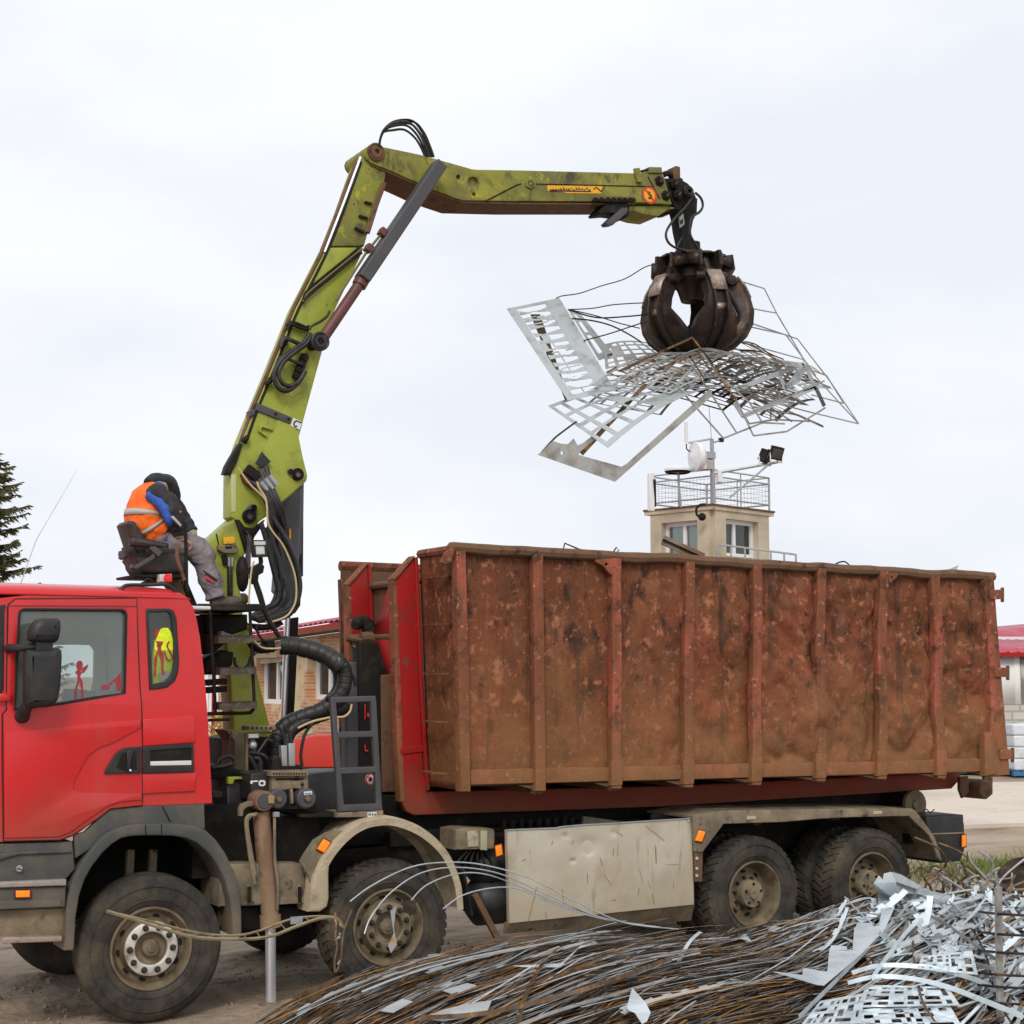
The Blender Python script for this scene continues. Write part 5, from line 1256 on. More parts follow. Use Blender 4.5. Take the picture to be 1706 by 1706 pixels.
# pipes up the back edge
mb = MB(); P_ = [at(*p, YC + .02) for p in z6((188, 985), (290, 700), (395, 455), (495, 205), (585, -20))] + [at(538, 420, YC + .02), at(568, 345, YC + .02), at(595, 270, YC + .02)]
mb.tube(spline([p + Vector((-.012, 0, .0)) for p in P_]), .017, m_brown, 8); mb.tube(spline([p + Vector((.03, -.02, .0)) for p in P_]), .012, m_dark, 8)
mb.build('oil_pipe', boom)
mb = MB(); mb.tube(spline([at(541, 420, YC + .0), at(570, 345, YC), at(597, 272, YC), at(601, 262, YC)]), .012, m_chrome, 8); mb.build('bare_pipe', boom)
for a, b in (((530, 110), (690, 130)), ((475, 262), (520, 190)), ((365, 545), (400, 500)), ((190, 970), (230, 935))):
    mb = MB(); mb.tube(spline([at(*z6(a)[0], YC - .03), at(*z6((a[0] + 40, a[1] - 30))[0], YC - .05), at(*z6(b)[0], YC - .03)]), .022, m_dark, 6); mb.build('pipe_clamp', boom)
mb = MB(); pl(mb, z6((180, 980), (200, 990), (165, 1100), (150, 1140), (105, 1215), (62, 1210), (80, 1150), (110, 1095)), YC - .02, .10, m_dark, .008); mb.build('guard', boom)
mb = MB(); pl(mb, z6((112, 1210), (152, 1215), (150, 1490), (115, 1495)), YC - .004, .006, mat('pale_green', (.50, .55, .25), .5)); mb.build('pale_face_strip', boom)  # paler green strip painted on for the boom's lighter left face
# thin hoses crossing the boom
def hose(par, pts, y, r=.012, m=m_rubberhose, name='hose', n=6):
    s = MB(); ys = y if isinstance(y, (list, tuple)) else [y] * len(pts)
    s.tube(spline([at(u, v, b) for (u, v), b in zip(pts, ys)]), r, m, n); return s.build(name, par, ang=80)
m_line = mat('olive_pipe', (.16, .13, .05), .5)
for d in (0, 5, 10):
    hose(boom, [(602 + d * .1, 409 + d * 1.2), (580, 428 + d), (550, 452 + d * 1.1), (512, 484 + d), (505, 500 + d * .5)], YC - .03, .011, m_line if d == 5 else m_dark)
hose(boom, z6((700, 130), (715, 105), (780, 70), (830, 30), (850, -10)), .95, .012)
hose(boom, z6((700, 155), (660, 225), (570, 290), (480, 370), (435, 470), (460, 560), (525, 588), (590, 550), (640, 490), (665, 440)), .96, .022)
hose(boom, z6((710, 170), (680, 235), (590, 300), (505, 375), (468, 460), (495, 530), (550, 552), (600, 530)), .95, .02)
hose(boom, z6((480, 262), (510, 200), (560, 210), (640, 245)), .98, .02)
hose(boom, z6((470, 350), (500, 338), (560, 360), (640, 390)), .98, .014)
hose(boom, z6((535, 130), (560, 90), (610, 110), (680, 130), (690, 100)), 1.0, .014, m_dark)
mb = MB(); pl(mb, z6((640, 330), (680, 300), (700, 330), (660, 440), (620, 520), (590, 510), (610, 440)), YC - .03, .03, m_brown, .006)
for i in range(4): mb.box(at(*z6((655 - i * 18, 340 + i * 45))[0], YC - .04), (.06, .05, .05), m_dark, (0, .4, 0))
mb.build('valve_strip', boom)
# ---- outer boom
JY, JT = 1.03, .44
jt = z7((270, 400), (262, 360), (275, 325), (310, 298), (345, 288), (440, 310), (800, 385), (1000, 440), (1180, 490), (1290, 522), (1340, 526)) + [(860, 283.5), (960, 286), (1059, 288.5), (1104, 289)] + z8((1195, 240), (1265, 490), (1180, 484), (980, 472), (640, 465), (0, 462)) + z7((1700, 826), (1200, 818), (1120, 795), (1040, 760), (900, 712), (700, 618), (500, 530), (400, 492), (330, 460), (290, 430))
hol = [z7(*[(1298 + 45 * math.cos(a), 640 + 46 * math.sin(a)) for a in arc(0, 6.2832, 16)[:-1]]), z7(*[(1158 + 21 * math.cos(a), 597 + 22 * math.sin(a)) for a in arc(0, 6.2832, 12)[:-1]]), z7(*[(1307 + 18 * math.cos(a), 760 + 18 * math.sin(a)) for a in arc(0, 6.2832, 12)[:-1]])]
mb = MB(); mb.poly([jt] + hol, JY, .03, m_greenold, .006)
mb.poly([[(at(u, v, JY).x, at(u, v, JY).z) for u, v in jt]], JY + .035, JT - .035, m_greenold, .01, px=False)
jib = mb.build('outer_boom', CR)
mb = MB(); x0, z0 = at(745, 326, JY).x, at(860, 335, JY).z
lowp = [at(u, v, JY) for u, v in z7((330, 465), (500, 535), (700, 622), (900, 716), (1050, 770), (1200, 821)) + [(860, 337), (1060, 338)]]
for i in range(len(lowp) - 1):
    p, q = lowp[i], lowp[i + 1]; mb.bar((p.x, JY + JT / 2, p.z - .006), (q.x, JY + JT / 2, q.z - .006), JT - .03, .012, m_brown)  # brown plate added to darken the underside on top of its natural shade
mb.build('dark_underside', jib)
mb = MB(); mb.bar(at(*z7((1415, 825))[0], JY - .003), at(*z8((0, 335))[0], JY - .003), .008, .012, m_dark); mb.bar(at(*z8((0, 335))[0], JY - .003), at(*z8((40, 322))[0], JY - .003), .008, .012, m_dark)
mb.bar(at(*z8((165, 324))[0], JY - .003), at(*z8((1110, 345))[0], JY - .003), .008, .008, m_dark)
mb.bar(at(*z8((1070, 265))[0], JY - .003), at(*z8((1165, 445))[0], JY - .003), .008, .008, m_dark); mb.build('weld_seam', jib)
pin(jib, (627, 253), JY - .015, .085, .28, m_brown)
mb = MB(); hx = [(118 + 38 * math.cos(a), 322 + 40 * math.sin(a)) for a in arc(.5, .5 + 6.2832, 6)[:-1]]; mb.poly([z8(*hx)], JY - .02, .02, m_greenold, .005)
q = at(*z8((118, 318))[0], JY - .02); mb.lathe([(.03, -.004), (.03, .0), (.018, .0)], q, (0, 1, 0), m_dark, 12); mb.build('boss', jib)
m_yel = mat('yellow_sticker', (.78, .38, .015), .5, layers=[((.30, .22, .04), 14, .6, .66)])
mb = MB(); pl(mb, z8((252, 335), (700, 342), (692, 402), (400, 398), (400, 392), (255, 378)), JY - .004, .003, m_yel, 0); ys = mb.build('warning_strip', jib)
mb = MB(); rr = random.Random(5)
for k in range(16):
    u = 272 + k * 21; h = rr.uniform(10, 26); v = 366 + rr.uniform(-5, 6)
    pl(mb, z8((u, v - h * .5 * (k % 3 > 0)), (u + 14, v - 4), (u + 18, v + h * .5), (u + 4, v + h * .35)), JY - .006, .002, m_ink, 0)
pl(mb, z8((272, 372), (610, 380), (606, 390), (280, 384)), JY - .006, .002, m_ink, 0)
pl(mb, z8((625, 365), (652, 346), (690, 378), (718, 348), (720, 352), (690, 392), (652, 356), (630, 372)), JY - .006, .002, m_ink, 0); mb.build('worn_lettering', ys)
mb = MB(); q = at(*z8((1082, 413))[0], JY - .003); mb.lathe([(0, 0), (.072, 0), (.072, .004)], q, (0, 1, 0), m_yel, 24); ns = mb.build('no_hook_sign', jib)
m_sred = mat('sign_red', (.55, .05, .02), .5)
mb = MB(); mb.lathe([(.092, .002), (.092, -.003), (.070, -.003), (.070, .002)], q, (0, 1, 0), m_sred, 28); mb.bar(q + Vector((-.05, -.004, .05)), q + Vector((.05, -.004, -.05)), .003, .015, m_sred); mb.build('ring', ns)
mb = MB(); mb.tube(spline([at(*p, JY - .006) for p in z8((1076, 385), (1084, 398), (1082, 410), (1098, 420), (1092, 438), (1075, 436))]), .008, m_ink, 5); mb.build('figure', ns)
mb = MB(); pl(mb, z8((965, 195), (1005, 192), (1010, 235), (1030, 300), (1022, 312), (990, 305), (975, 245)), JY - .04, .04, m_greenold, .005)
pl(mb, z8((1085, 183), (1185, 186), (1190, 238), (1076, 232)), JY - .02, .16, m_greenold, .012); mb.tube([at(*z8((1012, 222))[0], JY), at(*z8((1080, 205))[0], JY)], .012, m_dark, 6); mb.build('top_bracket', jib)
mb = MB(); pl(mb, z8((640, 430), (740, 428), (970, 432), (975, 462), (890, 470), (760, 470), (620, 462)), JY - .03, .03, m_dark, .006)
for u in (660, 710, 760, 805, 850, 895, 945): q = at(*z8((u, 440))[0], JY - .03); mb.cyl(q, q - Vector((0, .02, 0)), .014, m_brown, 8)
pl(mb, z8((745, 470), (905, 460), (920, 580), (890, 600), (850, 570), (770, 560), (680, 568), (670, 550)), JY + .0, .2, m_dark, .01)
pl(mb, z8((728, 640), (860, 515), (910, 515), (900, 560), (790, 655), (745, 660)), JY - .02, .10, m_grey, .008); mb.build('limb_guard', jib)
mb = MB(); pl(mb, z8((920, 500), (1230, 500), (1300, 520), (1230, 535), (1155, 588), (1050, 575), (960, 545), (915, 545)), JY + .04, .34, m_greenold, .01); mb.build('lower_nose', jib)
mb = MB(); pl(mb, z8((1200, 275), (1330, 280), (1400, 320), (1445, 380), (1465, 440), (1440, 480), (1360, 490), (1340, 530), (1300, 535), (1275, 480)), JY + .03, .34, m_dark, .012)
pl(mb, z8((1270, 190), (1300, 175), (1332, 185), (1335, 290), (1285, 285)), JY + .06, .1, m_brown, .006); mb.tube(spline([at(*p, JY + .1) for p in z8((1195, 250), (1230, 240), (1280, 270), (1340, 300))]), .03, m_dark, 6); nose = mb.build('nose_plate', jib)
for c in ((1160, 302), (1283, 324), (1212, 420), (1308, 412)):
    q = at(*z8(c)[0], JY - .0); mb = MB(); mb.lathe([(.055, .03), (.055, -.015), (.045, -.025), (.03, -.025), (.03, -.04), (0, -.04)], q, (0, 1, 0), m_dark, 6); mb.bar(q + Vector((-.02, -.042, -.02)), q + Vector((.02, -.042, .02)), .006, .008, m_brown); mb.build('bolt', jib)
# hose arch over the knuckle
for k, (dx, dy, yy) in enumerate(((0, 0, .98), (4, -5, 1.05), (9, -8, 1.12), (-4, 7, 1.2), (6, -3, 1.28), (12, -6, 1.34))):
    hose(jib, [(632, 243), (634, 230), (640 + dx * .2, 217 + dy * .4), (655 + dx * .4, 210 + dy), (677 + dx, 209 + dy), (694 + dx, 224 + dy * .6), (705 + dx, 245), (712 + dx * .9, 262)], yy, .012, m_rubberhose if k % 2 else m_dark)
# jib cylinder
mb = MB(); mb.cyl(at(535, 568, .9), at(604, 466, .9), .050, m_redcyl, 20); mb.cyl(at(598, 476, .9), at(606, 462, .9), .066, m_redcyl, 16); jc = mb.build('jib_cylinder', CR, ang=50)
a, b = at(603, 466, .88), at(732.5, 274, .88)
mb = MB(); mb.bar(a, b, .15, .115, m_grey); mb.build('cylinder_cover', jc, bev=.012)
mb = MB(); mb.cyl(at(594, 470, 1.0), at(700, 310, 1.0), .035, m_chrome, 14); mb.build('rod', jc)
mb = MB(); mb.tube([at(560, 500, .86), at(612, 418, .86), at(637, 388, .86)], .012, m_line, 6); mb.build('pipe', jc)
for c in ((637, 387), (614, 414)): mb = MB(); mb.box(at(*c, .86), (.06, .08, .07), m_redcyl, (0, .5, 0)); mb.build('pipe_fitting', jc, bev=.005)
# lift cylinder
mb = MB(); mb.cyl(at(490, 800, 1.5), at(489, 960, 1.5), .085, m_dark, 20); mb.cyl(at(490, 800, 1.5), at(488, 930, 1.5), .088, m_grey, 20)
pl(mb, z5((1420, 350), (1590, 235), (1590, 330), (1560, 950), (1585, 1060), (1580, 1180), (1540, 1240), (1400, 1060), (1425, 760)), 1.36, .24, m_grey, .05); lc = mb.build('lift_cylinder', CR)
pl_ = MB(); pl_.poly([[(484, 1030), (498, 1028), (494, 1120), (489, 1215), (478, 1215), (482, 1120)]], 1.42, .06, m_dark, .008); pl_.build('side_plate', lc)
mb = MB(); mb.cyl(at(479, 1025, 1.4), at(471.5, 1212, 1.4), .026, m_chrome, 12); mb.build('rod', lc)
mb = MB(); pl(mb, z5((1480, 570), (1492, 575), (1490, 665), (1478, 650)), 1.35, .006, m_yel, 0); mb.build('sticker', lc)
# hose bundle falling from the boom to the column
rh_ = random.Random(4)
for k in range(11):
    s = k / 10; jx = rh_.uniform(-3, 3)
    pts = [(413 + 30 * s, 800 - 22 * s), (432 + 22 * s + jx, 812), (446 + 22 * s, 850 + jx), (452 + 28 * s + jx, 905), (462 + 26 * s, 955 + jx), (460 + 36 * s + jx, 995), (440 + 38 * s, 1020 + 6 * s), (420 + 10 * s, 1026 + 8 * s)]
    hose(CR, pts, [1.0, .93, .9, .9 + .03 * k, .92 + .03 * k, .92 + .02 * k, .9, .9], rh_.uniform(.018, .03))
for pts in (z5((1255, 530), (1290, 640), (1330, 800), (1380, 1000), (1400, 1080)), z5((1300, 560), (1350, 700), (1395, 830), (1420, 960)), z5((1340, 480), (1430, 620), (1500, 760), (1545, 900), (1560, 1060), (1500, 1200), (1300, 1290), (1170, 1270)), z5((1400, 1060), (1380, 1150), (1300, 1200), (1180, 1265))):
    hose(CR, pts, .9, .024)
m_cream = mat('cream_cable', (.55, .42, .22), .6)
hose(CR, z5((1075, 90), (1120, 160), (1185, 240), (1270, 320), (1300, 380), (1310, 520), (1350, 600), (1420, 690), (1470, 790), (1520, 930), (1535, 1060), (1520, 1170), (1460, 1260), (1370, 1300), (1290, 1312)), .84, .009, m_cream, 'cable')
hose(CR, z5((1200, 830), (1180, 900), (1165, 1050), (1160, 1160), (1172, 1260), (1175, 1370), (1200, 1450), (1260, 1510), (1340, 1520), (1410, 1515)), .5, .008, m_cream, 'cable')
hose(CR, z5((1225, 200), (1240, 250), (1290, 330), (1300, 400)), .85, .010, m_cream, 'cable')
for c in ((1320, 155), (1285, 180), (1250, 205)):
    mb = MB(); q = at(*z5(c)[0], .92); mb.cyl(q, q + Vector((.07, 0, -.08)), .025, m_galv, 10); mb.build('hose_fitting', CR)
mb = MB(); pl(mb, z5((1110, 140), (1240, 110), (1250, 180), (1200, 260), (1130, 200)), .98, .08, m_brown, .01); mb.box(at(*z5((1180, 130))[0], .96), (.12, .06, .08), m_dark, (0, .6, 0)); mb.build('manifold', boom)
# work lamp
mb = MB(); mb.poly([z5((1196, 660), (1302, 662), (1308, 795), (1210, 800)), z5((1212, 705), (1285, 705), (1290, 772), (1218, 775))], .6, .03, m_black, .006); mb.poly([z5((1200, 670), (1300, 670), (1306, 790), (1212, 795))], .63, .1, m_black, .01)
mb.tube([at(*p, .66) for p in z5((1250, 795), (1255, 830), (1250, 860))], .02, m_dark, 6); wl_ = mb.build('work_lamp', CR)
mb = MB(); pl(mb, z5((1212, 705), (1286, 705), (1291, 773), (1218, 776)), .612, .012, mat('lamp_glass', (.62, .66, .64), .2), .002); mb.build('lens', wl_)
mb = MB(); pl(mb, z5((1200, 672), (1290, 672), (1290, 700), (1203, 700)), .596, .004, mat('lamp_plate', (.55, .57, .56), .4), 0); mb.build('top_strip', wl_)
# control lever block and hand control beside the lamp
mb = MB(); pl(mb, z5((1180, 880), (1260, 840), (1285, 870), (1275, 920), (1240, 940), (1235, 990), (1205, 1010), (1185, 960)), .6, .08, m_dark, .01)
mb.tube([at(*p, .62) for p in z5((1205, 1000), (1235, 1090), (1270, 1200), (1320, 1310), (1400, 1430))], .018, m_dark, 6); mb.tube([at(*p, .62) for p in z5((1225, 990), (1260, 1090), (1290, 1200), (1340, 1310), (1415, 1440))], .010, m_rubberhose, 6); mb.build('joystick', CR)
mb = MB()
for c in ((1110, 960), (1105, 900)): mb.ball(at(*z5(c)[0], .85), .10, m_dark, 8, (.5, .6, 1.2))
mb.build('pump', CR)
# yellow label and valve on the column
mb = MB(); pl(mb, z5((958, 642), (1045, 634), (1053, 688), (965, 697)), YC - .05, .03, m_yel, .004); mb.build('yellow_cover', CR)
mb = MB(); pl(mb, z5((918, 705), (1060, 700), (1085, 745), (1050, 770), (960, 765), (918, 738)), YC - .06, .05, m_mudsteel, .008); pl(mb, z5((948, 785), (985, 775), (1000, 855), (960, 860)), YC - .03, .03, m_dark, .006); vv_ = mb.build('valve', CR)
mb = MB(); pl(mb, z5((975, 712), (1025, 710), (1025, 728), (975, 730)), YC - .064, .004, m_dark, 0); mb.build('label', vv_)
mb = MB(); pl(mb, z5((998, 860), (1035, 860), (1038, 1110), (1000, 1115)), YC - .04, .06, m_rubberhose, .02)
for u in (1003, 1028): mb.cyl(at(*z5((u, 800))[0], YC - .03), at(*z5((u, 870))[0], YC - .03), .012, m_galv, 8)
mb.build('hose_sleeve', CR)
# ---- operator seat
SY = .70
m_seat = mat('seat_plastic', (.035, .028, .028), .55, layers=[((.07, .05, .045), 6, .5, .7)])
SX = lambda *p: z5(*[(a + 62 * max(0, min(1, (420 - a) / 200)), b) for a, b in p])
mb = MB(); pl(mb, SX((135, 530), (160, 505), (205, 510), (260, 570), (330, 650), (360, 700), (330, 760), (250, 870), (235, 850), (190, 700)), SY + .06, .34, m_seat, .05)
pl(mb, SX((190, 700), (240, 760), (600, 760), (670, 790), (670, 930), (600, 935), (280, 930), (230, 880)), SY + .02, .40, m_seat, .05); pl(mb, SX((235, 700), (330, 650), (560, 690), (610, 780), (260, 790)), SY + .08, .3, m_seat, .03); seat = mb.build('seat', CR)
mb = MB(); pl(mb, z5((220, 650), (260, 640), (380, 665), (520, 690), (530, 715), (400, 720), (225, 708)), SY - .08, .09, m_seat, .03); mb.bar(at(*z5((400, 760))[0], SY - .04), at(*z5((430, 725))[0], SY - .04), .06, .10, m_grey)
mb.tube([at(*p, SY - .03) for p in z5((225, 870), (270, 880), (400, 800), (430, 740))], .02, m_grey, 6); mb.build('armrest', seat)
mb = MB(); pl(mb, z5((250, 935), (650, 930), (665, 965), (255, 955)), SY + .0, .5, m_dark, .006); pl(mb, z5((440, 960), (620, 965), (640, 1040), (700, 1180), (640, 1120), (560, 1010), (380, 1005), (380, 985)), SY + .12, .26, m_brown, .01)
mb.cyl(at(*z5((600, 960))[0], SY + .25), at(*z5((700, 1200))[0], SY + .25), .06, m_dark, 12); mb.build('seat_mount', seat)
mb = MB(); pl(mb, z5((180, 740), (195, 735), (210, 790), (200, 810), (180, 800)), SY + .1, .2, m_seat, .02); mb.build('backrest_knob', seat)
mb = MB(); pl(mb, z5((455, 932), (552, 928), (553, 990), (458, 992)), SY - .06, .09, mat('switch_box', (.58, .55, .55), .5), .008); eb = mb.build('stop_box', seat)
mb = MB(); q = at(*z5((517, 962))[0], SY - .06); mb.lathe([(0, -.03), (.03, -.028), (.036, -.015), (.025, 0)], q, (0, 1, 0), mat('stop_red', (.75, .03, .03), .35), 16); mb.build('stop_button', eb)
for pts in (z5((600, 700), (592, 800), (625, 900), (650, 980)), z5((655, 520), (660, 640), (665, 800), (668, 1000), (680, 1070))):
    mb = MB(); mb.tube(spline([at(u, v, SY - .1) for u, v in pts]), .016 if pts[0][0] < 300 else .015, m_brown if pts[0][0] < 300 else m_dark, 8); mb.build('lever', seat)
hose(seat, z5((335, 1005), (340, 980), (370, 970), (400, 985)), SY, .008); hose(seat, z5((600, 1030), (620, 980), (640, 1000), (630, 1040)), SY, .008)
# footplate, access ladder
m_tread = mat('tread_steel', (.075, .06, .05), .6, .4, layers=[((.16, .12, .09), 40, .5, .65)])
mb = MB(); A_, B_ = at(325, 1012, .35), at(424, 1012, .35)
mb.box(((A_.x + B_.x) / 2 + .03, .85, A_.z), (B_.x - A_.x + .06, 1.1, .03), m_dark); mb.bar((A_.x, .3, A_.z), (B_.x + .05, .3, B_.z), .03, .055, m_dark); mb.build('footplate', CR, bev=.008)
lad = MB()
for pts in (z3((45, 270), (60, 560), (80, 860), (90, 1080)), z3((360, 240), (372, 500), (385, 760), (395, 1010), (375, 1065), (330, 1080), (30, 1085))):
    lad.tube(spline([at(u, v, .30) for u, v in pts], 8), .014, m_dark, 8)
lad.tube([at(*p, .30) for p in z3((30, 1138), (200, 1130))], .012, m_dark, 6)
ladr = lad.build('ladder', CR)
for a, b in (((88, 505), (372, 500)), ((100, 755), (385, 748)), ((95, 1028), (392, 1018))):
    mb = MB(); p, q = at(*z3(a)[0], .32), at(*z3(b)[0], .32); mb.bar(p, q, .16, .05, m_tread)
    for k in range(14): r_ = p.lerp(q, (k + .5) / 14); mb.box(r_ + Vector((0, 0, .028)), (.012, .16, .012), m_tread)
    mb.build('tread', ladr)
mb = MB(); pl(mb, z3((140, 430), (250, 470), (360, 480), (360, 500), (130, 495)), .4, .12, m_grey, .01); pl(mb, z3((10, 450), (130, 440), (200, 470), (170, 530), (90, 600), (10, 620)), .6, .3, m_dark, .02)
pl(mb, z3((10, 300), (350, 300), (350, 420), (200, 470), (10, 450)), .7, .4, m_dark, .03); pl(mb, z3((0, 660), (150, 580), (240, 600), (230, 700), (150, 770), (0, 780)), .7, .3, m_dark, .03)
for a in (840, 900): mb.bar(at(*z3((20, a))[0], .4), at(*z3((160, a - 10))[0], .8), .05, .05, m_dark)
mb.build('hydraulic_block', CR, bev=.01)
hose(CR, z3((240, 640), (250, 700), (300, 735), (350, 700), (370, 640), (410, 600)), .5, .014)
hose(CR, z3((410, 390), (430, 460), (480, 510), (560, 500)), .7, .012)
mb = MB(); pl(mb, z3((370, 370), (500, 380), (620, 350), (640, 380), (560, 420), (450, 430)), .9, .15, m_dark, .03); pl(mb, z3((495, 500), (560, 505), (570, 560), (530, 600), (495, 580)), .8, .15, m_dark, .02); pl(mb, z3((375, 530), (500, 540), (600, 570), (560, 600), (480, 610), (420, 600)), .8, .15, m_dark, .03); mb.build('swivel', CR)
# big spiral-wrapped hoses
def spiral(par, pts, y, r, tail=False):
    P = spline([at(u, v, b) for (u, v), b in zip(pts, y)], 26); rs = [r * (1 + .07 * ((i % 12) not in (0, 1))) for i in range(len(P))]
    s = MB(); s.tube(P, rs, m_black, 14); return s.build('spiral_hose', par, ang=50)
spiral(CR, z3((600, 545), (760, 560), (930, 610), (1030, 670), (1080, 720)), [.85, .8, .7, .62, .6], .075)
spiral(CR, z3((1085, 700), (1110, 760), (1105, 860), (1075, 930), (1010, 1000)), [.6, .6, .6, .6, .55], .06)
spiral(CR, z3((1050, 960), (940, 1050), (780, 1110), (650, 1170), (590, 1250), (565, 1350), (560, 1450)), [.62, .65, .7, .75, .75, .75, .75], .062)
spiral(CR, z3((1130, 1000), (1080, 1050), (960, 1090), (800, 1150), (690, 1220), (650, 1310)), [.68] * 6, .05)
hose(CR, z3((1020, 700), (1060, 800), (1040, 900), (960, 1000), (900, 1040)), .7, .04)
hose(CR, z3((1165, 1010), (1150, 1070), (1100, 1110), (1000, 1115), (850, 1150), (740, 1200)), .55, .010, m_cream, 'cable')
hose(CR, z3((1060, 640), (1080, 700), (1120, 690)), .55, .012, m_galv); hose(CR, z3((890, 1130), (800, 1240), (765, 1400), (775, 1500)), .6, .014)
hose(CR, z3((1130, 740), (1180, 800), (1200, 870)), .6, .016)
# ---- stabiliser leg, valve block, control panel, grey ladder
mb = MB(); q0, q1 = at(435, 1352, .12), at(451, 1540, .12)
mb.cyl(q0, q1, .068, m_jack, 24); mb.cyl(at(450, 1524, .12), at(451, 1544, .12), .082, m_jack, 24)
hd_ = at(*z4((250, 185))[0], .02); mb.lathe([(0, -.02), (.05, -.02), (.062, -.012), (.075, -.012), (.078, 0), (.078, .16), (.07, .18)], hd_, (0, 1, 0), m_jack, 28); mb.lathe([(0, -.026), (.058, -.024), (.06, -.015)], hd_, (0, 1, 0), m_grey, 24)
pl(mb, z4((80, 290), (78, 240), (95, 205), (150, 185), (190, 190), (200, 215), (130, 230), (110, 250), (105, 292)), .06, .05, m_mudsteel, .008); sl_ = mb.build('stabiliser_leg', CR, ang=50)
mb = MB(); mb.cyl(at(450.5, 1538, .12), at(451.5, 1674, .12), .040, m_chrome, 24); mb.build('rod', sl_)
mb = MB(); q = at(451.5, 1675, .12); mb.lathe([(.05, .03), (.11, .01), (.12, -.02), (.12, -.035)], q, (0, 0, 1), m_mudsteel, 20, caps=True); mb.build('foot', sl_)
for pts, r in ((z4((190, 280), (140, 290), (125, 340), (140, 480), (160, 620), (185, 760)), .016), (z4((322, 270), (322, 400), (325, 600), (345, 760), (340, 940)), .013), (z4((200, 270), (150, 300), (135, 350), (160, 520), (190, 700)), .010)):
    hose(sl_, pts, .05, r, m_mudsteel)
mb = MB(); mb.box(at(*z4((330, 278))[0], .05), (.05, .04, .04), m_galv); mb.box(at(*z4((295, 175))[0], .0), (.05, .04, .06), mat('brass', (.45, .33, .15), .4, .7)); mb.build('fitting', sl_, bev=.004)
mb = MB(); mb.poly([z4((305, 10), (555, 5), (558, 110), (520, 112), (490, 100), (440, 98), (400, 110), (305, 112))], .10, .12, m_mudsteel, .008)
pl(mb, z4((300, -20), (560, -25), (560, 10), (300, 14)), .06, .2, m_mudsteel, .006)
for k in range(12): q = at(*z4((315 + k * 20, -4))[0], .06); mb.cyl(q, q - Vector((0, .003, 0)), .008, m_dark, 8)
pl(mb, z4((330, 28), (530, 24), (530, 34), (470, 46), (440, 40), (330, 42)), .097, .004, m_dark, .001); mb.poly([z4((500, 68), (518, 58), (530, 75), (512, 92))], .096, .004, m_dark, .001)
vb2 = mb.build('valve_block', CR)
for c, r, lab in (((350, 172), .075, 0), ((548, 168), .080, 1)):
    q = at(*z4(c)[0], .03); mb = MB(); mb.lathe([(0, -.012), (r * .35, -.012), (r * .38, 0), (r * .85, 0), (r, .012), (r, .17)], q, (0, 1, 0), m_grey, 28); mb.lathe([(0, -.03), (.02, -.028), (.022, -.012)], q, (0, 1, 0), m_jack, 8); mb.build('control_drum', vb2)
    if lab: mb = MB(); pl(mb, z4((525, 120), (580, 116), (584, 140), (528, 145)), .022, .004, m_stw, 0); pl(mb, z4((532, 130), (578, 126), (578, 138), (532, 140)), .02, .002, mat('blue_ink', (.08, .3, .5), .5), 0); mb.build('label', vb2)
mb = MB(); pl(mb, z4((434, 100), (450, 100), (455, 200), (440, 205)), .05, .04, m_mudsteel, .004); pl(mb, z4((330, 215), (620, 210), (620, 240), (330, 245)), .1, .1, m_dark, .006); mb.build('bracket', vb2)
mb = MB(); pl(mb, z3((610, 1340), (655, 1335), (660, 1500), (615, 1500)), .3, .06, m_galv, .006); pl(mb, z3((668, 1320), (720, 1320), (722, 1500), (672, 1500)), .3, .06, m_galv, .006); pl(mb, z3((540, 1440), (605, 1430), (608, 1560), (540, 1560)), .28, .1, m_dark, .006); pl(mb, z3((600, 1500), (780, 1490), (780, 1560), (600, 1565)), .3, .2, m_dark, .01)
mb.build('spool_valves', CR)
for u in (640, 690): hose(CR, z3((u, 1340), (u - 5, 1280), (u - 30, 1220), (u - 60, 1180)), .35, .014)
mb = MB(); pl(mb, [(378, 1300), (420, 1296), (420, 1420), (378, 1430)], .4, .4, m_black, .02); pl(mb, [(418, 1290), (452, 1284), (452, 1330), (418, 1332)], .16, .3, m_black, .01); pl(mb, [(500, 1290), (560, 1285), (636, 1285), (638, 1355), (560, 1358), (500, 1350)], .36, .5, m_black, .01); pl(mb, z3((-10, 1505), (150, 1490), (250, 1520), (330, 1540), (330, 1610), (-10, 1600)), .5, .6, m_dark, .02); mb.build('control_housing', CR)
mb = MB(); pl(mb, z3((192, 1585), (388, 1582), (388, 1600), (240, 1605), (230, 1640), (192, 1640)), .36, .05, m_green, .004); mb.build('green_bracket', CR)
m_wlet = mat('white_lettering', (.72, .72, .70), .5)
mb = MB(); mb.poly([z4((155, 45), (205, 42), (205, 52), (170, 54), (168, 66), (156, 66))], .155, .003, m_wlet); mb.poly([z4((212, 50), (225, 40), (250, 40), (260, 50), (258, 75), (245, 82), (222, 82), (212, 72)), z4((222, 55), (245, 52), (248, 70), (225, 72))], .155, .003, m_wlet); mb.build('lettering', CR)
for c in (z3((352, 1245), (430, 1244), (430, 1275), (352, 1278)), z3((388, 1490), (432, 1488), (432, 1508), (388, 1512))):
    mb = MB(); pl(mb, c, .5, .006, m_stw, 0); mb.build('label', CR)
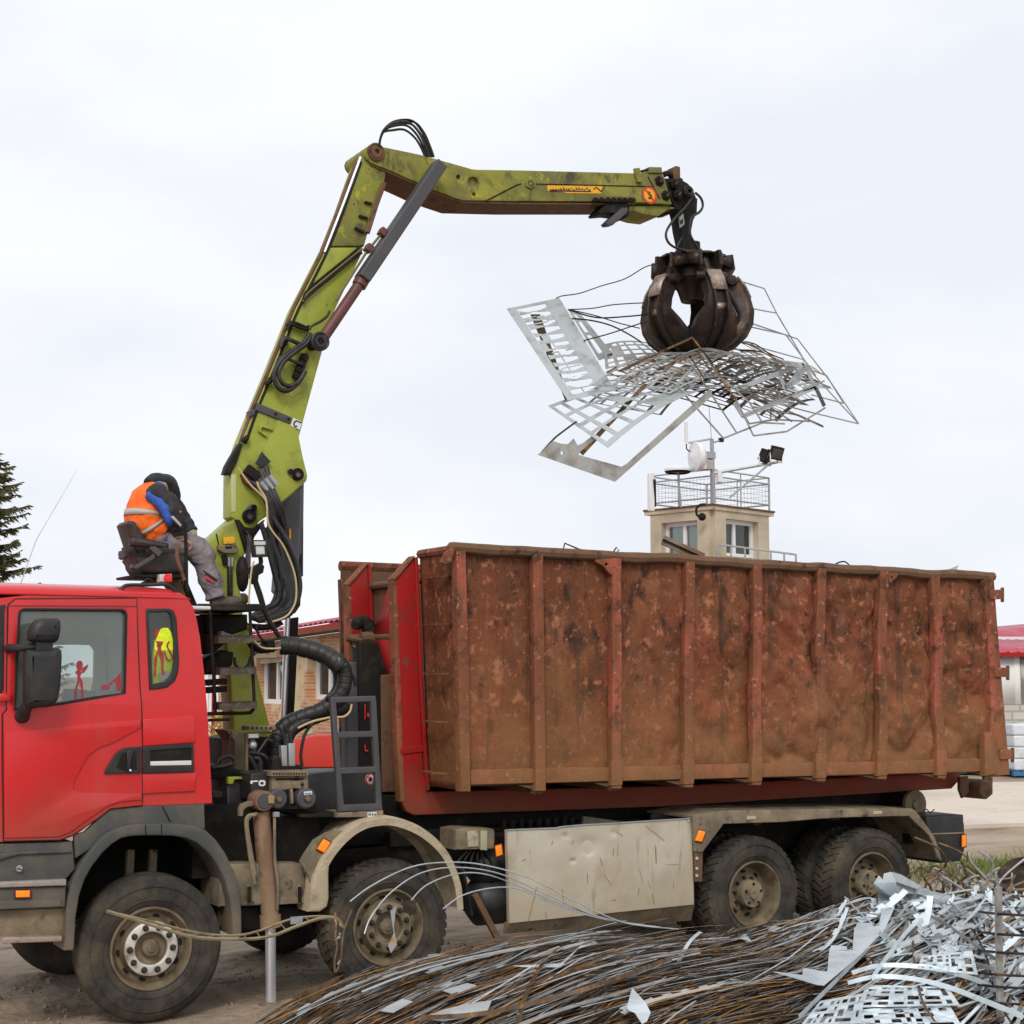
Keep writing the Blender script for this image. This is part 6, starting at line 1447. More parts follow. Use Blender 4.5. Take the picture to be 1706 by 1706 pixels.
for pts, r in ((z3((360, 1330), (385, 1300), (400, 1340), (395, 1400)), .02), (z3((395, 1440), (430, 1440), (445, 1480), (445, 1600)), .022), (z3((365, 1390), (420, 1400), (480, 1420), (520, 1480)), .016), (z3((360, 1420), (410, 1520), (430, 1600)), .02), (z4((540, 270), (520, 420), (450, 540), (350, 585)), .010), (z3((420, 1400), (470, 1330), (500, 1290), (545, 1310)), .014), (z3((100, 1480), (130, 1440), (200, 1420), (240, 1440)), .014), (z3((60, 1510), (150, 1500), (220, 1480)), .02), (z3((215, 1230), (190, 1350), (170, 1480)), .008)):
    hose(CR, pts, .42, r, m_rubberhose)
mb = MB(); c = at(*z3((385, 1335))[0], .42); mb.ball(c, .035, m_galv, 6); mb.build('grease_cup', CR)
# grey ladder
mb = MB(); LY = .06
mb.poly([z3((1000, 955), (1355, 945), (1362, 985), (1410, 1850), (1060, 1860), (1040, 1500)), z3((1045, 1000), (1318, 990), (1330, 1222), (1060, 1230)), z3((1068, 1278), (1335, 1268), (1350, 1502), (1082, 1515)), z3((1085, 1562), (1352, 1550), (1362, 1795), (1105, 1805))], LY, .05, m_grey, .008); gl = mb.build('access_ladder', CR)
mb = MB(); pl(mb, z3((1050, 1870), (1415, 1850), (1418, 1900), (1050, 1905)), LY - .02, .35, m_mudsteel, .006); pl(mb, [(500, 1356), (640, 1350), (640, 1361), (500, 1362)], .1, .5, m_dark, .006); mb.build('step', gl)
m_rlet = mat('red_lettering', (.6, .03, .03), .5)
mb = MB(); pl(mb, z3((1266, 1330), (1274, 1330), (1278, 1372), (1296, 1372), (1296, 1382), (1270, 1382)), .944, .004, m_rlet, 0); pl(mb, z3((1268, 1010), (1276, 1010), (1274, 1130), (1266, 1130)), .944, .004, m_rlet, 0); pl(mb, z3((1290, 1075), (1304, 1085), (1300, 1115), (1286, 1105)), .944, .004, m_rlet, 0); mb.build('lettering', bpy.data.objects['hook_arm'])
q = at(*z3((1314, 1603))[0], .20); mb = MB(); mb.lathe([(0, 0), (.044, 0), (.044, .012)], q, (0, 1, 0), m_stw, 24); sg = mb.build('no_step_sign', gl)
mb = MB(); mb.lathe([(.046, .002), (.046, -.003), (.036, -.003), (.036, .002)], q, (0, 1, 0), m_rlet, 24); mb.bar(q + Vector((-.026, -.003, .026)), q + Vector((.026, -.003, -.026)), .003, .008, m_rlet); mb.build('ring', sg)
mb = MB(); mb.bar(q + Vector((0, -.004, .022)), q + Vector((-.004, -.004, -.02)), .003, .012, m_ink); mb.bar(q + Vector((-.018, -.004, -.006)), q + Vector((.02, -.004, .004)), .003, .01, m_ink); mb.build('figure', sg)
mb = MB(); pl(mb, z4((966, 265), (1030, 262), (1030, 294), (968, 298)), LY - .025, .004, m_stw, 0)
for k, u in enumerate((974, 986, 998, 1010, 1020)): pl(mb, z4((u, 272), (u + 7, 272), (u + 7 - (k % 2) * 3, 286), (u, 287)), LY - .027, .002, m_ink, 0)
mb.build('rating_plate', gl)

# ================================================================ GRAPPLE
GY = 1.25
gtop = at(1153, 437, GY); gs = (at(1153, 588, GY) - gtop).length * 1.05
GR = thing('grapple', 'dark brown orange-peel grapple closed on scrap sheets under the crane tip', 'grapple', gtop)
k_ = gs / 1.03
tl = R(-3)
def gp(r, a, z, tw=0):           # cylindrical -> world, scaled to the measured size
    v = Vector((math.cos(a) * r, math.sin(a) * r, z)) * k_
    return gtop + Matrix.Rotation(tl, 3, 'Y') @ v
view_a = math.atan2(CAM.y - gtop.y, CAM.x - gtop.x)
outer = [(.30, -.10), (.40, -.17), (.49, -.29), (.555, -.43), (.578, -.56), (.56, -.69), (.50, -.81), (.40, -.91), (.27, -.985), (.14, -1.02), (.02, -1.03)]
inner = [(.22, -.13), (.30, -.22), (.37, -.33), (.44, -.45), (.50, -.565), (.50, -.68), (.45, -.78), (.36, -.86), (.25, -.93), (.13, -.97), (.015, -1.0)]
wid = [.07, .09, .10, .108, .14, .235, .27, .245, .165, .085, .008]
for kk in range(5):
    a0 = view_a + R(27) + kk * R(72)
    mb = MB(); vs = []; fs = []; n = len(outer); W = 6
    for i in range(n):
        for (r, z) in (outer[i], inner[i]):
            for j in range(W + 1):
                t = j / W * 2 - 1; aa = min(wid[i] / max(r, .02), R(35.5)) * t
                vs.append(gp(r, a0 + aa, z))
    S = 2 * (W + 1)
    for i in range(n - 1):
        for j in range(W):
            fs.append((i * S + j, i * S + j + 1, (i + 1) * S + j + 1, (i + 1) * S + j)); b = W + 1
            fs.append((i * S + b + j + 1, i * S + b + j, (i + 1) * S + b + j, (i + 1) * S + b + j + 1))
        fs.append((i * S, (i + 1) * S, (i + 1) * S + W + 1, i * S + W + 1)); fs.append((i * S + W, i * S + 2 * W + 1, (i + 1) * S + 2 * W + 1, (i + 1) * S + W))
    mb.add(vs, fs, m_grap); tine = mb.build('tine', GR, ang=40)
    mb = MB()
    for sg in (-1, 1):           # side ribs
        vs = []; fs = []
        for i in range(1, 9):
            r, z = outer[i]; h = .05 * math.sin((i - .5) / 8.5 * math.pi); aw = .078 - .02 * max(0, i - 5) / 3
            dr = Vector((r, z + .5)).normalized()
            for rr, zz, ww in ((r - .02, z, aw), (r + dr.x * h, z + dr.y * h, aw), (r + dr.x * h, z + dr.y * h, aw - .02), (r - .02, z, aw - .02)):
                vs.append(gp(rr, a0 + sg * ww / rr, zz))
        for i in range(7):
            for q in range(4): fs.append((i * 4 + q, i * 4 + (q + 1) % 4, (i + 1) * 4 + (q + 1) % 4, (i + 1) * 4 + q))
        fs += [(0, 1, 2, 3), (28, 29, 30, 31)]; mb.add(vs, fs, m_grap)
    mb.build('rib', tine)
    mb = MB(); mb.add([gp(r, a0 + sg * .082 / r, z) for r, z in ((.47, -.19), (.545, -.29), (.595, -.42)) for sg in (-1, 1)] , [(0, 1, 3, 2), (2, 3, 5, 4)], m_grapworn); mb.build('cover_plate', tine, solid=.02)
    mb = MB(); mb.add([gp(r, a0 + sg * .075 / r, z) for r, z in ((.55, -.64), (.585, -.60), (.575, -.56)) for sg in (-1, 1)], [(0, 1, 3, 2), (2, 3, 5, 4)], m_grapworn); mb.build('step_edge', tine, solid=.015)
    for sg in (-1, 1): mb = MB(); mb.cyl(gp(.42, a0 + sg * .17 / .42, -.24), gp(.42, a0 + sg * .08 / .42, -.24), .05, m_grap, 12); mb.build('pivot', tine)
    # ram and hanging bracket
    mb = MB(); mb.cyl(gp(.26, a0, .0), gp(.36, a0, -.22), .05, m_grap, 12); mb.cyl(gp(.36, a0, -.22), gp(.47, a0, -.36), .028, m_chrome, 10); mb.build('ram', GR)
    mb = MB()
    for sg in (-1, 1):
        w0 = .11
        q = [gp(.16, a0 + sg * w0 / .3, .02), gp(.43, a0 + sg * w0 / .42, .035), gp(.445, a0 + sg * w0 / .42, -.12), gp(.37, a0 + sg * w0 / .40, -.24), gp(.2, a0 + sg * w0 / .3, -.20)]
        d = (gp(.3, a0 + .2, 0) - gp(.3, a0 - .2, 0)).normalized() * .012
        mb.add([p - d for p in q] + [p + d for p in q], [(0, 1, 2, 3, 4), (9, 8, 7, 6, 5)] + [(i, (i + 1) % 5, 5 + (i + 1) % 5, 5 + i) for i in range(5)], m_grap)
    mb.add([gp(.43, a0 + .12 / .42, .035), gp(.37, a0 + R(36), .01), gp(.37, a0 + R(36), -.09), gp(.43, a0 + .12 / .42, -.12)], [(0, 1, 2, 3)], m_grap)
    mb.add([gp(.43, a0 - .12 / .42, .035), gp(.43, a0 - .12 / .42, -.12), gp(.37, a0 - R(36), -.09), gp(.37, a0 - R(36), .01)], [(0, 1, 2, 3)], m_grap)
    mb.build('fork_bracket', GR, solid=.012)
mb = MB(); mb.lathe([(0, .06), (.17, .06), (.2, .04), (.2, -.1), (.26, -.12), (.26, -.2), (.16, -.3), (.12, -.42), (0, -.42)], gtop, (0, 0, 1), m_grap, 24)
mb.lathe([(.2, .035), (.38, .03), (.38, .01), (.2, .0)], gtop, (0, 0, 1), m_grap, 10); mb.build('hub', GR)
# rotator and hanger
mb = MB(); hang = z8((1300, 530), (1340, 510), (1440, 430), (1475, 440), (1470, 560), (1440, 620), (1425, 700), (1430, 850), (1465, 870), (1470, 910), (1335, 930), (1345, 860), (1360, 830), (1330, 690), (1318, 600))
pl(mb, hang, GY - .07, .14, m_dark, .012); mb.build('hanger', GR)
mb = MB(); pl(mb, z8((1325, 590), (1358, 560), (1368, 650), (1335, 680)), GY - .09, .02, m_galv, .003); pl(mb, z8((1330, 625), (1355, 605), (1358, 640), (1336, 655)), GY - .094, .005, m_ink, 0); mb.build('label', GR)
pin(GR, z8((1402, 385))[0], .98, .06, .4, m_grap)
mb = MB(); mb.cyl(gtop + Vector((-.02, 0, .05)), gtop + Vector((-.03, 0, .20)), .11, m_dark, 16); mb.build('rotator', GR)
hose(GR, z8((1440, 400), (1390, 490), (1290, 600), (1220, 710), (1230, 790), (1290, 840), (1380, 865), (1460, 870)), 1.0, .014)
hose(GR, z8((1455, 395), (1500, 440), (1515, 500), (1490, 550), (1430, 590), (1410, 650), (1415, 740), (1460, 820), (1500, 880)), 1.0, .014)
hose(GR, z8((1345, 760), (1310, 830), (1310, 890), (1330, 920)), 1.1, .012)
# ================================================================ OPERATOR
PY = .97
def J(u, v, y): return at(u, v, y)
m_skin = mat('skin', (.52, .31, .22), .6)
m_jacket = mat('black_jacket', (.022, .022, .026), .75, layers=[((.045, .043, .05), 14, .5, .75)], bump=(24, .4, .01))
m_blue = mat('blue_jacket', (.03, .10, .42), .75, bump=(24, .5, .01))
m_vest = mat('orange_vest', (.92, .16, .015), .7, layers=[((.75, .10, .01), 6, .5, .75)], bump=(16, .5, .012))
m_tape = mat('reflective_tape', (.42, .42, .40), .4, bump=(16, .3, .01))
m_trou = mat("grey_trousers", (.235, .205, .22), .85, layers=[((.17, .145, .155), 7, .48, .7)], bump=(15, .9, .02))
m_boot = mat('boot_leather', (.075, .06, .045), .75, layers=[((.15, .125, .095), 8, .45, .7)])
pel, mid, chest, neck = J(263, 893, PY), J(240, 862, PY), J(251, 830, PY), J(267, 806, PY)
head = J(277, 815, PY + .09)
sh = {-1: J(263, 820, PY - .19), 1: J(263, 820, PY + .20)}
el = {-1: J(291, 861, PY - .24), 1: J(300, 858, PY + .26)}
wrist = {-1: J(300, 890, PY - .20), 1: J(318, 888, PY + .18)}
hip = {-1: J(278, 902, PY - .10), 1: J(278, 902, PY + .10)}
knee = {-1: J(333, 922, PY - .12), 1: J(338, 920, PY + .16)}
ank = {-1: J(361, 996, PY - .14), 1: J(372, 990, PY + .18)}
toe = {-1: J(400, 994, PY - .15), 1: J(412, 990, PY + .2)}
def flat_tube(mb, pts, rx, ry, m, n=16):   # elliptical sections: rx in the picture plane, ry across (y)
    pts = [Vector(p) for p in pts]; vs = []; fs = []
    for i, p in enumerate(pts):
        t = (pts[min(i + 1, len(pts) - 1)] - pts[max(i - 1, 0)]).normalized(); s = Vector((0, 1, 0)); s = (s - t * s.dot(t)).normalized(); u = t.cross(s)
        vs += [p + u * math.cos(2 * math.pi * k / n) * rx[i] + s * math.sin(2 * math.pi * k / n) * ry[i] for k in range(n)]
    for i in range(len(pts) - 1):
        for k in range(n): fs.append((i * n + k, i * n + (k + 1) % n, (i + 1) * n + (k + 1) % n, (i + 1) * n + k))
    fs += [tuple(range(n))[::-1], tuple(range((len(pts) - 1) * n, len(pts) * n))]
    return mb.add(vs, fs, m)
body = MB()
tor = spline([pel + Vector((0, 0, -.06)), pel, mid, chest, neck], 5); L = len(tor)
def tr_(i, a): 
    t = i / (L - 1) * (len(a) - 1); k = min(int(t), len(a) - 2); return a[k] + (a[k + 1] - a[k]) * (t - k)
flat_tube(body, tor, [tr_(i, (.10, .11, .11, .11, .05)) for i in range(L)], [tr_(i, (.15, .16, .155, .19, .06)) for i in range(L)], m_skin)
body.tube([neck - Vector((.02, 0, .03)), neck, head], [.06, .058, .06], m_skin, 12)
body.ball(head, .098, m_skin, 12, (1.0, .82, 1.12))
fd = (Vector((.8, .05, -.6))).normalized()      # looks forward and down
body.ball(head + fd * .085 + Vector((0, 0, -.02)), .045, m_skin, 8); body.cyl(head + fd * .10, head + fd * .128 + Vector((0, 0, -.01)), .016, m_skin, 8, .02)
for s in (-1, 1): body.ball(head + Vector((-.01, s * .082, -.01)), .025, m_skin, 6, (1, .4, 1.3))
for s in (-1, 1):
    body.tube(spline([sh[s], el[s], wrist[s]], 5), [.055] * 3 + [.048] * 3 + [.042] * 2 + [.034] * 3, m_skin, 10)
    hd2 = wrist[s] + Vector((.035, 0, -.045)); body.tube([wrist[s], hd2], [.034, .04], m_skin, 10)
    for f, (dy, ln) in enumerate(((-.03, .06), (-.01, .07), (.01, .068), (.03, .055))):
        q = hd2 + Vector((.01, dy, -.01)); body.tube([hd2 + Vector((0, dy * .8, 0)), q + Vector((ln * .6, 0, -.02)), q + Vector((ln * .7, 0, -.055)), q + Vector((ln * .3, 0, -.075))], [.012, .011, .010, .009], m_skin, 6)
    body.tube([hd2 + Vector((0, -.03 * s, .0)), hd2 + Vector((.03, -.045 * s, -.01)), hd2 + Vector((.055, -.035 * s, -.04))], [.013, .012, .01], m_skin, 6)
    body.tube(spline([hip[s], knee[s], ank[s]], 5), [.085] * 3 + [.07] * 3 + [.055] * 3 + [.04] * 2, m_skin, 12)
    body.tube([ank[s], ank[s] + Vector((0, 0, -.05)), toe[s] + Vector((0, 0, -.03))], [.045, .045, .035], m_skin, 10)
P = body.build('person', None, remesh=.012, smooth=4)
tag(P, 'operator in orange hi-vis vest and grey trousers bent forward on the crane seat', 'person')
ORG[P.name] = Vector((0, 0, 0))
# jacket: torso plus sleeves
mb = MB(); flat_tube(mb, tor, [tr_(i, (.155, .16, .13, .115, .06)) for i in range(L)], [tr_(i, (.19, .19, .17, .17, .075)) for i in range(L)], m_blue)
jk = mb.build('jacket', P, remesh=.014, smooth=6, disp=(.09, .03))
for s in (-1, 1):
    mb = MB(); pts = spline([sh[s] + Vector((-.03, -.03 * s, .0)), sh[s].lerp(el[s], .5) + Vector((.02, 0, .01)), el[s], el[s].lerp(wrist[s], .5), wrist[s]], 5); n = len(pts)
    mb.ball(sh[s] + Vector((0, -.02 * s, -.01)), .09, m_jacket, 10)
    mb.tube(pts, [.088 - .026 * i / n + .005 * math.sin(i * 1.7) for i in range(n)], m_jacket, 14); sv_ = mb.build('sleeve', P, remesh=.012, smooth=4, disp=(.06, .022))
    mb = MB(); mb.cyl(wrist[s] + Vector((-.01, 0, .035)), wrist[s] + Vector((.008, 0, -.02)), .05, mat('glove_cuff', (.40, .36, .24), .8), 14); mb.build('glove_cuff', P)
    if s == -1:
        mb = MB(); w_ = [p + Vector((-.062, -.03, -.022)) for i, p in enumerate(pts[:int(n * .8)])]
        mb.tube(w_, [.016 + .030 * math.sin(min(1, i / (n * .8) + .15) * math.pi) ** .7 for i in range(len(w_))], m_blue, 12); mb.build('sleeve_panel', P, remesh=.012, smooth=4, disp=(.05, .02))
        mb = MB(); q = J(296, 869, PY - .33); mb.bar(q + Vector((-.05, 0, .04)), q + Vector((.03, 0, -.035)), .02, .022, m_tape); mb.build('sleeve_stripe', P, bev=.006)
        mb = MB(); q = J(296, 852, PY - .30); mb.bar(q + Vector((-.015, 0, .012)), q + Vector((.03, 0, -.005)), .01, .012, m_vest); mb.build('zip_pull', P)
# vest: slightly larger shell, open below the arms
vp = spline([J(264, 890, PY), J(253, 882, PY), J(243, 862, PY), J(251, 832, PY), J(264, 814, PY)], 6); Lv = len(vp)
vr = [tr_(i * (L - 1) / (Lv - 1), (.155, .168, .168, .155, .105)) for i in range(Lv)]; vy = [tr_(i * (L - 1) / (Lv - 1), (.20, .205, .20, .19, .10)) for i in range(Lv)]
mb = MB(); flat_tube(mb, vp, vr, vy, m_vest, 28); vs_ = mb.build('hi_vis_vest', P, remesh=.012, smooth=2, disp=(.07, .035))
for t0 in (.33, .54):
    mb = MB(); n = 28; seg = []
    for dt in (-.028, .028):
        t = t0 + dt; i = t * (Lv - 1); k = int(i); f = i - k
        p = vp[k].lerp(vp[k + 1], f); tg = (vp[min(k + 2, Lv - 1)] - vp[max(k - 1, 0)]).normalized(); s = Vector((0, 1, 0)); s = (s - tg * s.dot(tg)).normalized(); u = tg.cross(s)
        a, b = vr[k] + (vr[k + 1] - vr[k]) * f + .006, vy[k] + (vy[k + 1] - vy[k]) * f + .006
        seg.append([p + u * math.cos(2 * math.pi * q / n) * a + s * math.sin(2 * math.pi * q / n) * b for q in range(n)])
    mb.add(seg[0] + seg[1], [(q, (q + 1) % n, n + (q + 1) % n, n + q) for q in range(n)], m_tape); mb.build('reflective_stripe', vs_, solid=.008)
# trousers
mb = MB()
for s in (-1, 1):
    pts = spline([hip[s], hip[s].lerp(knee[s], .5) + Vector((0, 0, .02)), knee[s], knee[s].lerp(ank[s], .5), ank[s] + Vector((-.005, 0, .0))], 5); n = len(pts)
    mb.tube(pts, [.115 - .03 * min(1, i / n * 1.4) + .008 * math.sin(i * 1.3) * (i > n * .5) for i in range(n)], m_trou, 16)
flat_tube(mb, [pel + Vector((-.02, 0, -.08)), pel, pel + Vector((0, 0, .06))], [.14, .15, .13], [.18, .185, .175], m_trou)
tz = mb.build('trousers', P, remesh=.012, smooth=4, disp=(.06, .035))
mb = MB(); pl(mb, z5((815, 945), (830, 945), (895, 995), (880, 1008), (820, 965)), PY - .235, .012, mat('red_patch', (.55, .05, .06), .6), .003); mb.build('red_patch', tz)
mb = MB(); pl(mb, z5((790, 900), (805, 900), (915, 975), (912, 990), (860, 960)), PY - .235, .012, m_jacket, .003); mb.build('pocket_flap', tz)
for s in (-1, 1):
    mb = MB(); a = ank[s]; t = toe[s]
    mb.tube([a + Vector((0, 0, .05)), a, a + Vector((.02, 0, -.05))], [.058, .056, .05], m_boot, 14)
    mb.tube(spline([a + Vector((-.05, 0, -.055)), a + Vector((.04, 0, -.045)), a.lerp(t, .7) + Vector((0, 0, -.045)), t + Vector((0, 0, -.03))], 4), [.04, .05, .052, .053, .054, .054, .054, .054, .053, .052, .05, .046, .03], m_boot, 14); mb.build('boot', P, remesh=.01, smooth=3)
# dark hood / cap and collar
mb = MB(); mb.ball(head + Vector((-.012, 0, .018)), .112, m_jacket, 12, (1.0, .88, 1.0)); mb.tube(spline([J(247, 806, PY - .05), J(255, 799, PY), J(268, 799, PY), J(282, 806, PY + .03), J(291, 818, PY + .06), J(293, 832, PY + .08)]), [.05] * 6 + [.055] * 6 + [.055] * 6 + [.05] * 6 + [.045] * 6 + [.04], m_jacket, 12)
mb.build('hood', P, remesh=.012, smooth=4)
# ================================================================ SCRAP HELD BY THE GRAPPLE
rs = random.Random(21)
def lines(spec):                 # [(width, is_bar), ...] -> boundaries and flags
    x = [0.0]; fl = []
    for w_, b in spec: x.append(x[-1] + w_); fl.append(b)
    return [q / x[-1] for q in x], fl
def alt(n, bar, hole, jit=.0, first=None, last=None, rr=rs):
    sp = [(first or bar, True)]
    for i in range(n):
        sp.append((hole * rr.uniform(1 - jit, 1 + jit), False))
        sp.append((bar * rr.uniform(1 - jit * .6, 1 + jit * .6) if i < n - 1 else (last or bar), True))
    return lines(sp)
def patch(c, bulge=0., sag=(0, 0, 1), twist=0):   # bilinear patch over four corners with an arched middle
    c = [Vector(q) for q in c]; sg = Vector(sag)
    def f(u, v):
        p = c[0].lerp(c[1], u).lerp(c[3].lerp(c[2], u), v)
        return p + sg * (bulge * (1 - (2 * u - 1) ** 2) + twist * math.sin(v * 3.14) * (1 - (2 * u - 1) ** 2))
    return f
def punched(f, U, V, m, fill=.0, drop=.0, tri=None, rr=rs):
    (xu, fu), (xv, fv) = U, V; mb = MB()
    vs = [f(a, b) for a in xu for b in xv]; n = len(xv); fs = []
    for i in range(len(fu)):
        for j in range(len(fv)):
            solid = fu[i] or fv[j]
            if not solid and rr.random() < fill: solid = True
            if solid and fu[i] != fv[j] and rr.random() < drop and 0 < i < len(fu) - 1 and 0 < j < len(fv) - 1: solid = False
            if solid: fs.append((i * n + j, (i + 1) * n + j, (i + 1) * n + j + 1, i * n + j + 1))
    mb.add(vs, fs, m)
    if tri:
        for (u0, v0), (u1, v1), (u2, v2) in tri: mb.add([f(u0, v0), f(u1, v1), f(u2, v2)], [(0, 1, 2)], m)
    return mb
GRP = 'punched scrap sheets gripped by the grapple'
def sheet(mb, label, th=.004, name='punched_sheet', group=None):
    o = mb.build(name, None, solid=th, flat=True, fixn=False); return tag(o, label, 'scrap sheet', group)
def C(*p, ys): return [at(u, v, yy) for (u, v), yy in zip(p, ys)]
# toothed sheet on the left
f = patch(C(*y1((40, 264), (285, 214), (545, 645), (325, 692)), ys=(1.5, 1.5, .9, .9)), .0)
tri = []
for i in range(11):
    v0 = .06 + i * .081
    tri += [((.17, v0 - .012), (.17, v0 + .034), (.30 + rs.uniform(0, .32), v0 + .03)), ((.70, v0), (.70, v0 + .05), (.44 + rs.uniform(-.2, .14), v0 + .03 + rs.uniform(-.012, .012)))]
    if i % 4 == 0: tri += [((.17, v0 + .016), (.17, v0 + .022), (.72, v0 + .030)), ((.17, v0 + .016), (.72, v0 + .022), (.72, v0 + .030))]
U = lines([(.13, True), (.10, False), (.10, False), (.02, True), (.12, False), (.12, False), (.26, True)]); V = alt(17, .010, .05, .6, first=.03, last=.05)
sheet(punched(f, U, V, m_steel, .07, .55, tri=tri), 'pale sheet with two rows of saw teeth at the far left of the grapple load')
f = patch(C(*y1((150, 290), (195, 290), (330, 680), (312, 690)), ys=(1.6, 1.6, 1.0, 1.0)), 0)
mb = MB(); mb.grid(f, 1, 6, m_rustscrap); sheet(mb, 'narrow tapering strip behind the saw teeth on the left of the load', name='metal_strip')
# angled plate behind it
f = patch(C(*y1((325, 266), (385, 290), (540, 480), (470, 505)), ys=(1.8,) * 4), .0)
sheet(punched(f, lines([(.2, True), (.3, False), (.5, True)]), lines([(.06, True), (.3, False), (.05, True), (.3, False), (.1, True)]), m_steel, tri=[((.2, .1), (.5, .2), (.2, .25))]), 'short grey plate with holes just left of the grapple')
# flat grid behind the grapple
f = patch(C(*y1((490, 432), (720, 428), (900, 520), (500, 545)), ys=(2.0, 2.0, 1.6, 1.4)), .04)
sheet(punched(f, alt(7, .035, .10, .4), alt(5, .06, .14, .3), m_grayscrap, .12), 'grey ladder-holed sheet directly below and left of the grapple')
# long arched lower sheet
f = patch(C(*y1((232, 716), (880, 655), (1130, 640), (510, 912)), ys=(.75, 1.5, 1.2, .15)), .0)
def arch(c0, c1, c2, c3, b0, b1, ys):
    P0, P1, P2, P3 = C(c0, c1, c2, c3, ys=ys)
    def f(u, v):
        bb = b0 + (b1 - b0) * v
        return P0.lerp(P1, u).lerp(P3.lerp(P2, u), v) + Vector((0, 0, bb * 4 * u * (1 - u)))
    return f
q = y1((232, 716), (1080, 672), (1450, 715), (512, 912))
f = arch(*q, .16, .38, (1.0, 1.5, .9, .3))
sheet(punched(f, alt(15, .014, .055, .45), alt(4, .045, .16, .35, last=.07), m_steel, .05, .06), 'long arched ladder sheet curving below the grapple from lower left to right')
q = y1((330, 690), (860, 500), (1250, 480), (520, 640))
f = arch(*q, .05, .22, (.9, 1.4, 1.6, 1.0))
sheet(punched(f, alt(14, .03, .06, .5), alt(4, .08, .16, .3), m_zinc, .06, .08), 'pale blue-grey perforated sheet lying right under the grapple tips')
# dark dense nets in the middle
mids = [((440, 620), (820, 470), (1130, 470), (900, 640), .1, .12, m_grayscrap, 'net of punched sheet under the left side of the grapple'),
        ((760, 560), (1000, 450), (1500, 560), (1300, 680), .08, .2, m_grayscrap, 'fine-meshed sheet spreading right below the grapple'),
        ((900, 640), (1180, 520), (1480, 690), (1300, 790), .08, .06, m_grayscrap, 'dense grey mesh drooping at the lower right of the load'),
        ((560, 600), (900, 560), (1150, 600), (800, 660), .1, .1, m_steel, 'rust-edged punched sheet in the middle of the load'),
        ((880, 500), (1200, 440), (1560, 640), (1250, 640), .12, .1, m_rustscrap, 'rusty ladder sheet sloping right from the grapple tips'),
        ((500, 560), (900, 490), (1180, 520), (760, 660), .09, .16, m_rustscrap, 'rusty lattice tucked between the pale sheets at the centre of the load'),
        ((700, 640), (1000, 560), (1400, 660), (1050, 740), .1, .12, m_darkscrap, 'dark lattice hanging right of centre under the load'),
        ((960, 560), (1260, 500), (1540, 640), (1360, 720), .08, .08, m_steel, 'pale lattice near the forked frame on the right of the load'),
        ((420, 700), (700, 560), (1000, 610), (760, 760), .06, .1, m_grayscrap, 'grey slotted sheet sagging below the middle of the load')]
for k, (a, b, c, d, b0, b1, m_, lb) in enumerate(mids):
    f = arch(*y1(a, b, c, d), b0, b1, tuple(rs.uniform(.6, 1.9) for _ in range(4)))
    sheet(punched(f, alt(12 + k % 3 * 2, .013, .055, .5), alt(6, .03, .11, .5), m_, .05, .22), lb)
# big L-shaped frame hanging lowest
LY_ = .5
mb = MB()
mb.poly([y1((185, 944), (255, 880), (295, 893), (325, 895), (352, 868), (370, 900), (395, 890), (440, 855), (455, 870), (380, 932), (375, 945), (575, 1000), (600, 985), (985, 640), (1000, 668), (545, 1070)), y1((290, 930), (300, 928), (303, 942), (294, 945))], LY_, .005, m_grayscrap)
sheet(mb, 'large grey L-shaped offcut hanging lowest under the load', name='frame_offcut', th=0)
mb = MB(); mb.poly([y1((378, 930), (395, 948), (700, 615), (680, 612))], LY_ + .3, .005, m_rustscrap); sheet(mb, 'dark rusty diagonal bar crossing above the L-shaped offcut', name='flat_bar', th=0)
# outlined frames on the right: bars from traced lines with real section
def bars(name, label, runs, y, w_, m, cat='scrap frame'):
    mb = MB()
    for run in runs:
        pts = y1(*run)
        for i in range(len(pts) - 1):
            ya = y[0] + (y[1] - y[0]) * ((pts[i][0] - 845) / 585); yb = y[0] + (y[1] - y[0]) * ((pts[i + 1][0] - 845) / 585)
            mb.bar(at(*pts[i], ya), at(*pts[i + 1], yb), .004, w_, m)
    return tag(mb.build(name, None), label, cat)
bars('bent_scrap', 'thin bent frame with its corner pointing down at the tower mast', [[(945, 465), (1110, 690), (1190, 856), (1345, 836), (1525, 725)], [(880, 490), (1110, 840)], [(830, 620), (1050, 868), (1232, 795), (1335, 800)], [(1135, 770), (1520, 600)], [(1232, 795), (1170, 700), (1010, 560)]], (.6, .6), .018, m_grayscrap)
bars('bent_scrap', 'long frame ending in the sharp far right corner of the load', [[(1085, 122), (1240, 170), (1300, 290), (1460, 560), (1680, 800), (1450, 745), (1240, 690)], [(1165, 260), (1300, 285)], [(1160, 325), (1395, 405), (1545, 600), (1680, 800)], [(1160, 345), (1340, 385), (1480, 575)], [(1430, 540), (1530, 575), (1610, 705), (1460, 665)]], (1.6, 1.2), .014, m_grayscrap)
bars('bent_scrap', 'pale frame with forked end at the right side of the load', [[(1110, 640), (1425, 520), (1520, 718), (1480, 630), (1140, 765), (1100, 700)], [(1305, 560), (1340, 640), (1425, 525)], [(1420, 640), (1475, 622)], [(1335, 630), (1395, 600), (1430, 540)]], (.9, .9), .05, m_steel)
bars('bent_scrap', 'thin frame trailing off the right of the grapple', [[(1090, 410), (1170, 420), (1240, 470), (1545, 635), (1420, 600), (1200, 500)], [(1130, 420), (1420, 500), (1450, 530)], [(1080, 470), (1300, 540), (1550, 630)], [(1020, 520), (1280, 500), (1420, 520)]], (1.7, 1.4), .014, m_grayscrap)
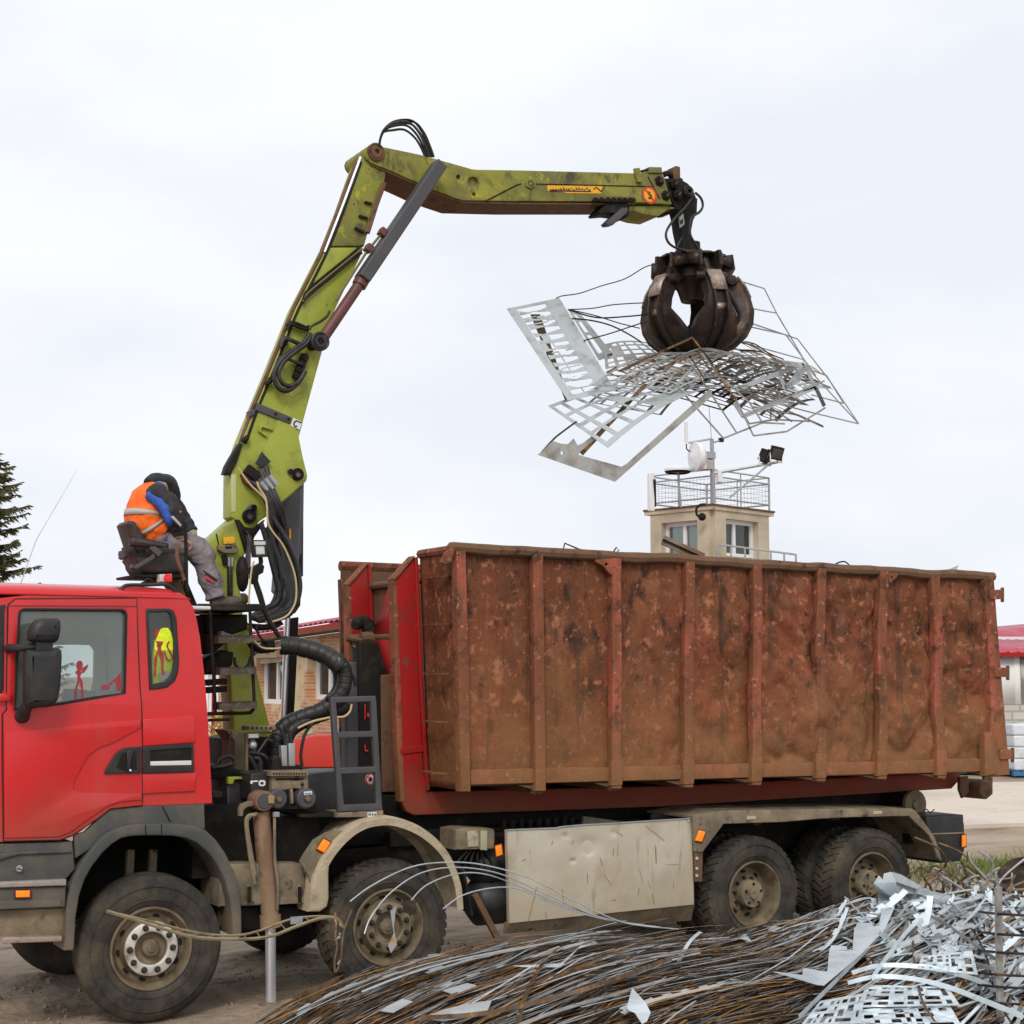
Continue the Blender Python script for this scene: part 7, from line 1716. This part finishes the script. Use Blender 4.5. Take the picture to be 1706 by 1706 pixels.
bars('bent_scrap', 'crossed thin bars at the lower right beneath the forked frame', [[(1110, 700), (1170, 800), (1290, 780), (1470, 790), (1515, 815), (1350, 740)], [(1190, 700), (1300, 770)], [(1230, 700), (1370, 790)], [(1180, 720), (1400, 760), (1515, 812)], [(1270, 720), (1270, 775)]], (1.1, 1.1), .018, m_grayscrap)
bars('bent_scrap', 'rust-orange straight bar laid across the grapple tips', [[(560, 555), (905, 398)], [(905, 398), (960, 470), (1000, 520)], [(740, 545), (955, 462), (1000, 530), (1110, 690)], [(890, 480), (960, 590)], [(940, 480), (1020, 600)]], (.4, .4), .018, m_rustscrap)
def wire(pts, y, r, label, m=m_darkscrap, cat='wire', z=y1):
    mb = MB(); ys = y if isinstance(y, (list, tuple)) else [y] * len(pts)
    mb.tube(spline([at(u, v, b) for (u, v), b in zip(z(*pts), ys)]), r, m, 5); return tag(mb.build('scrap_wire'), label, cat)
wire([(270, 215), (300, 204), (380, 192), (480, 158), (590, 125), (680, 72), (735, 56)], 1.4, .006, 'long wire from the saw-toothed sheet up to the grapple top')
wire([(325, 268), (440, 262), (540, 245), (690, 236)], 1.2, .006, 'upper straight wire entering the grapple from the left')
wire([(330, 270), (460, 305), (600, 300), (700, 290)], 1.3, .008, 'middle bowed wire entering the grapple from the left')
wire([(345, 310), (430, 318), (520, 340), (600, 378), (665, 418)], 1.3, .008, 'drooping wire running down to the grapple base from the left')
wire([(400, 412), (520, 380), (640, 340), (700, 322)], 1.2, .007, 'rising wire crossing the other wires left of the grapple')
wire([(330, 268), (450, 295), (560, 330), (660, 355)], 1.5, .006, 'thin wire fanning from the corner plate left of the grapple')
wire([(200, 935), (260, 870), (310, 830), (365, 790)], .6, .009, 'curved rod above the left corner of the lowest offcut')
wire([(1150, 418), (1200, 430), (1260, 470), (1330, 500)], 1.4, .007, 'short bowed wire right of the grapple base')

# ================================================================ SCRAP PILE IN FRONT OF THE TRUCK
CREST = [(450, 1716), (500, 1684), (640, 1634), (780, 1602), (850, 1584), (1000, 1576), (1170, 1574), (1300, 1552), (1460, 1522), (1560, 1512), (1706, 1516), (1860, 1520), (2000, 1560)]
YR = -1.05
cr = sorted([(at(u, v, YR).x, max(.02, at(u, v, YR).z)) for u, v in CREST])
def crest(x):
    if x <= cr[0][0]: return max(0., cr[0][1] - (cr[0][0] - x) * .3)
    for (a, za), (b, zb) in zip(cr, cr[1:]):
        if x <= b: return za + (zb - za) * (x - a) / (b - a)
    return max(0., cr[-1][1] - (x - cr[-1][0]) * .4)
def H(x, y):
    if y > YR: t = (y - YR) / .75; k = max(0., 1 - t * t)
    else: t = (YR - y); k = max(0., 1 - (t / 3.7) ** 1.5)
    return crest(x + .0 * (YR - y)) * k - .03 * (1 - k)
mb = MB()
mb.grid(lambda i, j: (lambda x, y: Vector((x, y, H(x, y) - .05 + .05 * noise.noise((x * 3, y * 5, 2)))))(.6 + 12 * i, -6.2 + 5.95 * j), 120, 60, m_darkscrap)
# thousands of small slivers as one heap
rp_ = random.Random(8)
def strand(mb, x, y, a, L, w_, lift, m, curve, n=4, tiltw=0, droop=0):
    d = Vector((math.cos(a), math.sin(a), 0)); s = Vector((-d.y, d.x, 0)); pts = []
    for k in range(n + 1):
        t = k / n - .5; q = Vector((x, y, 0)) + d * L * t + s * curve * (t * t - .25)
        pts.append(Vector((q.x, q.y, max(.004, H(q.x, q.y)) + lift + tiltw * t)))
    vs = []
    for p in pts: vs += [p - s * w_ / 2, p + s * w_ / 2 + Vector((0, 0, rp_.uniform(-.2, .5) * w_ * 0))]
    mb.add(vs, [(2 * k, 2 * k + 1, 2 * k + 3, 2 * k + 2) for k in range(n)], m)
def dens(x, y): return H(x, y) > .015
def pp(u, v, off=.08):           # where the sight line through (u, v) first meets the pile raised by off
    y = -6.0
    while y < YR + .3:
        P_ = at(u, v, y)
        if P_.z <= max(0, H(P_.x, P_.y)) + off: return P_
        y += .04
    return at(u, v, YR - 2 * off)
def silv(x, y): return max(0., min(1., (x - 4.9 - (y - YR) * .15) / 1.6))
cnt = 0
while cnt < 9000:
    x = rp_.uniform(.8, 10.5); y = YR + .35 - abs(rp_.gauss(0, 1.6))
    if not dens(x, y) or y < -5.4: continue
    sv2 = silv(x, y)
    a = rp_.gauss(R(17), R(6)) if rp_.random() > sv2 * .35 else rp_.gauss(R(10), R(60))
    L_ = rp_.uniform(.3, 1.4)
    if y + math.sin(a) * L_ / 2 > -.55: y -= (y + math.sin(a) * L_ / 2 + .55)
    r_ = rp_.random()
    if rp_.random() < sv2 * .7: m_ = m_zinc if r_ < .55 else (m_steel if r_ < .75 else m_grayscrap)
    else: m_ = m_rustscrap if r_ < .36 else (m_darkscrap if r_ < .60 else (m_grayscrap if r_ < .86 else (m_orange if r_ < .95 else m_steel)))
    strand(mb, x, y, a, L_, rp_.choice((.004, .005, .007, .010, .018)) * (1 + sv2 * 2.4), rp_.uniform(-.02, .06) , m_, rp_.gauss(0, .06), 4, rp_.gauss(0, .05))
    cnt += 1
for q in range(640):
    x = rp_.uniform(1.2, 9.4) if q < 260 else rp_.uniform(4.4, 9.6); y = YR - .2 - abs(rp_.gauss(0, 1.4))
    if not dens(x, y) or y < -4.6: continue
    sv2 = silv(x, y); a = rp_.gauss(R(18 + 16 * sv2), R(6 + 10 * sv2)); L_ = rp_.uniform(1.2, 2.6)
    if y + math.sin(a) * L_ / 2 > -.6: y -= (y + math.sin(a) * L_ / 2 + .6)
    m_ = rp_.choice((m_zinc, m_zinc, m_steel, m_grayscrap)) if rp_.random() < sv2 else rp_.choice((m_rustscrap, m_grayscrap, m_orange, m_grayscrap, m_steel, m_zinc))
    strand(mb, x, y, a, L_, rp_.uniform(.006, .020) * (1 + sv2 * 1.2), rp_.uniform(.03, .11), m_, rp_.gauss(0, .10), 8, rp_.gauss(0, .08))
tag(mb.build('scrap_heap', solid=0, fixn=False, ang=20), 'dark heap of thin steel slivers and wire piled before the truck', 'scrap heap', kind='stuff')
# countable strips: prototypes, then copies
protos = []
def proto(L, w_, arch_, m, comb=0, th=.003, bend=0):
    mb = MB(); n = 14
    def f(u, v):
        t = u - .5
        return Vector((L * t, w_ * (v - .5) + bend * (t * t * 4), -arch_ * 4 * t * t + .012 * math.sin(u * 9)))
    mb.grid(f, n, 1, m)
    if comb:
        for k in range(comb):
            u0 = (k + .2) / comb; u1 = u0 + .45 / comb; p, q = f(u0, 1), f(u1, 1); o = Vector((0, w_ * (.5 + .5 * (k % 3 == 0)), 0))
            mb.add([p, q, q + o, p + o * (.6 if k % 2 else 1)], [(0, 1, 2, 3)], m)
    o = mb.build('metal_strip', None, solid=th, fixn=False, flat=True); return o
for L, w_, ar, m_, cb in ((2.6, .02, .10, m_rustscrap, 0), (3.2, .03, .16, m_rustscrap, 0), (2.2, .045, .08, m_grayscrap, 0), (2.8, .014, .12, m_rustscrap, 0), (1.8, .03, .05, m_darkscrap, 9), (3.4, .02, .2, m_grayscrap, 0), (2.0, .06, .06, m_steel, 7), (2.4, .025, .14, m_steel, 0), (3.0, .04, .15, m_darkscrap, 0), (1.5, .035, .05, m_rustscrap, 6), (2.6, .016, .12, m_orange, 0), (2.0, .028, .10, m_steel, 0), (2.2, .012, .10, m_zinc, 0), (1.9, .02, .07, m_orange, 0)):
    protos.append(proto(L, w_, ar, m_, cb))
G1 = 'long thin rusty strips covering the left of the pile'; Lb1 = 'long thin rusty or grey steel strip lying lengthwise on the left half of the pile'
used = set(); n = 0
while n < 168:
    x = rp_.uniform(1.2, 7.8); y = YR + .1 - abs(rp_.gauss(0, 1.5))
    if not dens(x, y) or y < -4.6: continue
    k = rp_.randrange(len(protos)); o = protos[k]
    if k in used: o = o.copy(); COL.objects.link(o)
    used.add(k)
    a = rp_.gauss(R(17), R(5)); d = .6
    if y + math.sin(a) * 1.3 > -.5: y -= (y + math.sin(a) * 1.3 + .5)
    ca, sa = math.cos(a), math.sin(a)
    sl_x = (H(x + d * ca, y + d * sa) - H(x - d * ca, y - d * sa)) / (2 * d); sl_y = (H(x - .2 * sa, y + .2 * ca) - H(x + .2 * sa, y - .2 * ca)) / .4
    o.location = (x, y, H(x, y) + rp_.uniform(.02, .10))
    o.rotation_euler = (math.atan(sl_y) * .8 + rp_.gauss(0, .25), -math.atan(sl_x) + rp_.gauss(0, .035), a)
    s_ = rp_.uniform(.75, 1.15); o.scale = (s_, rp_.uniform(.4, .8), rp_.uniform(.5, 1.0))
    tag(o, Lb1, 'metal strip', G1); n += 1
# long bright strips sweeping up the right half
pr3 = [proto(L, w_, ar, m_, cb) for L, w_, ar, m_, cb in ((1.6, .035, .07, m_zinc, 0), (1.2, .05, .04, m_steel, 4), (2.0, .025, .12, m_zinc, 0), (.9, .06, .03, m_zinc, 3), (1.5, .03, .09, m_steel, 0), (1.1, .028, .06, m_grayscrap, 0))]
G4 = 'long bright strips sweeping up the right of the pile'; Lb4 = 'long bright blue-grey steel strip sweeping up the right half of the pile'
used = set(); n = 0
while n < 112:
    x = rp_.uniform(4.0, 9.4); y = YR - .1 - abs(rp_.gauss(0, 1.4))
    if not dens(x, y) or y < -4.4 or rp_.random() > min(1, silv(x, y) + .12): continue
    k = rp_.randrange(len(pr3)); o = pr3[k]
    if k in used: o = o.copy(); COL.objects.link(o)
    used.add(k); a = rp_.gauss(R(34), R(16)); d = .4; ca, sa = math.cos(a), math.sin(a)
    if y + sa * .9 > -.6: y -= (y + sa * .9 + .6)
    sl_x = (H(x + d * ca, y + d * sa) - H(x - d * ca, y - d * sa)) / (2 * d); sl_y = (H(x - .2 * sa, y + .2 * ca) - H(x + .2 * sa, y - .2 * ca)) / .4
    o.location = (x, y, H(x, y) + rp_.uniform(.05, .16)); o.rotation_euler = (math.atan(sl_y) * .8 + rp_.gauss(.15, .3), -math.atan(sl_x) + rp_.gauss(0, .07), a); o.scale = (rp_.uniform(.7, 1.15), rp_.uniform(.6, 1.2), 1)
    tag(o, Lb4, 'metal strip', G4); n += 1
# bright offcuts on the right
protos2 = []
def offcut(pts, bend, m, name='sheet_offcut'):
    mb = MB(); xs = [p[0] for p in pts]; x0, x1 = min(xs), max(xs)
    mb.poly([pts], 0, .003, m, px=False, fn=lambda x, d, z: Vector((x, z, d)))
    me = mb
    # subdivide along x for the bend
    t = bpy.data.meshes.new('t'); t.from_pydata([tuple(q) for q in mb.v], [], mb.f); bm = bmesh.new(); bm.from_mesh(t)
    for k in range(1, 9): bmesh.ops.bisect_plane(bm, geom=bm.verts[:] + bm.edges[:] + bm.faces[:], plane_co=(x0 + (x1 - x0) * k / 9, 0, 0), plane_no=(1, 0, 0))
    bm.verts.index_update(); mb.v = [q.co + Vector((0, 0, bend * ((q.co.x - (x0 + x1) / 2) / (x1 - x0) * 2) ** 2)) for q in bm.verts]; mb.f = [[q.index for q in f.verts] for f in bm.faces]; mb.m = [0] * len(mb.f); bm.free(); bpy.data.meshes.remove(t)
    return mb.build(name, None, fixn=True, flat=True)
ro = random.Random(14)
def jag(L, w_, teeth):
    top = []
    for k in range(teeth):
        a = -L / 2 + L * k / teeth; b = a + L / teeth * .55; h = w_ * ro.uniform(.2, .5)
        top += [(a, w_ * .2), (a + L / teeth * .05, w_ * .2 + h), (b, w_ * .2 + h * ro.uniform(.6, 1)), (b + .005, w_ * .15)]
    return [(-L / 2, -w_ / 2), (L / 2, -w_ / 2), (L / 2, w_ * .2)] + top[::-1]
for L, w_, te, bd, m_ in ((.9, .14, 5, -.1, m_zinc), (.7, .10, 4, .06, m_zinc), (1.3, .08, 8, -.15, m_steel), (.5, .2, 3, -.04, m_zinc), (1.6, .05, 1, -.22, m_zinc), (.6, .07, 5, .1, m_steel), (1.0, .11, 6, -.08, m_zinc), (1.4, .035, 1, .15, m_steel)):
    protos2.append(offcut(jag(L, w_, te), bd, m_))
G2 = 'bright jagged offcuts on the right of the pile'; Lb2 = 'bright zinc-grey jagged sheet offcut tossed on the right half of the pile'
used = set(); n = 0
while n < 215:
    x = rp_.uniform(4.2, 9.8); y = YR - .1 - abs(rp_.gauss(0, 1.3))
    if not dens(x, y) or y < -4.8 or rp_.random() > silv(x, y): continue
    k = rp_.randrange(len(protos2)); o = protos2[k]
    if k in used: o = o.copy(); COL.objects.link(o)
    used.add(k)
    o.location = (x, y, H(x, y) + rp_.uniform(.04, .15)); sl_y = (H(x, y + .2) - H(x, y - .2)) / .4
    o.rotation_euler = (math.atan(sl_y) + rp_.gauss(.25, .3), rp_.gauss(-.08, .2), rp_.choice((rp_.gauss(.5, .3), rp_.gauss(.6, .4), rp_.uniform(0, 6.28))))
    o.scale = (rp_.uniform(.55, 1.05), rp_.uniform(.4, .8), 1)
    tag(o, Lb2, 'sheet offcut', G2); n += 1
# punched silver grids lying at the lower right
lab3 = ['bright punched grid sheet lying at the very bottom right of the pile', 'bright punched grid sheet lying just above the lowest one on the right', 'bright punched grid sheet half buried below the big toothed strip', 'pale punched sheet at the right edge near the upright flat bar']
def quadpile(c, off): 
    f0 = lambda a, b: (c[0][0] * (1 - a) * (1 - b) + c[1][0] * a * (1 - b) + c[2][0] * a * b + c[3][0] * (1 - a) * b, c[0][1] * (1 - a) * (1 - b) + c[1][1] * a * (1 - b) + c[2][1] * a * b + c[3][1] * (1 - a) * b)
    return lambda a, b: pp(*f0(a, b), off)
for k, c in enumerate((y7((880, 1130), (1340, 1110), (1400, 1215), (900, 1230)), y7((930, 1010), (1330, 1020), (1390, 1110), (880, 1120)), y7((700, 1090), (920, 1050), (900, 1200), (600, 1215)), y7((1200, 870), (1450, 840), (1480, 960), (1180, 930)))):
    sheet(punched(quadpile(c, .10 + .02 * k), alt(7, .05, .07, .5), alt(4, .05, .09, .4), m_zinc, .30, .25), lab3[k], th=.003)
# big toothed strip sweeping over the crest
def ribbon(name, label, pts, ys, wds, m, cat='metal strip', th=.003, z=y7, up=(0, .35, 1)):
    P_ = spline([pp(u, v, .13) for (u, v) in z(*pts)], 8); n = len(P_); mb = MB(); vs = []
    ws = [wds[min(len(wds) - 2, int(i / (n - 1) * (len(wds) - 1)))] + (wds[min(len(wds) - 1, int(i / (n - 1) * (len(wds) - 1)) + 1)] - wds[min(len(wds) - 2, int(i / (n - 1) * (len(wds) - 1)))]) * ((i / (n - 1) * (len(wds) - 1)) % 1) for i in range(n)]
    for i, p in enumerate(P_):
        t = (P_[min(i + 1, n - 1)] - P_[max(i - 1, 0)]).normalized(); s = t.cross(Vector((up[0], up[1], up[2])).normalized()); 
        s = Vector(up) - t * Vector(up).dot(t); s = s.normalized()
        vs += [p, p + s * ws[i]]
    mb.add(vs, [(2 * i, 2 * i + 1, 2 * i + 3, 2 * i + 2) for i in range(n - 1)], m)
    return tag(mb.build(name, None, solid=th, fixn=False, flat=True), label, cat)
by = -1.9
big = y7((1050, 452), (1075, 500), (1078, 590), (1062, 640), (1020, 735), (900, 862), (720, 1012), (690, 1010), (470, 945), (612, 962), (618, 928), (640, 930), (690, 940), (735, 945), (745, 840), (755, 815), (830, 820), (835, 838), (860, 838), (868, 735), (885, 702), (950, 705), (965, 720), (990, 720), (1005, 640), (985, 620), (988, 560), (965, 510), (990, 470), (1010, 490), (1015, 460))
def onpile(pts, m, off=.14):     # a thin sheet whose outline follows the pile surface
    from mathutils.geometry import tessellate_polygon
    q = MB(); fs = tessellate_polygon([[Vector((u, -v, 0)) for u, v in pts]])
    q.add([pp(u, v, off) for u, v in pts], [tuple(f) for f in fs], m); return q
mb = onpile(big, m_zinc, .16)
mb.build('toothed_strip', None, solid=.004, fixn=False, flat=True); tag(bpy.data.objects['toothed_strip'], 'big bright stair-toothed strip curling over the crest of the pile', 'metal strip')
mb = onpile(y7((1050, 452), (1100, 465), (1200, 525), (1175, 535), (1175, 600), (1075, 575), (1076, 500)), m_steel, .12); tag(mb.build('curled_plate', None, solid=.004, fixn=False, flat=True), 'bent plate end folded behind the curled top of the toothed strip', 'sheet metal')
mb = onpile(y7((1072, 515), (1180, 530), (1350, 570), (1520, 610), (1700, 632), (1700, 640), (1530, 625), (1528, 680), (1415, 670), (1345, 650), (1343, 610), (1180, 560), (1175, 585), (1080, 560)), m_steel, .10); tag(mb.build('notched_plate', None, solid=.004, fixn=False, flat=True), 'long notched pale plate lying along the crest on the right', 'sheet metal')
ribbon('metal_strip', 'rusty rod kinked over the crest right of the toothed strip', [(1085, 590), (1110, 640), (1150, 720), (1155, 850), (1175, 980), (1200, 1090), (1260, 1190)], [by] * 2 + [-2.1, -2.4, -2.8, -3.0, -3.2], [.016, .016], m_rustscrap, up=(1, 0, 0))
ribbon('metal_strip', 'thin rusty rod zigzagging beside the upright flat bar', [(1410, 680), (1480, 790), (1520, 880), (1540, 970), (1560, 1060), (1610, 1150), (1640, 1200)], [-2.2, -2.3, -2.5, -2.7, -2.9, -3.1, -3.2], [.014, .014], m_darkscrap, up=(1, 0, 0))
ribbon('metal_strip', 'broad grey strip crossing the right of the pile diagonally', [(1130, 660), (1270, 690), (1380, 760), (1500, 850), (1580, 900)], [-2.2] * 5, [.03, .035], m_grayscrap)
ribbon('metal_strip', 'grey strip with dark edge lower on the right of the pile', [(1160, 870), (1300, 890), (1450, 915), (1560, 945)], [-2.8] * 4, [.03, .035], m_grayscrap)
ribbon('metal_strip', 'bright curved band arching at the right foot of the pile', [(860, 960), (1000, 925), (1180, 930), (1350, 960), (1500, 1010), (1560, 1045)], [-2.9] * 6, [.03, .04], m_zinc)
ribbon('metal_strip', 'second bright curved band just below the first arch', [(840, 1010), (980, 980), (1150, 990), (1320, 1030), (1480, 1090), (1700, 1180)], [-3.1] * 6, [.03, .04], m_zinc)
ribbon('metal_strip', 'white slim band running down left from the toothed strip', [(1160, 600), (1090, 680), (1000, 770), (900, 880), (800, 980), (600, 1180)], [-2.0, -2.1, -2.3, -2.6, -2.9, -3.3], [.03, .03], m_steel)
ribbon('metal_strip', 'white slim band parallel on the right of the first slim band', [(1200, 690), (1130, 760), (1060, 850), (1000, 930), (960, 990)], [-2.2, -2.4, -2.6, -2.8, -3.0], [.035, .035], m_zinc)
ribbon('metal_strip', 'bent brown flat bar arching over the left part of the pile', [(960, 1570), (930, 1580), (905, 1600), (880, 1640), (865, 1680), (860, 1706)], [-1.6, -1.9, -2.2, -2.5, -2.8, -3.0], [.035, .035], m_rustscrap, z=lambda *p: list(p), up=(1, 0, .3))
ribbon('metal_strip', 'orange-edged strip lying flat across the lower middle of the pile', [(700, 1700), (820, 1690), (980, 1650), (1120, 1600)], [-2.8, -2.7, -2.4, -2.0], [.03, .03], m_rustscrap, z=lambda *p: list(p))
mb = MB(); q = z4((410, 1548), (560, 1490), (640, 1460), (760, 1400), (800, 1388), (720, 1460), (640, 1530), (720, 1570), (690, 1590), (600, 1575)); mb.poly([q], -1.15, .004, m_rustscrap)
tag(mb.build('pointed_sheet'), 'sharp rusty sheet tip jutting left out of the pile', 'sheet metal')
mb = onpile(y8((1470, 600), (1525, 660), (1545, 700), (1530, 735), (1510, 746), (1480, 700), (1455, 690), (1448, 680)), m_zinc, .15); tag(mb.build('curved_fin', None, solid=.004, fixn=False, flat=True), 'curved bright fin standing up in the lower middle of the pile', 'sheet metal')
for k, (pts, lb) in enumerate(((y8((440, 692), (540, 645), (580, 655), (500, 700)), 'small bright plate low on the left of the pile'), (y8((620, 722), (700, 690), (790, 665), (900, 650), (880, 700), (760, 725), (700, 735)), 'larger bright plate with torn edge low in the left middle of the pile'), (y8((700, 610), (800, 580), (840, 590), (745, 628)), 'small pale plate in the left middle of the pile'), (y8((985, 510), (1180, 500), (1260, 428), (1330, 418), (1250, 440), (1180, 515), (1050, 515)), 'pale arrow-shaped sliver lying on the upper middle of the pile'), (y7((300, 780), (330, 758), (362, 795)), 'little white triangle of sheet on the upper middle of the pile'), (y7((440, 740), (470, 718), (545, 735), (480, 750)), 'little pale quad of sheet high on the pile under the third wheel'), (y7((810, 735), (840, 650), (850, 655), (825, 740)), 'upright white sliver left of the toothed strip'))):
    mb = onpile(pts, m_zinc if k in (3, 4, 6) else m_steel, .10)
    tag(mb.build('sheet_offcut', None, solid=.004, fixn=False, flat=True), lb, 'sheet metal')
# bright wires springing over the truck
zz = lambda *p: list(p)
wr_l = ['longest bright wire arching highest before the second wheel', 'second bright wire arching before the second wheel rim', 'third wire ending at a dark tab on the second wheel rim', 'lowest shortest wire arch beside the mudguard']
for k, pts in enumerate(([(583, 1502), (620, 1475), (680, 1446), (735, 1437), (800, 1440), (880, 1462), (960, 1502), (1040, 1537), (1130, 1548)], [(607, 1556), (618, 1528), (650, 1488), (700, 1455), (760, 1445), (830, 1455), (900, 1485), (1000, 1528), (1100, 1545)], [(685, 1500), (710, 1475), (755, 1457), (800, 1455), (850, 1470), (930, 1505), (1020, 1535)], [(738, 1514), (770, 1492), (815, 1480), (860, 1480), (910, 1500), (980, 1525), (1060, 1542)])):
    mb = MB(); n = len(pts); mb.tube(spline([at(u, v, -1.35 - .25 * (1 - i / (n - 1))) for i, (u, v) in enumerate(pts)], 8), .005, m_steel, 6); tag(mb.build('steel_wire'), wr_l[k], 'wire')
mb = MB(); mb.poly([z4((1210, 878), (1300, 880), (1308, 975), (1215, 960))], -1.62, .004, m_darkscrap); tag(mb.build('metal_tab'), 'small dark tab hanging on the wire before the second wheel', 'sheet metal')
mb = MB(); mb.poly([z4((1125, 950), (1165, 910), (1150, 1060), (1170, 1180), (1130, 1240), (1110, 1190), (1150, 1100))], -1.6, .004, m_grayscrap); tag(mb.build('torn_strip'), 'torn upright strip before the second wheel hub', 'metal strip')
# ladder-like strip bridging past the stabiliser
A1 = [(178, 1518), (220, 1531), (280, 1550), (330, 1562), (400, 1565), (450, 1560), (490, 1545), (530, 1531), (560, 1530), (572, 1545)]
B1 = [(178, 1519), (225, 1529), (300, 1548), (350, 1557), (400, 1558), (440, 1548), (480, 1533), (520, 1527), (555, 1528), (565, 1535)]
mb = MB(); P1 = spline([at(u, v, -.95) for u, v in A1], 6); P2 = spline([at(u, v, -.80) for u, v in B1], 6)
m_olive = mat('olive_strip', (.33, .27, .17), .5, .5, layers=[((.2, .15, .08), 8, .5, .7)])
mb.tube(P1, .012, m_olive, 5); mb.tube(P2, .009, m_olive, 5)
for i in range(10, len(P1) - 2, 3): mb.tube([P1[i], P2[i]], .006, m_olive, 4)
mb.box(at(494, 1533, -.9), (.09, .01, .05), m_galv)
tag(mb.build('ladder_strip'), 'thin ladder-like strip bowing past the chrome stabiliser leg', 'metal strip')
mb = MB(); pts = z4((742, 960), (750, 1040), (745, 1120), (755, 1200), (738, 1290), (745, 1370), (780, 1290), (800, 1100), (860, 940))
mb.tube(spline([at(u, v, -1.25) for u, v in pts]), .008, m_rustscrap, 5)
for i in range(6): q = at(*z4((rs.uniform(730, 790), rs.uniform(950, 1380)))[0], -1.25); mb.bar(q, q + Vector((rs.uniform(-.02, .03), 0, rs.uniform(.02, .045))), .003, .007, m_steel)
tag(mb.build('wire_snarl'), 'snarled wire with glinting bits left of the second wheel rim', 'wire')
# upright flat bar and dark drum at the right edge
mb = MB(); mb.bar(at(1663, 1478, -3.6), at(1668, 1780, -3.6), .02, .055, m_grayscrap); fb = mb.build('flat_bar'); tag(fb, 'upright grey flat bar standing at the right edge of the pile', 'steel bar')
mb = MB()
for v in (660, 760, 850, 960, 1020, 1100):
    mb.tube(spline([pp(*y7((1480, v - 12))[0], .1), at(*y7((1580, v))[0], -3.63), at(*y7((1740, v + 8))[0], -3.5)]), .010, m_darkscrap, 5)
tag(mb.build('bar_rods'), 'dark thin rods threaded past the upright flat bar', 'steel rod', kind='stuff')
mb = MB(); c = at(1712, 1492, -.9); ax = (RIGHT * .25 + Vector((0, 0, .2)) - fh * 1).normalized()
mb.lathe([(0, -.02), (.30, -.02), (.36, .0), (.36, .03), (.30, .05), (.28, .02), (0, .02)], c, ax, m_darkscrap, 36); tag(mb.build('tank_end'), 'dark round rusty tank end cut by the right edge behind the pile', 'tank end')
# rebar tangle behind the pile
mb = MB(); rb = random.Random(6); base = atd(1585, 1470, 14.5)
for i in range(46):
    p = base + RIGHT * rb.uniform(-.35, .55) + fh * rb.uniform(-.3, .5); p.z = max(.05, p.z - .15 + rb.uniform(-.1, .1)); pts = [p]
    for k in range(4):
        p = p + Vector((rb.uniform(-.22, .22), rb.uniform(-.15, .15), rb.uniform(-.12, .19))); p.z = max(.04, min(p.z, base.z + .42)); pts.append(p)
    mb.tube(spline(pts, 4), .011, m_rustscrap if i % 2 else m_grayscrap, 5)
tag(mb.build('rebar_tangle'), 'tangle of bent rusty rods behind the pile beside the grass', 'rebar', kind='stuff')
# pebbles and clods near the front wheel
mb = MB(); rk = random.Random(2)
for i in range(1900):
    x, y = rk.uniform(-2.2, 3.8), rk.uniform(-2.6, 2.2); s_ = min(.04, .005 + rk.expovariate(230)); e = Euler((rk.uniform(0, 6), rk.uniform(0, 6), 0)).to_matrix()
    mb.add([Vector((x, y, ground_h(x, y) + s_ * .3)) + e @ Vector(q) * s_ for q in ((-1, -.7, -.6), (1, -.8, -.5), (.9, .8, -.6), (-.8, .9, -.5), (-.5, -.4, .6), (.6, -.5, .5), (.5, .5, .6), (-.4, .5, .5))], [(0, 1, 2, 3), (4, 7, 6, 5), (0, 4, 5, 1), (1, 5, 6, 2), (2, 6, 7, 3), (3, 7, 4, 0)], m_ground)
tag(mb.build('pebbles'), 'small clods and pebbles on the dirt before the wheels', 'pebbles', kind='stuff')
